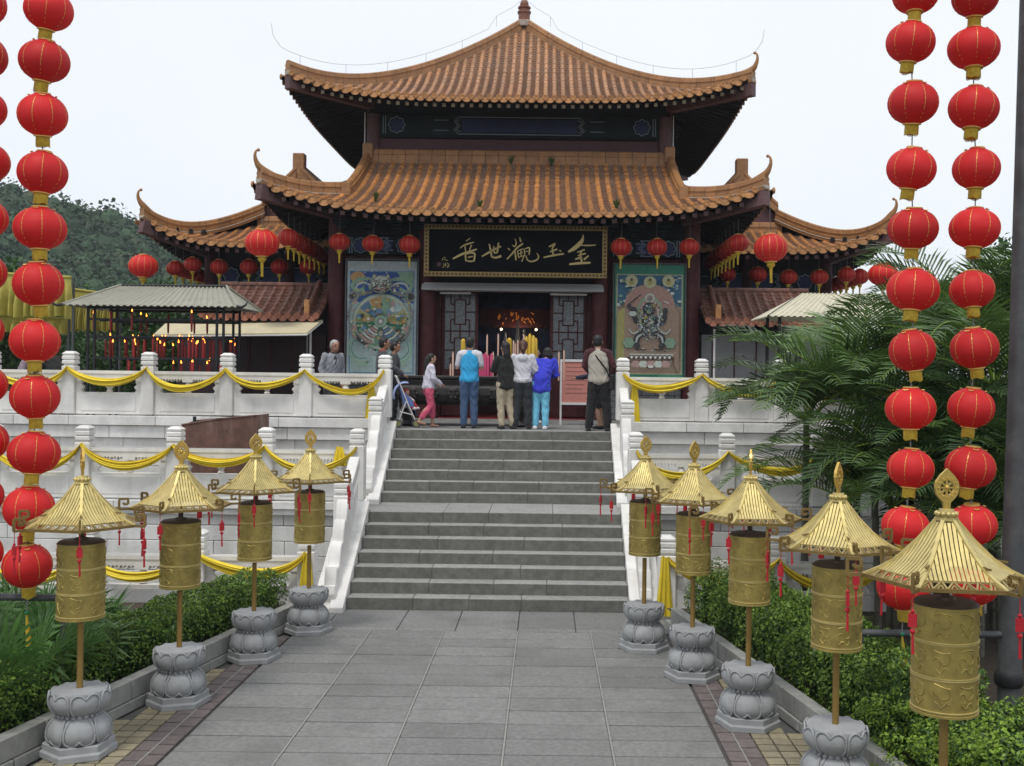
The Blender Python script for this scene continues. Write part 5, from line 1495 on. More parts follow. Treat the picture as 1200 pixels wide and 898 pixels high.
# ================================================================ bronze censer in front of the doors
cz_ = empty('bronze_censer', (-.85, 21.45, ZT), 'long dark bronze incense burner on animal-headed legs behind the worshippers', 'incense burner')
b = MB()
prof = [(.30,.42),(.42,.50),(.46,.62),(.44,.76),(.38,.86),(.38,.90),(.48,.94),(.48,1.0),(.44,1.0),(.42,.93)]
hw_ = 1.32; vs = []
for r, z in prof:
    ex = hw_-.46+r
    for (sx, sy) in ((-1,-1),(1,-1),(1,1),(-1,1)):
        vs.append((sx*ex, sy*r, z))
b.add(vs, [(i*4+k, i*4+(k+1) % 4, (i+1)*4+(k+1) % 4, (i+1)*4+k) for i in range(len(prof)-1) for k in range(4)]+[(3,2,1,0)])
b.build('bowl', M['bronze'], cz_, bevel=.012)
MB().box(-1.25, 1.25, -.40, .40, .90, .95).build('ash_bed', M['ash'], cz_)
b0 = MB()
for sgn in (-1, 1):
    for k in range(3):
        x = sgn*(.35+.4*k) - sgn*.15
        b = MB(); b.ball((x, -.445, .64), (.14,.04,.13), 12, 8)
        for q in range(6): a = q*1.05; b.ball((x+.09*math.cos(a), -.475, .64+.08*math.sin(a)), (.035,.025,.03), 6, 5)
        b.build('relief_boss', M['bronze'], cz_, smooth=True)
    for yy in (-.34, .34):
        b = MB(); x = sgn*1.12
        b.tube([(x,yy,.50),(x,yy-.03,.38),(x,yy-.0,.22),(x,yy,.10),(x,yy-.04,.0)], [.16,.15,.10,.085,.12], 12, ref=(0,1,0))
        for q in (-1, 1): b.ball((x+q*.06, yy-.13, .42), .04, 8, 6); b.ball((x+q*.12, yy-.05, .48), (.04,.03,.06), 8, 6)
        b.ball((x, yy-.15, .35), (.05,.05,.04), 8, 6); b.build('leg', M['bronze'], cz_, smooth=True)
ri = random.Random(9)
def stick(u, vtop, D_, r, mt, name, label, group, w=None):
    p = P(u, vtop, D_); z0 = ZT+.93; h = p.z-z0
    b = MB(); b.lathe([(r, 0), (r, h-.04), (r*.25, h)], 8); o = b.build(name, mt, loc=(p.x, D_, z0), smooth=True); tag(o, label, 'incense' if 'incense' in name else 'candle', group)
for u, v in ((543,397),(597,396)): stick(u, v, 21.6, .05, M['yellowcandle'], 'yellow_candle', 'thick yellow candle standing alone in the bronze censer', 'single yellow candles in the censer')
for u, v in ((617,394),(621,391),(625,393),(628,396)): stick(u, v, 21.5+ri.uniform(0,.2), .034, M['yellowcandle'], 'yellow_candle', 'yellow candle in the bundle in the censer beside the brown-haired woman', 'bundle of yellow candles in the censer')
for u, v in ((566,415),(569,413),(572,416),(576,414),(563,420)): stick(u, v, 21.3, .028, M['pinkstick'], 'pink_incense', 'thick pink incense stick in the censer beside the turquoise vest', 'pink incense sticks in the censer')
for u, v in ((531,412),(571,392),(584,391),(590,400),(602,399),(604,402),(607,398),(655,412),(661,410),(528,426),(578,412),(614,392)): stick(u, v, 21.35+ri.uniform(0,.25), .017, M['palestick'], 'pale_incense', 'pale thin incense stick standing in the bronze censer', 'pale incense sticks in the censer')
# notice stand
p0, p1 = P(661, 424, 22.3), P(691, 472, 22.3)
nt = empty('notice_stand', ((p0.x+p1.x)/2, 22.3, ZT), 'salmon pink notice panel in a white frame on white legs beside the censer', 'stand')
w_ = p1.x-p0.x+.08; z0, z1 = p1.z-ZT, p0.z-ZT
MB().box(-w_/2, w_/2, 0, .02, z0, z1).build('panel', M['salmon'], nt)
b = MB(); b.box(-w_/2, w_/2, -.02, .03, z1, z1+.05); b.box(-w_/2, w_/2, -.02, .03, z0-.05, z0); b.box(-w_/2-.04, -w_/2, -.02, .03, z0-.05, z1+.05); b.box(w_/2, w_/2+.04, -.02, .03, z0-.05, z1+.05); b.build('frame', M['whitepaint'], nt)
for x in (-w_/2-.02, w_/2+.02): MB().box(x-.02, x+.02, -.02, .03, 0, z0-.05).build('leg', M['whitepaint'], nt)
b = MB()
for k in range(7): b.box(-w_*.36, w_*(.34-.08*(k % 3)), -.004, -.001, z1-.12-k*.09, z1-.105-k*.09)
b.build('printed_lines', mat('faded_print', (.30,.12,.10), .6, 0), nt)

# ================================================================ candle shelter
cs = empty('candle_shelter', (-6.9, 21.5, ZT), 'black iron candle rack under a pale corrugated hipped roof on the terrace', 'shelter')
x0, x1, y0, y1 = -1.33, 1.33, -.55, .55
ez = P(190, 360, 21)[2]-ZT; rz_ = P(190, 336, 21.5)[2]-ZT
for x in (x0, x0+.13, x1-.13, x1):
    for yy in (y0, y1): MB().box(x-.022, x+.022, yy-.022, yy+.022, 0, ez+.02).build('post', M['blackmetal'], cs)
levels = [.86, 1.27, 1.69, 2.03]
for z in levels:
    for yy in (y0, 0, y1): MB().box(x0, x1, yy-.018, yy+.018, z-.02, z+.018).build('shelf_bar', M['blackmetal'], cs)
    MB().box(x0, x1, y0, y1, z-.03, z-.022).build('drip_tray', M['blackmetal'], cs) if z < .9 else None
for yy in (y0, y1): MB().box(x0, x1, yy-.02, yy+.02, ez-.05, ez).build('eave_bar', M['blackmetal'], cs)
def corr(parent, A, B, C, D_, n, amp, mt):
    """corrugated sheet between eave A-B and ridge D-C"""
    b = MB(); vs = []; m = n*6
    A, B, C, D_ = map(Vector, (A, B, C, D_)); nrm = (B-A).cross(D_-A).normalized()
    if nrm.z < 0: nrm = -nrm
    for s_ in range(m+1):
        t = s_/m; q = amp*math.sin(2*math.pi*n*t)
        vs += [A.lerp(B, t)+nrm*q, D_.lerp(C, t)+nrm*q*(1 if (D_-C).length > .1 else .0)]
    b.add(vs, [(2*i, 2*i+2, 2*i+3, 2*i+1) for i in range(m)])
    v2 = [Vector(v)-nrm*.008 for v in vs]; b.add(v2, [(2*i, 2*i+1, 2*i+3, 2*i+2) for i in range(m)])
    return b.build('roof_sheet', mt, parent, fix=False)
ox, oy = .36, .34
A, B = (x0-ox, y0-oy, ez), (x1+ox, y0-oy, ez); C, D2_ = (x1-.12, 0, rz_), (x0+.42, 0, rz_)
E, F_ = (x1+ox, y1+oy, ez), (x0-ox, y1+oy, ez)
corr(cs, A, B, C, D2_, 26, .016, M['corr']); corr(cs, E, F_, D2_, C, 26, .016, M['corr']); corr(cs, B, E, C, C, 12, .012, M['corr']); corr(cs, F_, A, D2_, D2_, 12, .012, M['corr'])
for a, c in ((A, D2_), (B, C), (E, C), (F_, D2_), (D2_, C)):
    MB().tube([Vector(a)+Vector((0,0,.02)), Vector(c)+Vector((0,0,.03))], .022, 6).build('roof_trim', M['blackmetal'] if a in (D2_,) else M['corr'], cs)
for p_, o_ in ((A, (-1,-1)), (B, (1,-1))):
    b = MB(); q = Vector(p_); b.tube([q, q+Vector((o_[0]*.10,-.03,-.01)), q+Vector((o_[0]*.18,-.05,.03)), q+Vector((o_[0]*.22,-.06,.10))], [.03,.028,.02,.008], 8); b.build('roof_hook', M['blackmetal'], cs, smooth=True)
rc = random.Random(17)
cpos = []
for i in range(62):
    lv = rc.choice([0,0,0,1,1,1,1,1])
    x = -6.9+rc.uniform(x0+.08, x1-.05)
    if lv < 2 and i % 2: x = -6.9+rc.uniform(-.1, x1-.05)
    cpos.append((x, 21.5+rc.choice((y0, 0, y1)), ZT+levels[lv]+.02, rc.uniform(.24, .44)))
for i in range(9): cpos.append((-6.9+rc.uniform(x0+.08, x1-.05), 21.5+rc.choice((y0, y1)), ZT+1.80, rc.uniform(.30, .40)))
cmesh = MB().lathe([(.016,0),(.022,.2),(.024,.9),(.010,1.0)], 8).mesh('wax', M['candle'], smooth=True)
fmesh = MB().lathe([(.004,0),(.016,.02),(.018,.04),(.010,.075),(.001,.11)], 8).mesh('flame', M['flame'], smooth=True)
for i, (x, yy, z, h) in enumerate(cpos):
    t = empty('red_candle', (x, yy, z), 'slim dark red candle burning on the black iron rack', 'candle', 'red candles on the iron rack')
    link('wax', cmesh, t, scale=(1,1,h))
    if i % 3 != 2: link('flame', fmesh, t, (0,0,h-.01), (0, rc.uniform(-.3,.3), 0), (.75,.75,.7))

# ================================================================ booths beside the hall
for sgn in (-1, 1):
    wd = 'candle shelter' if sgn < 0 else 'palms and cream shelter'
    bt = empty('tiled_booth', (sgn*5.75, 25.2, ZT), 'low dark booth with brown tiled roof beside the hall, near the %s' % wd, 'booth', 'tiled booths beside the hall')
    def LB(x, y, z): return (x-bt.location.x, y-25.2, z-ZT)
    xa, xb = sorted((sgn*7.0, sgn*4.42))
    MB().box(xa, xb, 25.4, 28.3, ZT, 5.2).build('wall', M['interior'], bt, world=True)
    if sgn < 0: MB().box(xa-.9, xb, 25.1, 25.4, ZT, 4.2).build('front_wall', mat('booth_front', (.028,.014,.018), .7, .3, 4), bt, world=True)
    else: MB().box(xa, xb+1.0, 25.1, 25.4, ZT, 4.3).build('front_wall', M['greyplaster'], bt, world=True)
    sb = Slope(1.30, 1.45, .78, .0, .7, flare=0, gable=1.30)
    rf = MB(); deck_mesh(rf, sb, -.01, nx=6, ny=4); deck_mesh(rf, sb, -.08, nx=6, ny=4, mi=1)
    rfo = rf.build('roof', [M['browntile'], M['darkwood']], bt, fix=False, loc=LB((xa+xb)/2, 24.1, 4.55))
    slope_objects(rfo, (0,0,0), 0, sb, .215, M['browntile'], M['browntile'], mat('brown_tile_end', (.26,.10,.06), .5, .25, 8, piece=.15), M['darkwood'], M['darkwood'], rafters=False, tl=.26)
    ridge_pieces(rfo, [(-1.32, 1.46, .74), (1.32, 1.46, .74)], .16, .16, M['browntile'], .42)
    q = [Vector((sgn*-1.05+ -sgn*0.0, d, sb.z(0, d)+.04)) for d in (.1, .5, .95, 1.4)]
    ridge_pieces(rfo, q, .12, .18, M['browntile'], .35)
    b = MB(); b.box(q[0].x-.06, q[0].x+.06, .02, .14, sb.z(0,.1), sb.z(0,.1)+.36); b.build('ridge_block', M['tileend'], rfo, bevel=.01)
    # white drain pipe
    b = MB(); b.tube([(xb-.18 if sgn < 0 else xa+.18, 24.3, 4.4), (xb-.18 if sgn < 0 else xa+.18, 24.3, ZT)], .025, 8); b.build('drain_pipe', M['whitepaint'], bt, smooth=True, world=True)
    for k in range(5):
        xx = xa+(xb-xa)*(k+.5)/5; MB().box(xx-.012, xx+.012, 25.07, 25.1, ZT+.1, 4.15).build('panel_strip', M['redwood'], bt, world=True)
aw = empty('cream_awning', (-6.5, 24.0, 4.05), 'long cream coloured awning sheet behind the candle rack', 'awning')
pA, pB = P(180, 392, 23.0), P(360, 390, 23.0); pC, pD = P(378, 375, 24.3), P(195, 378, 24.3)
b = MB(); vs = [pA, pB, pC, pD]; vs2 = [v+Vector((0,0,-.03)) for v in vs]
b.add([v-Vector(aw.location) for v in vs+vs2], [(0,1,2,3),(7,6,5,4),(0,4,5,1),(1,5,6,2),(2,6,7,3),(3,7,4,0)]); b.build('sheet', M['cream'], aw)
b = MB(); 
for v, w in ((pA, pD), (pB, pC)): b.tube([v-Vector(aw.location)+Vector((0,0,-.04)), w-Vector(aw.location)+Vector((0,0,-.05))], .015, 6)
b.tube([pA-Vector(aw.location)+Vector((0,0,-.05)), pB-Vector(aw.location)+Vector((0,0,-.05))], .018, 6); b.build('support_rail', M['whitepaint'], aw)
for v in (pA, pB): MB().tube([v-Vector(aw.location)+Vector((0,.02,-.05)), (v.x-aw.location.x, v.y+.02-24.0, ZT-aw.location.z)], .018, 6).build('support_leg', M['greymetal'], aw)
# cream corrugated shelter on the palm side
sh = empty('corrugated_shelter', (7.6, 22.5, ZT), 'cream corrugated hipped shelter roof rising behind the feathery palms', 'shelter')
ex, rz2 = P(950, 371, 21.6)[2]-ZT, P(950, 344, 22.5)[2]-ZT
xl, xr, xl2, xr2 = P(900, 370, 21.6).x-7.6, P(1090, 370, 21.6).x-7.6, P(940, 344, 22.5).x-7.6, P(1060, 344, 22.5).x-7.6
A, B, C, D2_ = (xl,-.9,ex), (xr,-.9,ex), (xr2,0,rz2), (xl2,0,rz2); E, F_ = (xr,.9,ex), (xl,.9,ex)
for q in ((A,B,C,D2_,26), (E,F_,D2_,C,26), (B,E,C,C,12), (F_,A,D2_,D2_,12)): corr(sh, *q[:4], q[4], .016, mat('cream_sheet', (.56,.53,.40), .6, .1, 6))
for x in (xl+.3, xr-.3):
    for yy in (-.6, .6): MB().box(x-.03, x+.03, yy-.03, yy+.03, 0, ex+.05).build('post', M['blackmetal'], sh)
for a, c in ((A, D2_), (B, C)): MB().tube([a, c], .02, 6).build('roof_trim', M['blackmetal'], sh)
# ================================================================ rusty steel box on the lower terrace
rb = empty('rusty_steel_box', (-5.45, 18.3, ZL), 'open rusty brown steel box on the lower terrace behind the balustrade', 'burner')
pq = [P(213, 498, 18.1), P(256, 491, 17.95), P(301, 487, 18.1)]
b = MB()
o_ = Vector(rb.location)
fl = [p-o_ for p in pq]; 
b.add([(fl[0].x, fl[0].y, 0), (fl[1].x, fl[1].y, 0), (fl[2].x, fl[2].y, 0), (fl[2].x, fl[2].y+.8, 0), (fl[0].x, fl[0].y+.8, 0)] + [tuple(fl[0]), tuple(fl[1]), tuple(fl[2]), (fl[2].x, fl[2].y+.8, fl[2].z), (fl[0].x, fl[0].y+.8, fl[0].z+.05)],
      [(0,1,6,5),(1,2,7,6),(2,3,8,7),(3,4,9,8),(4,0,5,9),(0,4,3,2,1)])
b.build('shell', M['rust'], rb, fix=True)
b = MB(); b.tube(fl, .018, 6); b.build('rim', M['rust'], rb)
b = MB(); b.tube([(fl[0].x+.20, fl[0].y+.05, fl[0].z+.02), (fl[0].x+.20, fl[0].y+.05, fl[0].z+.14)], .03, 8); b.build('handle', M['blackmetal'], rb)
# ================================================================ yellow pleated tarps at the terrace end
def tarp(u0, u1, v0, v1, D_, label, seed):
    r_ = random.Random(seed); b = MB(); a = P(u0, v0, D_); c = P(u1, v1, D_); N = 110; K = 8; vs = []
    topz = lambda t: a.z+(P(u1, v0+8, D_).z-a.z)*t
    for j in range(K+1):
        for i in range(N+1):
            t = i/N; s_ = j/K
            fold = (.15*math.sin(t*95+seed)+.06*math.sin(t*41))*min(1, max(0, (s_-.18)*1.8))
            vs.append((a.x+(c.x-a.x)*t, D_+fold, topz(t)+(c.z-topz(t))*s_+.03*math.sin(t*30)*(s_ > .9)))
    b.add(vs, [(j*(N+1)+i, j*(N+1)+i+1, (j+1)*(N+1)+i+1, (j+1)*(N+1)+i) for j in range(K) for i in range(N)])
    ct = empty('pleated_tarp', ((a.x+c.x)/2, D_, ZT), label, 'curtain', 'pleated yellow tarps')
    b.build('cloth', M['yellowold'], ct, fix=False, smooth='all', world=True)
    b = MB(); b.tube([(a.x, D_, a.z), (c.x, D_, topz(1))], .03, 8); b.build('top_bar', M['yellowold'], ct, world=True)
    for q in (a.x, c.x): MB().tube([(q, D_+.12, ZT), (q, D_+.12, topz(0) if q == a.x else topz(1))], .03, 8).build('post', M['greymetal'], ct, world=True)
tarp(-60, 83, 317, 372, 24.0, 'faded yellow pleated tarp hung behind the red lantern string', 1)
tarp(-60, 78, 366, 391, 24.3, 'lower strip of faded yellow pleated cloth below the larger tarp', 2)
tarp(78, 138, 338, 388, 24.8, 'smaller faded yellow pleated tarp beside the candle shelter roof', 3)
# ================================================================ vegetation
def leaf_mesh(name, pts, nrm, size, mt, seed=0, aspect=.55, jit=.9, bend=.18, extra=None):
    """many small bent leaves, one quad pair each (fast path)"""
    r_ = np.random.default_rng(seed); n = len(pts)
    d = nrm+r_.normal(0, jit, (n,3)); d /= np.linalg.norm(d, axis=1)[:,None]+1e-9
    a = r_.normal(0, 1, (n,3)); t = np.cross(d, a); t /= np.linalg.norm(t, axis=1)[:,None]+1e-9
    s = np.cross(t, d)
    L_ = size*r_.uniform(.6, 1.3, n)[:,None]; Wd = L_*aspect
    v = np.stack([pts-t*L_*.5, pts+s*Wd*.5+d*L_*bend*.3, pts+t*L_*.5-d*L_*bend, pts-s*Wd*.5+d*L_*bend*.3], 1).reshape(-1,3)
    if extra is not None: v = np.concatenate([v, extra.reshape(-1,3)]); n = len(v)//4
    me = bpy.data.meshes.new(name)
    me.vertices.add(4*n); me.vertices.foreach_set('co', v.ravel())
    me.loops.add(4*n); me.loops.foreach_set('vertex_index', np.arange(4*n, dtype=np.int32))
    me.polygons.add(n); me.polygons.foreach_set('loop_start', np.arange(0, 4*n, 4, dtype=np.int32)); me.polygons.foreach_set('loop_total', np.full(n, 4, dtype=np.int32))
    me.materials.append(mt); me.update(calc_edges=True); me.validate()
    return me
def smooth_noise(x, y, seed=0, sc=1.0):
    s = seed*1.7
    return (np.sin(x*2.1*sc+s)*np.cos(y*1.7*sc+s*2)+.6*np.sin(x*4.7*sc+y*3.1*sc+s)+.4*np.cos(x*9.3*sc-y*7.7*sc+s*3))/2
def hedge(side, y0, y1, wid, hgt, n, label, mt, seed, bumps=.10, x_in=.16, cols=None):
    r_ = np.random.default_rng(seed)
    t = empty('hedge', (kx(side, (y0+y1)/2)+side*.5, (y0+y1)/2, g((y0+y1)/2)+.2), label, 'hedge', 'clipped hedges in the planters')
    o = np.array(wloc(t))
    y = r_.uniform(y0, y1, n); u = r_.uniform(0, 1, n)
    # points on a rounded hedge surface: angle sweep from the path-side base over the top to the back
    a = r_.uniform(-.15, 1.08, n)*math.pi
    ex = np.sign(np.cos(a))*np.abs(np.cos(a))**.55; ez = np.sign(np.sin(a))*np.abs(np.sin(a))**.55
    dep = 1-r_.exponential(.10, n).clip(0, .6)
    nz = smooth_noise(y*1.3, a*1.2, seed)
    cl = smooth_noise(y*3.9, a*3.3, seed+4)
    k = dep*(1+bumps*nz+bumps*.8*cl)
    xin = np.array([kx(side, q) for q in y])+side*x_in
    X = xin+side*(wid/2-ex*wid/2*k); gy = np.array([g(q) for q in y])
    Z = gy+.22+np.maximum(ez*hgt*k, -.02+0*ez)
    yy = y
    pts = np.stack([X, yy, Z], 1)-o
    nr = np.stack([-side*ex, 0*ex, ez+.35], 1); nr /= np.linalg.norm(nr, axis=1)[:,None]
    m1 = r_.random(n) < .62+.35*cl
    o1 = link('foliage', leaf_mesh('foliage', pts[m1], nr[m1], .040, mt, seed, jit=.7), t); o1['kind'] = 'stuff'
    o2 = link('shaded_foliage', leaf_mesh('foliage', pts[~m1], nr[~m1], .040, M['leaf2'], seed+1, jit=.8), t); o2['kind'] = 'stuff'  # darker leaves, mostly in the clump hollows: shade put into their colour
    o2.name = 'shade_toned_foliage'
    b = MB(); rr = random.Random(seed)
    for q in range(int((y1-y0)*5)):
        yv = rr.uniform(y0, y1); xv = kx(side, yv)+side*(x_in+rr.uniform(.2,.8)*wid)
        p = Vector((xv, yv, g(yv)+.15)); tp = p+Vector((rr.uniform(-.15,.15), rr.uniform(-.15,.15), hgt*.8))
        b.tube([p-Vector(o), (p+tp)/2-Vector(o)+Vector((rr.uniform(-.04,.04),0,0)), tp-Vector(o)], [.012,.009,.004], 5)
    b.build('stems', M['twig'], t)['kind'] = 'stuff'
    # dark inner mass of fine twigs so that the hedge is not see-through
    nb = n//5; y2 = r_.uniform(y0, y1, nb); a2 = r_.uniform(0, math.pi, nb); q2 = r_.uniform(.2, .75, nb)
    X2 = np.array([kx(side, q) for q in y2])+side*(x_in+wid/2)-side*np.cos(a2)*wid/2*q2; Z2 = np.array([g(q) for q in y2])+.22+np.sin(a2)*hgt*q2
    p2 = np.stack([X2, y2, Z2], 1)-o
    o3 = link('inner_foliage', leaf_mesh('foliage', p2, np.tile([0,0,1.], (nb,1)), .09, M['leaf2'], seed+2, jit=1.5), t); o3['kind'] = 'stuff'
    return t
hedge(-1, 5.2, 14.0, .72, .50, 46000, 'clipped green hedge behind the planter wall with fan palms behind it', M['leaf1'], 31)
hedge(1, 8.6, 13.9, .95, .66, 36000, 'clipped green hedge behind the planter wall below the feathery palms', M['leaf1'], 33, bumps=.16)
hedge(1, 5.0, 8.7, 1.5, .46, 34000, 'light green leafy shrub hedge in front of the grey lantern pole', M['leaf3'], 35, bumps=.22, x_in=.10)

def frond_mesh(L_, n, seed, droop=.9, mt=None, ll=.56, wd=.033):
    """feather palm leaf: arching midrib with narrow leaflets in two rows"""
    r_ = random.Random(seed); b = MB(); N = 14; pts = []
    x = z = 0; a = R(62)
    for i in range(N+1):
        pts.append(Vector((x, 0, z))); s = L_/N
        x += math.cos(a)*s; z += math.sin(a)*s; a -= droop*(1.7/N)*(.55+1.0*i/N)
    b.tube(pts, [.016-.013*i/N for i in range(N+1)], 5, mi=1)
    def at(t): 
        k = min(int(t*N), N-1); return pts[k].lerp(pts[k+1], t*N-k), (pts[k+1]-pts[k]).normalized()
    for i in range(n):
        t = .14+.85*i/(n-1); p, tg = at(t)
        up = Vector((-tg.z, 0, tg.x)); 
        for sd_ in (-1, 1):
            l_ = ll*(.55+.75*math.sin(math.pi*min(1, .12+t*.88)))*r_.uniform(.85, 1.1)*(1-.45*max(0, t-.75)/.25)
            d = (Vector((0, sd_, 0))*.80+tg*.62+up*r_.uniform(.22,.46)).normalized()
            tip = p+d*l_+Vector((0,0,-l_*r_.uniform(.14,.34))); mid = p+d*l_*.5+Vector((0,0,-l_*.02)); w = tg*wd*.5
            b.add([p-w*.5, p+w*.5, mid+w, mid-w, tip], [(0,1,2,3),(3,2,4)])
    return b.mesh('frond', [mt or M['palmleaf'], M['leaf3']], fix=False)
FR = [frond_mesh(1.9, 34, 1, .85), frond_mesh(2.2, 38, 2, 1.05), frond_mesh(1.6, 30, 3, .65), frond_mesh(2.0, 36, 4, 1.2, M['palmdark']), frond_mesh(1.8, 33, 5, .9, M['palmdark'])]
def palm(base, hgt, nf, label, seed, sc=1.0, stems=1, spread=.0, lean=0.0, avoid=None, dark=.4):
    r_ = random.Random(seed)
    t = empty('feather_palm', base, label, 'palm', 'feathery palms')
    for s_ in range(stems):
        a0 = r_.uniform(0, 6.28); off = Vector((math.cos(a0), math.sin(a0), 0))*spread*(0 if s_ == 0 else r_.uniform(.5, 1))
        hh = hgt*(1 if s_ == 0 else r_.uniform(.6, .95)); top = off*1.6+Vector((lean, 0, hh))
        b = MB(); b.tube([off, off*1.2+Vector((lean*.3,0,hh*.5)), top], [.055*sc,.045*sc,.04*sc], 9)
        for k in range(int(hh/.16)): z = k*.16+.05; q = off*(1+.6*z/hh)+Vector((lean*z/hh,0,z)); b.lathe([(.056*sc,-.008),(.058*sc,0),(.05*sc,.01)], 9, q, cap=False)
        b.build('trunk', M['palmtrunk'], t, smooth=True)
        n_ = nf if s_ == 0 else int(nf*.7)
        for k in range(n_):
            az = 2*math.pi*k/n_*1.0+r_.uniform(-.35,.35)+s_
            me = r_.choice(FR[3:]) if r_.random() < dark else r_.choice(FR[:3])
            o = link('frond', me, t, top, (r_.uniform(-.15,.15), r_.uniform(-.40,.62), az)); q = sc*r_.uniform(.8, 1.12); o.scale = (q, q, q)
    return t
palms = [  # pixel of the crown, depth, height scale
 (1005, 455, 14.6, 1.15, 16, 1, 'tall feathery palm arching in front of the cream shelter roof'),
 (945, 470, 14.9, 1.05, 15, 1, 'feathery palm arching over the terrace balustrades beside the dancing figure panel'),
 (1058, 505, 14.0, 1.0, 15, 1, 'feathery palm directly behind the lantern string'),
 (995, 565, 13.4, .95, 13, 1, 'low feathery palm clump behind the hedge, its fronds over the lower terrace swags'),
 (1128, 385, 15.2, 1.15, 16, 1, 'tallest feathery palm rising behind the two lantern strings'),
 (1165, 430, 13.2, 1.05, 15, 1, 'feathery palm beside the grey lantern pole'),
 (1110, 520, 12.8, 1.0, 15, 2, 'feathery palm clump low behind the lantern strings'),
 (1215, 380, 15.5, 1.15, 15, 1, 'feathery palm behind the grey lantern pole'),
 (1092, 440, 16.2, 1.1, 15, 1, 'dark feathery palm at the back of the palm clump'),
 (1190, 540, 12.3, .95, 14, 2, 'low dark feathery palm clump at the foot of the grey lantern pole'),
 (1255, 480, 13.8, 1.1, 14, 1, 'feathery palm just past the grey lantern pole'),
 (1045, 570, 13.0, 1.0, 13, 1, 'feathery palm clump between the hedge and the string set apart from the pole'),
 (1150, 600, 11.9, .9, 14, 2, 'dark low palm clump under the string right next to the grey pole'),
 (1078, 425, 17.5, 1.2, 16, 1, 'tall feathery palm rising in front of the side hall roof end'),
 (1168, 390, 17.0, 1.2, 16, 1, 'tall dark feathery palm rising behind the string beside the pole'),
]
for i, (u, v, D_, sc_, nf, st, lab) in enumerate(palms):
    c = P(u, v+25, D_); gz = g(D_)+.16 if D_ < 14.3 else -.1
    palm((c.x, D_, gz), max(.5, c.z-gz), nf, lab, 100+i, sc_, st, .35, 0, dark=.22+.35*(i > 5))
# bamboo-like stems behind the lantern pole
for i in range(9):
    u = 1030+i*19; D_ = 12.6+.3*(i % 3); p = P(u, 760, D_); q = P(u+rl.uniform(-10,10), 560, D_)
    b = MB(); h = q.z-g(D_)-.1
    for k in range(int(h/.22)):
        z = k*.22; f_ = z/h; x = (q.x-p.x)*f_
        b.lathe([(.042,0),(.042,.205),(.047,.212),(.042,.22)], 10, (x,0,z), cap=False)
    o = b.build('palm_stem', M['palmtrunk'], loc=(p.x, D_, g(D_)+.1), smooth=True); tag(o, 'bare ringed palm stem standing in the dark clump behind the lantern strings', 'palm', 'bare palm stems behind the lanterns')
def fan_palm(base, n, sc, label, seed, mt=None):
    r_ = random.Random(seed); t = empty('fan_palm', base, label, 'palm', 'low fan palms')
    for k in range(n):
        az = 2*math.pi*k/n+r_.uniform(-.4,.4); el = r_.uniform(.55, 1.25); st = sc*r_.uniform(.35,.7)
        d = Vector((math.cos(az)*math.cos(el), math.sin(az)*math.cos(el), math.sin(el))); c = d*st
        b = MB(); b.tube([(0,0,0), c*.5+Vector((0,0,.03)), c], [.012,.009,.007], 6, mi=0)
        sd_ = d.cross(Vector((0,0,1))).normalized(); up = sd_.cross(d).normalized(); NB = 17
        for i in range(NB):
            a = -1.9+3.8*i/(NB-1); l_ = sc*.48*(1-.12*abs(a))*r_.uniform(.9,1.08)
            dr = (d*math.cos(a)+sd_*math.sin(a)+up*.12).normalized(); w = dr.cross(up).normalized()*.017*sc
            m_ = c+dr*l_*.55; tip = c+dr*l_+Vector((0,0,-.10*sc*r_.uniform(.4,1.5)))
            b.add([c, m_-w, tip, m_+w], [(0,1,2,3)])
        b.build('leaf', mt or M['fanleaf'], t, fix=False)
    return t
for i, (u, v, D_, n, s_) in enumerate(((62, 735, 9.9, 13, 1.15), (5, 750, 9.2, 13, 1.2), (-30, 700, 10.4, 11, 1.2), (160, 722, 11.2, 8, .8), (100, 700, 11.6, 10, 1.0), (25, 690, 11.2, 12, 1.1))):
    p = P(u, v, D_); gz = g(D_)+.16
    fan_palm((p.x, D_, gz), n, s_, ['low fan palm directly under the hillside lantern string', 'low fan palm close behind the hedge beside the lantern rail', 'fan palm beyond the lantern rail at the foot of the hillside pole', 'small fan palm sprout between two golden prayer wheels', 'fan palm beside the golden wheel furthest from the stairs', 'fan palm just in front of the lowest balustrade swag'][i], 60+i)
for i, (u, v, D_, n, s_) in enumerate(((945, 705, 12.0, 12, .9), (925, 720, 12.4, 10, .7))):
    p = P(u, v, D_); fan_palm((p.x, D_, g(D_)+.16), n, s_, 'bright green young palm beside the lowest balustrade behind the hedge', 80+i, M['leaf3'])
# broad dark trees behind the palms and past the terrace end
def tree(base, h, rx, rz, n, label, seed, mt, leaf=.16):
    r_ = np.random.default_rng(seed); t = empty('broadleaf_tree', base, label, 'tree', 'broadleaf trees at the terrace ends')
    rr = random.Random(seed); b = MB(); b.tube([(0,0,0),(.05,0,h*.3),(0,.05,h*.6)], [.16,.12,.06], 8)
    cl = []
    for k in range(26):
        a = rr.uniform(0,6.28); q = rr.uniform(.25,1); zz = rr.uniform(-.8,.95)
        c = np.array([math.cos(a)*rx*q*math.sqrt(1-zz*zz*.8), math.sin(a)*rx*q*math.sqrt(1-zz*zz*.8), h*.66+zz*rz]); cl.append((c, rr.uniform(.28,.5)*rx))
        if k % 3 == 0: b.tube([(0,0,h*.4), tuple(c*np.array([.5,.5,.8])), tuple(c)], [.06,.035,.015], 6)
    b.build('trunk', M['twig'], t, smooth=True)
    ps, ns = [], []
    for c, q in cl:
        m = n//26; d = r_.normal(0,1,(m,3)); d /= np.linalg.norm(d,axis=1)[:,None]; ps.append(c+d*q*r_.uniform(.6,1,(m,1))); ns.append(d)
    o = link('crown', leaf_mesh('crown', np.concatenate(ps), np.concatenate(ns), leaf, mt, seed), t)
    return t
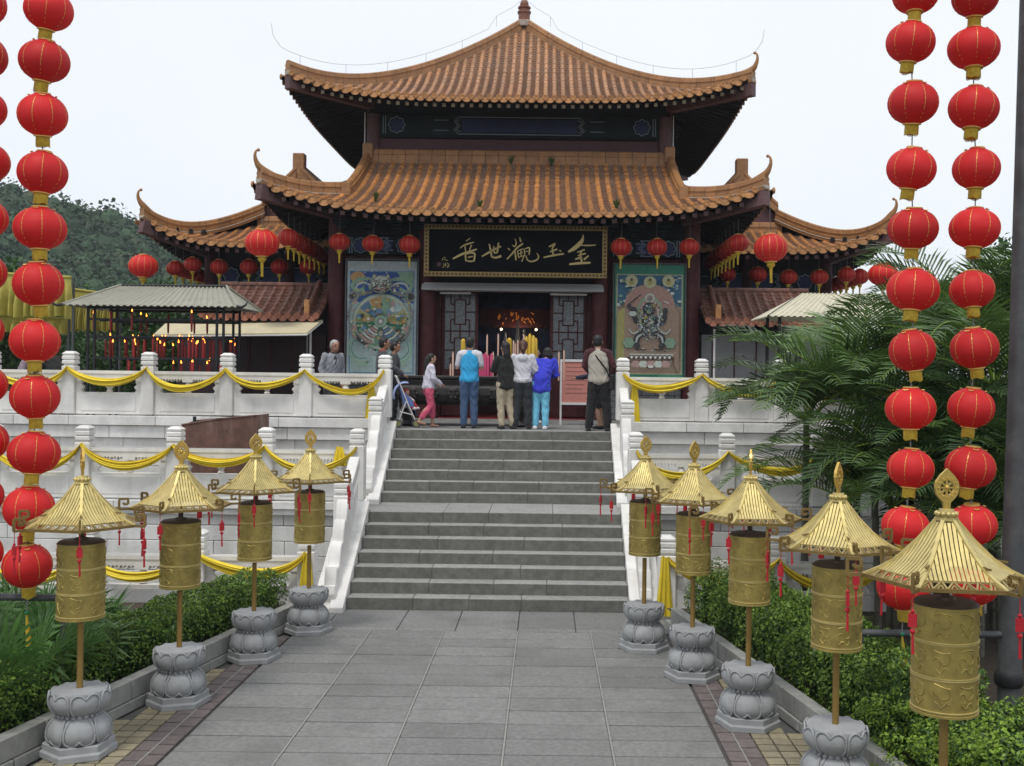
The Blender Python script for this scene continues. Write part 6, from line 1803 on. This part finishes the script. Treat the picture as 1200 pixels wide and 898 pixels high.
tree((11.6, 20.8, ZT-.2), 4.6, 2.0, 1.5, 9000, 'dark broadleaf tree behind the palms near the side hall', 1, M['leaf2'])
tree((14.2, 24.0, ZT-.2), 5.2, 2.4, 1.8, 9000, 'dark broadleaf tree furthest behind the grey lantern pole', 2, M['leaf2'])
tree((10.0, 16.4, 0), 3.6, 1.5, 1.4, 9000, 'dark bushy tree under the palm clump beside the lower terrace', 3, M['leaf2'])
tree((-13.5, 27.5, ZT-.5), 3.6, 2.2, 1.3, 9000, 'dark green bushy tree behind the yellow tarps', 4, M['leaf2'])
tree((-11.0, 31, ZT-.5), 3.4, 2.4, 1.2, 9000, 'dark green bushy tree below the hill beside the side hall', 5, M['leaf2'])
# ================================================================ wooded hill
HD = 150.0
def hill_z(x, y):
    u = (x+76.0)/62.0
    ridge = 26.5-21*np.clip(u, -.25, .9)-8*np.clip(u-.3, 0, 1.2)+(-4)*np.clip(-u, 0, 2)*0
    ridge = np.maximum(ridge, -2)
    t = np.clip((y-78)/(HD-78), 0, 1); s = np.where(y > HD, np.clip(1-(y-HD)/120, 0, 1), t**.9)
    n_ = 1.8*np.sin(x*.09+y*.05)+1.1*np.sin(x*.21-y*.13+1)
    return (ridge+n_*.6)*s-1.0*(1-s)-.4
hx, hy = np.linspace(-260, 60, 90), np.linspace(58, 280, 60)
XX, YY = np.meshgrid(hx, hy); ZZ = hill_z(XX, YY)
b = MB(); b.add(np.stack([XX, YY, ZZ], -1).reshape(-1,3).tolist(), [(j*90+i, j*90+i+1, (j+1)*90+i+1, (j+1)*90+i) for j in range(59) for i in range(89)])
hill = b.build('hill', M['forest'], smooth='all', fix=False); hill['kind'] = 'structure'
rh = np.random.default_rng(5); NT = 8500
hyp = rh.uniform(80, 165, NT); hxp = hyp*rh.uniform(-.66, -.20, NT); keep = hill_z(hxp, hyp) > .5
hxp, hyp = hxp[keep], hyp[keep]; hzp = hill_z(hxp, hyp)
ps, ns, kd, zq, dm, dk = [], [], [], [], [], []
SG = 7; rg = [(0., 1.), (.55, .85), (.9, .45), (1.02, .02)]
ring = np.array([[[math.cos(2*math.pi*k/SG)*r_, math.sin(2*math.pi*k/SG)*r_, z_] for k in range(SG)] for z_, r_ in rg])
DOME = np.array([[ring[i][k], ring[i][(k+1) % SG], ring[i+1][(k+1) % SG], ring[i+1][k]] for i in range(3) for k in range(SG)])
for x, y_, z in zip(hxp, hyp, hzp):
    m = 54; d = rh.normal(0,1,(m,3)); d[:,2] = np.abs(d[:,2]); d /= np.linalg.norm(d,axis=1)[:,None]
    q = min(2.3, rh.lognormal(-.15, .40))*(1+(y_-60)/220); k = rh.random(); ps.append(np.array([x, y_, z+q*.5])+d*q*np.array([1,1,1.2])*rh.uniform(.78,1.02,(m,1))); dm.append(DOME*q*.66*np.array([1,1,1.2])+np.array([x, y_, z+q*.5])); dk.append(np.full(len(DOME), k)); ns.append(d); kd.append(np.full(m, k)); zq.append(np.full(m, q))
ps, ns, kd, zq = np.concatenate(ps), np.concatenate(ns), np.concatenate(kd), np.concatenate(zq)
dm, dk = np.concatenate(dm), np.concatenate(dk)
fm = [(0, .45, M['forest'], 'dark green tree crowns making up most of the hillside forest'),
      (.45, .75, mat('forest_mid', (.040,.080,.036), .9, .5, 1.6), 'fresher green tree crowns scattered through the hillside forest'),
      (.75, .9, mat('forest_dark', (.022,.048,.026), .9, .5, 1.6), 'darkest tree crowns scattered through the hillside forest'),
      (.9, 1.01, mat('forest_olive', (.058,.074,.036), .9, .5, 1.6), 'dry olive tree crowns scattered through the hillside forest')]
for a_, b_, mt_, lb in fm:
    s_ = (kd >= a_) & (kd < b_)
    o = link('forest', leaf_mesh('forest', ps[s_], ns[s_], .30+.11*zq[s_][:,None], mt_, 9, aspect=.8, jit=.5, extra=dm[(dk >= a_) & (dk < b_)])); tag(o, lb, 'forest', kind='stuff')
# ================================================================ people
def remesh(b, vox, name, mt, smooth_it=4, fold=0):
    me = b.mesh(name, mt, fix=True); o = bpy.data.objects.new(name, me); COL.objects.link(o)
    m = o.modifiers.new('r', 'REMESH'); m.mode = 'VOXEL'; m.voxel_size = vox
    if smooth_it: s = o.modifiers.new('s', 'SMOOTH'); s.factor = .5; s.iterations = smooth_it
    dg = bpy.context.evaluated_depsgraph_get(); me2 = bpy.data.meshes.new_from_object(o.evaluated_get(dg))
    bpy.data.objects.remove(o); bpy.data.meshes.remove(me)
    if fold:
        n = len(me2.vertices); co = np.empty(n*3); me2.vertices.foreach_get('co', co); co = co.reshape(-1,3); no = np.empty(n*3); me2.vertex_normals.foreach_get('vector', no); no = no.reshape(-1,3)
        f1 = np.sin(co[:,2]*38+7*np.sin(co[:,0]*16)+5*np.sin(co[:,1]*19)); f2 = np.sin(co[:,0]*60+co[:,2]*23+4*np.sin(co[:,2]*11)); f3 = np.sin(co[:,1]*55-co[:,2]*31)
        me2.vertices.foreach_set('co', (co+no*(fold*(.55*f1+.35*f2+.3*f3))[:,None]).ravel())
    me2.name = name; me2.polygons.foreach_set('use_smooth', [True]*len(me2.polygons))
    if not me2.materials: me2.materials.append(mt)
    return me2
def limb(b, pts, rs_, n=12):
    b.tube(pts, rs_, n)
    for p, r in ((pts[0], rs_[0]), (pts[-1], rs_[-1])):
        b.ball(p, (r[0]*.97, r[1]*.97, min(r)*.45) if isinstance(r, tuple) else r*.98, n, 8)
SKIN = mat('skin', (.44,.25,.17), .55, .06, 20, sss=.1)
SKIN2 = mat('tan_skin', (.33,.17,.11), .55, .06, 20, sss=.1)
def cl(name, c, bump=.35): return mat('cloth_'+name, c, .85, .12, 14, bump, 22, sheen=.1)
HAIRB = mat('black_hair', (.010,.008,.008), .45, .3, 60, .3, 120); HAIRR = mat('red_brown_hair', (.075,.026,.014), .45, .3, 60, .3, 120); HAIRG = mat('grey_hair', (.34,.34,.34), .6, .3, 60, .3, 120)
def person(label, u, D_, H, yaw, top, bottom, hair=HAIRB, skin=SKIN, lean=(0,0), arms=None, legs=None, hairstyle='short', coat=.50, sleeve=1.0, fat=1.0, extra=None, shoes=None, vest=None, collar=None, hem=.055, head_tilt=(0,0), x=None, zoff=0.0, sleeves_mat=None, girth=1.0, skirtlen=None):
    """figure facing local +y; lean = (forward, sideways) of the shoulders in body heights"""
    px = P(u, 450, D_).x if x is None else x
    t = empty('person', (px, D_, ZT+.004+zoff), label, 'person', 'people on the temple terrace', R(yaw))
    h = H
    V_ = lambda a: Vector((a[0]*h, a[1]*h, a[2]*h))
    def up(p):      # apply the lean above the hips
        k = max(0, (p[2]-.52)/.30); return (p[0]+lean[1]*k, p[1]+lean[0]*k, p[2]-abs(lean[0])*.35*k*k)
    sh = [(-.100,-.005,.806), (.100,-.005,.806)]
    arms = arms or [((-.135,-.01,.645),(-.125,.035,.50)), ((.135,-.01,.645),(.125,.035,.50))]
    legs = legs or [((-.052,.01,.285),(-.058,-.01,.045),0), ((.052,.01,.285),(.058,-.01,.045),0)]
    hips = [(-.048,0,.50),(.048,0,.50)]
    hd = up((0,.012,.925)); hd = (hd[0]+head_tilt[0], hd[1]+head_tilt[1], hd[2])
    nk = up((0,-.005,.83))
    # ---- body: one continuous surface
    b = MB()
    b.ball(V_((hd[0],hd[1],hd[2]+.008)), (.047*h,.056*h,.058*h), 16, 12); b.ball(V_((hd[0],hd[1]+.012,hd[2]-.030)), (.036*h,.040*h,.040*h), 12, 9)
    b.ball(V_((hd[0],hd[1]+.060,hd[2]-.010)), (.009*h,.013*h,.013*h), 8, 6); b.ball(V_((hd[0],hd[1]+.052,hd[2]+.018)), (.034*h,.010*h,.008*h), 8, 6)
    for s_ in (-1, 1): b.ball(V_((hd[0]+s_*.049,hd[1]-.004,hd[2]-.004)), (.007*h,.012*h,.018*h), 8, 6)
    b.ball(V_((hd[0],hd[1]+.050,hd[2]-.038)), (.015*h,.008*h,.007*h), 8, 6)
    limb(b, [V_(nk), V_((hd[0],hd[1]-.006,hd[2]-.03))], [.032*h,.031*h])
    limb(b, [V_(up((0,0,.80))), V_(up((0,.004,.72))), V_(up((0,0,.62))), V_((0,0,.52))], [(.078*h*fat,.044*h*fat),(.084*h*fat,.054*h*fat),(.070*h*fat,.050*h*fat),(.078*h*fat,.052*h*fat)], 16)
    for i in (0, 1):
        s_, e_, w_ = V_(up(sh[i])), V_(arms[i][0]), V_(arms[i][1])
        limb(b, [s_, e_, w_], [.030*h,.024*h,.018*h], 10)
        d = (w_-e_).normalized(); sd_ = d.cross(Vector((0,0,1))); sd_ = sd_.normalized() if sd_.length > .1 else Vector((1,0,0)); nn = sd_.cross(d)
        pm_ = w_+d*.030*h; limb(b, [w_, pm_+d*.022*h], [(.015*h,.012*h),(.022*h,.011*h)], 10)
        for k in range(4):
            a = (k-1.5)*.0105*h; fl_ = (.036,.042,.040,.031)[k]*h; p0 = pm_+d*.020*h+sd_*a; limb(b, [p0, p0+d*fl_*.55+nn*.003*h, p0+d*fl_*.9-nn*.008*h], [.0062*h,.0056*h,.0048*h], 6)
        tb_ = w_+d*.015*h+sd_*(-.017*h if i else .017*h); limb(b, [tb_, tb_+d*.022*h+sd_*(-.014*h if i else .014*h), tb_+d*.042*h+sd_*(-.012*h if i else .012*h)], [.0075*h,.0068*h,.0055*h], 6)
        kn, an, ft = legs[i]
        limb(b, [V_(hips[i]), V_(kn), V_((kn[0]*.5+an[0]*.5, kn[1]*.5+an[1]*.5-.004, kn[2]*.5+an[2]*.5+.03)), V_(an)], [.046*h,.031*h,.028*h,.020*h], 12)
        fy = math.cos(R(ft)); fx = -math.sin(R(ft))
        limb(b, [V_((an[0]-fx*.02,an[1]-fy*.02,max(.022, an[2]-.022))), V_((an[0]+fx*.045,an[1]+fy*.045,.018+max(0, an[2]-.06))), V_((an[0]+fx*.085,an[1]+fy*.085,.013+max(0, an[2]-.07)))], [(.022*h,.022*h),(.026*h,.018*h),(.020*h,.011*h)], 10)
    body = link('body', remesh(b, .0092, 'body', skin, 2), t)
    for s_ in (-1, 1):
        e = MB(); e.ball(V_((hd[0]+s_*.020,hd[1]+.0545,hd[2]+.008)), (.0075*h,.004*h,.0042*h), 8, 6); e.build('eye', M['black'], body, smooth=True)
    e = MB(); e.ball(V_((hd[0],hd[1]+.0565,hd[2]-.038)), (.014*h,.003*h,.004*h), 8, 5); e.build('mouth', mat('lips', (.24,.08,.07), .5, 0), body, smooth=True)
    # ---- hair
    b = MB(); q = V_((hd[0],hd[1]-.010,hd[2]+.020)); b.ball(q, (.054*h,.058*h,.056*h), 16, 12)
    b.ball(V_((hd[0],hd[1]-.028,hd[2]-.002)), (.049*h,.040*h,.054*h), 14, 10)
    if hairstyle == 'bob': b.ball(V_((hd[0],hd[1]-.022,hd[2]-.020)), (.060*h,.050*h,.062*h), 14, 10)
    if hairstyle == 'pony': limb(b, [V_((hd[0],hd[1]-.06,hd[2]+.02)), V_((hd[0],hd[1]-.085,hd[2]-.04)), V_((hd[0]+.005,hd[1]-.075,hd[2]-.11))], [.020*h,.026*h,.010*h], 10)
    if hairstyle == 'long': limb(b, [V_((hd[0],hd[1]-.055,hd[2]-.0)), V_((hd[0],hd[1]-.075,hd[2]-.08)), V_((hd[0],hd[1]-.085,hd[2]-.20)), V_((hd[0],hd[1]-.08,hd[2]-.31))], [.034*h,.036*h,.026*h,.008*h], 10)
    if hairstyle == 'mid': limb(b, [V_((hd[0],hd[1]-.035,hd[2]-.0)), V_((hd[0],hd[1]-.052,hd[2]-.07)), V_((hd[0],hd[1]-.056,hd[2]-.15))], [(.046*h,.03*h),(.046*h,.026*h),(.030*h,.014*h)], 10)
    hm = remesh(b, .010, 'hair', hair, 3)
    # keep the face clear
    bm = bmesh.new(); bm.from_mesh(hm)
    face = [v for v in bm.verts if v.co.y > (hd[1]+.022)*h and v.co.z < (hd[2]+.036)*h]; bmesh.ops.delete(bm, geom=face, context='VERTS'); bm.to_mesh(hm); bm.free()
    link('hair', hm, t)
    # ---- trousers
    b = MB()
    for i in (0, 1):
        kn, an, ft = legs[i]; e = hem; f_ = (an[2]-e)/(an[2]-kn[2]) if an[2] != kn[2] else 0
        f_ = max(0.0, (e-an[2])/(kn[2]-an[2])) if abs(kn[2]-an[2]) > .02 else 0
        lo_ = tuple(an[k]+(kn[k]-an[k])*f_ for k in range(3))
        limb(b, [V_((hips[i][0]*1.02, 0, .525)), V_(hips[i]), V_((hips[i][0]*.5+kn[0]*.5, hips[i][1]*.5+kn[1]*.5, hips[i][2]*.5+kn[2]*.5)), V_(kn), V_(lo_)], [.058*h*girth,.062*h*girth,.053*h*girth,.045*h*girth,.038*h*girth], 12)
    limb(b, [V_((0,0,.58)), V_((0,-.004,.50))], [(.080*h*fat,.058*h*fat),(.096*h*fat,.066*h*fat)], 16)
    link('trousers', remesh(b, .013, 'trousers', bottom, 3, .007), t)
    # ---- jacket or shirt
    b = MB(); k = fat*1.0
    limb(b, [V_(up((0,-.004,.832))), V_(up((0,0,.80))), V_(up((0,.003,.72))), V_(up((0,0,.62))), V_(up((0,0,.57))), V_((lean[1]*.05,lean[0]*.05,coat+.03)), V_((0,0,coat))], [(.052*h,.044*h),(.100*h*k,.060*h*k),(.106*h*k,.073*h*k),(.096*h*k,(.070+abs(lean[0])*.2)*h*k),(.100*h*k,(.072+abs(lean[0])*.2)*h*k),(.106*h*k,.080*h*k),(.108*h*k,.080*h*k)], 18)
    sb_ = MB() if (vest or sleeves_mat) else b
    for i in (0, 1):
        s_, e_, w_ = V_(up(sh[i])), V_(arms[i][0]), V_(arms[i][1])
        if sleeve >= 1: limb(sb_, [s_, (s_+e_)/2, e_, e_.lerp(w_, .5), w_.lerp(e_, .06)], [.040*h,.039*h,.036*h,.033*h,.028*h], 12)
        elif sleeve > 0: limb(sb_, [s_, s_.lerp(e_, sleeve*1.6)], [.038*h,.036*h], 12)
    if vest or sleeves_mat:
        limb(sb_, [V_(up((-.07,0,.805))), V_(up((.07,0,.805)))], [.05*h,.05*h], 10)
        link('sleeves', remesh(sb_, .013, 'sleeves', sleeves_mat or vest, 3, .006), t)
    link('jacket', remesh(b, .012, 'jacket', top, 3, .008), t)
    if collar:
        b = MB(); limb(b, [V_(up((0,.045,.80))), V_(up((0,.062,.72))), V_(up((0,.066,.66)))], [(.024*h,.018*h),(.020*h,.014*h),(.006*h,.006*h)], 10); b.lathe([(.040*h,0),(.044*h,.02*h),(.036*h,.032*h)], 14, V_(up((0,-.002,.822))), cap=False)
        b.build('collar', collar, t, smooth=True)
    b_ = shoes or cl('black_shoe', (.012,.012,.013), .1)
    if shoes != 'bare':
        for i in (0, 1):
            kn, an, ft = legs[i]; fy = math.cos(R(ft)); fx = -math.sin(R(ft)); dz = max(0, an[2]-.05)
            b = MB(); limb(b, [V_((an[0]-fx*.022,an[1]-fy*.022,.026+dz)), V_((an[0]+fx*.04,an[1]+fy*.04,.024+dz)), V_((an[0]+fx*.09,an[1]+fy*.09,.018+dz))], [(.027*h,.026*h),(.030*h,.024*h),(.024*h,.017*h)], 12)
            b.box((an[0]-.026)*h, (an[0]+.026)*h, (an[1]-.045)*h, (an[1]+.02)*h, .0, .02*h) if dz < .01 and abs(ft) < 20 else None
            link('shoe', remesh(b, .012, 'shoe', b_, 2), t)
    if extra: extra(t, h, up, V_)
    return t
WH = cl('white_knit', (.58,.58,.62)); 
fwd = lambda x, z=.60, y=.13: ((-x,.03,.66), (-x*.5,y,z))
pray = [((-.135,.02,.655),(-.045,.115,.70)), ((.135,.02,.655),(.045,.115,.70))]
def hood(col):
    def f(t, h, up, V_):
        b = MB(); b.ball(V_(up((0,-.055,.80))), (.062*h,.034*h,.05*h), 14, 10); link('hood', remesh(b, .012, 'hood', col, 3), t)
    return f
def strap_bag(t, h, up, V_):
    b = MB(); b.tube([V_(up((-.06,.03,.835))), V_(up((-.055,-.035,.825))), V_(up((0,-.078,.74))), V_(up((.075,-.082,.64))), V_((.115,-.05,.545))], [.013,.013,.013,.013,.013], 8); b.build('shoulder_strap', M['black'], t, smooth=True)
    b = MB(); b.cbox(V_((.135,-.01,.50)), (.10,.22,.30)); b.build('bag', cl('black_bag', (.012,.012,.014)), t, bevel=.03)
person('person in a turquoise vest over a white shirt and blue jeans, seen from behind', 550, 20.4, 1.755, 0, cl('turquoise', (.030,.33,.62)), cl('blue_jeans', (.045,.085,.17)), arms=pray, vest=WH, sleeve=.45, coat=.515)
person('person in a black jacket and khaki trousers holding incense, turned half left', 592, 20.25, 1.66, 28, cl('black_jacket', (.012,.012,.011)), cl('khaki', (.40,.34,.24)), hairstyle='mid', arms=[((-.14,.04,.67),(-.07,.15,.72)), ((.13,.03,.65),(.02,.14,.66))], coat=.47, legs=[((-.045,.02,.285),(-.04,.0,.045),0), ((.055,.0,.285),(.085,-.03,.045),-15)])
person('person in a white hooded top and dark trousers with reddish ponytail, seen from behind', 612.5, 20.3, 1.70, 0, WH, cl('charcoal', (.022,.026,.03)), hair=HAIRR, hairstyle='pony', arms=[((-.145,.02,.66),(-.09,.11,.60)), ((.145,.02,.66),(.09,.11,.60))], coat=.535, extra=hood(WH), legs=[((-.055,.0,.285),(-.085,-.02,.045),5), ((.055,.01,.285),(.075,.0,.045),-5)])
person('person in a royal blue jacket and pale blue trousers bending towards the censer', 634, 20.35, 1.68, -14, cl('royal_blue', (.035,.045,.52)), cl('sky_blue', (.16,.48,.66)), hairstyle='bob', lean=(.10,.03), arms=[((-.11,.12,.62),(-.04,.22,.62)), ((.16,.10,.62),(.06,.22,.60))], coat=.44, fat=1.05, shoes=cl('white_shoe', (.6,.6,.6), .1))
person('person in a white shirt on the far side of the bronze censer', 628, 22.6, 1.62, 170, WH, cl('jeans2', (.05,.07,.15)), arms=pray, skin=SKIN, shoes=cl('white_shoe', (.6,.6,.6), .1))
person('person in a beige vest with dark red sleeves and black trousers, bag on a strap', 702, 19.95, 1.83, -6, cl('beige', (.36,.33,.28)), cl('black_trousers', (.010,.010,.011)), lean=(.02,-.015), sleeves_mat=cl('maroon', (.055,.012,.016)), arms=[((-.15,.02,.66),(-.10,.12,.60)), ((.15,.0,.65),(.12,.06,.52))], coat=.50, extra=strap_bag, girth=1.12, fat=1.08, legs=[((-.075,.0,.285),(-.10,-.02,.045),8), ((.075,.01,.285),(.095,-.01,.045),-8)])
person('person in a dark navy jacket stretching one arm to the notice, mostly hidden', 704, 20.7, 1.45, 78, cl('navy', (.018,.022,.045)), cl('dark_shorts', (.02,.02,.022)), lean=(.06,0), arms=[((-.13,.16,.70),(-.10,.31,.68)), ((.13,.02,.65),(.10,.06,.5))], hem=.33, legs=[((-.052,.05,.285),(-.055,.0,.045),0), ((.052,.02,.285),(.055,-.03,.045),0)])
person('girl in a white top and pink cropped trousers with long black hair, walking', 502, 20.5, 1.45, -68, cl('white_top', (.56,.54,.62)), cl('pink', (.56,.085,.16)), hairstyle='long', arms=[((-.135,.02,.65),(-.08,.13,.58)), ((.135,.03,.65),(.07,.15,.58))], coat=.52, hem=.14, shoes='bare', legs=[((-.05,.07,.29),(-.055,.08,.045),0), ((.05,.02,.285),(.055,-.13,.10),0)], lean=(.02,0))
person('man in a dark grey jacket over a red shirt pushing the stroller', 448, 20.8, 1.74, -75, cl('slate', (.055,.055,.065)), cl('dark_trousers', (.02,.02,.03)), skin=SKIN2, arms=[((-.13,.09,.66),(-.09,.21,.585)), ((.13,.09,.66),(.09,.21,.585))], coat=.47, collar=cl('red_shirt', (.28,.02,.02)), fat=1.06, head_tilt=(0,.01))
person('person with short black hair behind the man pushing the stroller', 461.5, 21.9, 1.70, -80, cl('dark_grey2', (.05,.05,.055)), cl('dark_trousers', (.02,.02,.03)), skin=SKIN2)
person('elderly person with grey hair in a pale grey jacket beside the painted beast panel', 389, 21.0, 1.70, -140, cl('pale_grey', (.24,.25,.275)), cl('grey_trousers', (.06,.06,.065)), hair=HAIRG, skin=SKIN2, collar=cl('dark_collar', (.04,.04,.045)), head_tilt=(0,.02), lean=(.02,0))
person('person in a black jacket bending behind the terrace balustrade near the yellow tarps', 68, 21.0, 1.62, 60, cl('black_jacket', (.012,.012,.011)), cl('dark_trousers', (.02,.02,.03)), lean=(.14,0), arms=[((-.12,.18,.60),(-.06,.26,.52)), ((.12,.18,.60),(.06,.26,.52))])
person('person in a faded plaid top behind the balustrade near the yellow tarps', 25, 21.2, 1.50, -60, cl('plaid', (.22,.17,.20)), cl('dark_trousers', (.02,.02,.03)), lean=(.06,0))

# ================================================================ stroller with baby
SX = P(477, 470, 20.6).x
st = empty('baby_stroller', (SX, 20.55, ZT+.004), 'blue folding baby stroller with pale canopy and grey wheels', 'stroller', rz=R(12))
b = MB()
for yy in (-.19, .19):
    b.tube([(-.20,yy,.95),(-.10,yy,.72),(.02,yy,.42),(.17,yy,.10)], .012, 8); b.tube([(-.02,yy,.50),(-.10,yy,.30),(-.17,yy,.10)], .012, 8); b.tube([(-.14,yy,.30),(.10,yy,.24)], .009, 8)
b.tube([(-.20,-.19,.95),(-.22,-.10,.98),(-.22,.10,.98),(-.20,.19,.95)], .014, 8); b.tube([(.08,-.19,.25),(.08,.19,.25)], .010, 8)
b.build('frame', M['whitepaint'], st, smooth=True)
def wheel(x, yy):
    b = MB(); b.tube([(x,yy-.02,.075),(x,yy+.02,.075)], .075, 18); w = b.build('wheel', M['greymetal'], st, smooth=True)
    b = MB(); b.tube([(x,yy-.024,.075),(x,yy+.024,.075)], .05, 14); b.build('hub', mat('olive_hub', (.25,.25,.10), .5, 0), w, smooth=True)
for x in (-.17, .17):
    for yy in (-.22, -.16, .16, .22): wheel(x, yy)
BLUE = cl('stroller_blue', (.10,.15,.36)); b = MB()
N = 10; vs = []
for i in range(N+1):
    a = R(-20)+R(125)*i/N
    for k in range(7): yy = -.20+.40*k/6; q = .26*(1-.12*abs(yy)/.2); vs.append((-.06-.02+q*math.cos(math.pi-a)*.9+.04, yy, .62+q*math.sin(a)))
b.add(vs, [(i*7+k, i*7+k+1, (i+1)*7+k+1, (i+1)*7+k) for i in range(N) for k in range(6)]); b.build('canopy', cl('canopy_blue', (.24,.32,.55)), st, smooth='all', fix=False)
b = MB(); b.add([(-.16,-.18,.80),(-.16,.18,.80),(-.06,.18,.42),(-.06,-.18,.42),(.14,.18,.38),(.14,-.18,.38),(.20,.18,.22),(.20,-.18,.22)], [(0,1,2,3),(3,2,4,5),(5,4,6,7)])
b.add([(-.16,-.18,.80),(-.06,-.18,.42),(.14,-.18,.38),(.10,-.18,.52),(-.05,-.18,.66)], [(0,1,2,3,4)]); b.build('seat', BLUE, st, fix=False)
bb = empty('baby', (SX, 20.55, ZT+.004), 'baby in a red cap and white and red suit sitting in the blue stroller', 'person', rz=R(-20))
b = MB(); b.ball((.0,-.02,.66), (.065,.07,.075), 14, 10); limb(b, [(-.03,0,.58),(.0,-.01,.46)], [.06,.07])
for s_ in (-1, 1): limb(b, [(-.01,s_*.07,.58),(.06,s_*.10,.52),(.12,s_*.06,.50)], [.028,.024,.02]); limb(b, [(.0,s_*.05,.45),(.12,s_*.07,.44),(.19,s_*.06,.36)], [.042,.036,.028])
for s_ in (-1, 1):
    for k in range(5): limb(b, [(.13,s_*.06+(k-2)*.008,.50),(.155,s_*.06+(k-2)*.010,.495)], [.006,.005], 6)
link('body', remesh(b, .009, 'body', SKIN, 2), bb)
b = MB(); b.ball((-.02,-.02,.695), (.072,.076,.055), 14, 10); link('cap', remesh(b, .01, 'cap', cl('baby_red', (.34,.025,.03)), 2), bb)
b = MB(); limb(b, [(-.03,0,.57),(.0,-.01,.45)], [.072,.082])
for s_ in (-1, 1): limb(b, [(-.01,s_*.07,.57),(.06,s_*.10,.52),(.10,s_*.075,.505)], [.038,.034,.03])
link('jacket', remesh(b, .011, 'jacket', cl('baby_white', (.55,.50,.50)), 2), bb)
b = MB()
for s_ in (-1, 1): limb(b, [(.0,s_*.05,.45),(.12,s_*.07,.445),(.17,s_*.065,.38)], [.052,.046,.04])
link('trousers', remesh(b, .011, 'trousers', cl('baby_red', (.34,.025,.03)), 2), bb)
b = MB()
for s_ in (-1, 1): limb(b, [(.175,s_*.065,.37),(.22,s_*.065,.36)], [.036,.03])
link('shoe', remesh(b, .01, 'shoe', cl('baby_white', (.55,.50,.50)), 2), bb)
# ================================================================ air: thin haze over everything
b = MB(); b.box(-290, 110, -12, 300, -1.7, 42)
hz = b.build('haze', None); hz.data.materials.clear(); hz['kind'] = 'stuff'; hz['label'] = 'thin pale haze over the place'
hm = bpy.data.materials.new('haze'); hm.use_nodes = True; hn, hl = hm.node_tree.nodes, hm.node_tree.links; hn.clear()
ho = hn.new('ShaderNodeOutputMaterial'); pv = hn.new('ShaderNodeVolumePrincipled')
pv.inputs['Color'].default_value = (.80,.86,.93,1); pv.inputs['Density'].default_value = .0005; pv.inputs['Anisotropy'].default_value = .2
hl.new(pv.outputs[0], ho.inputs['Volume']); hz.data.materials.append(hm)
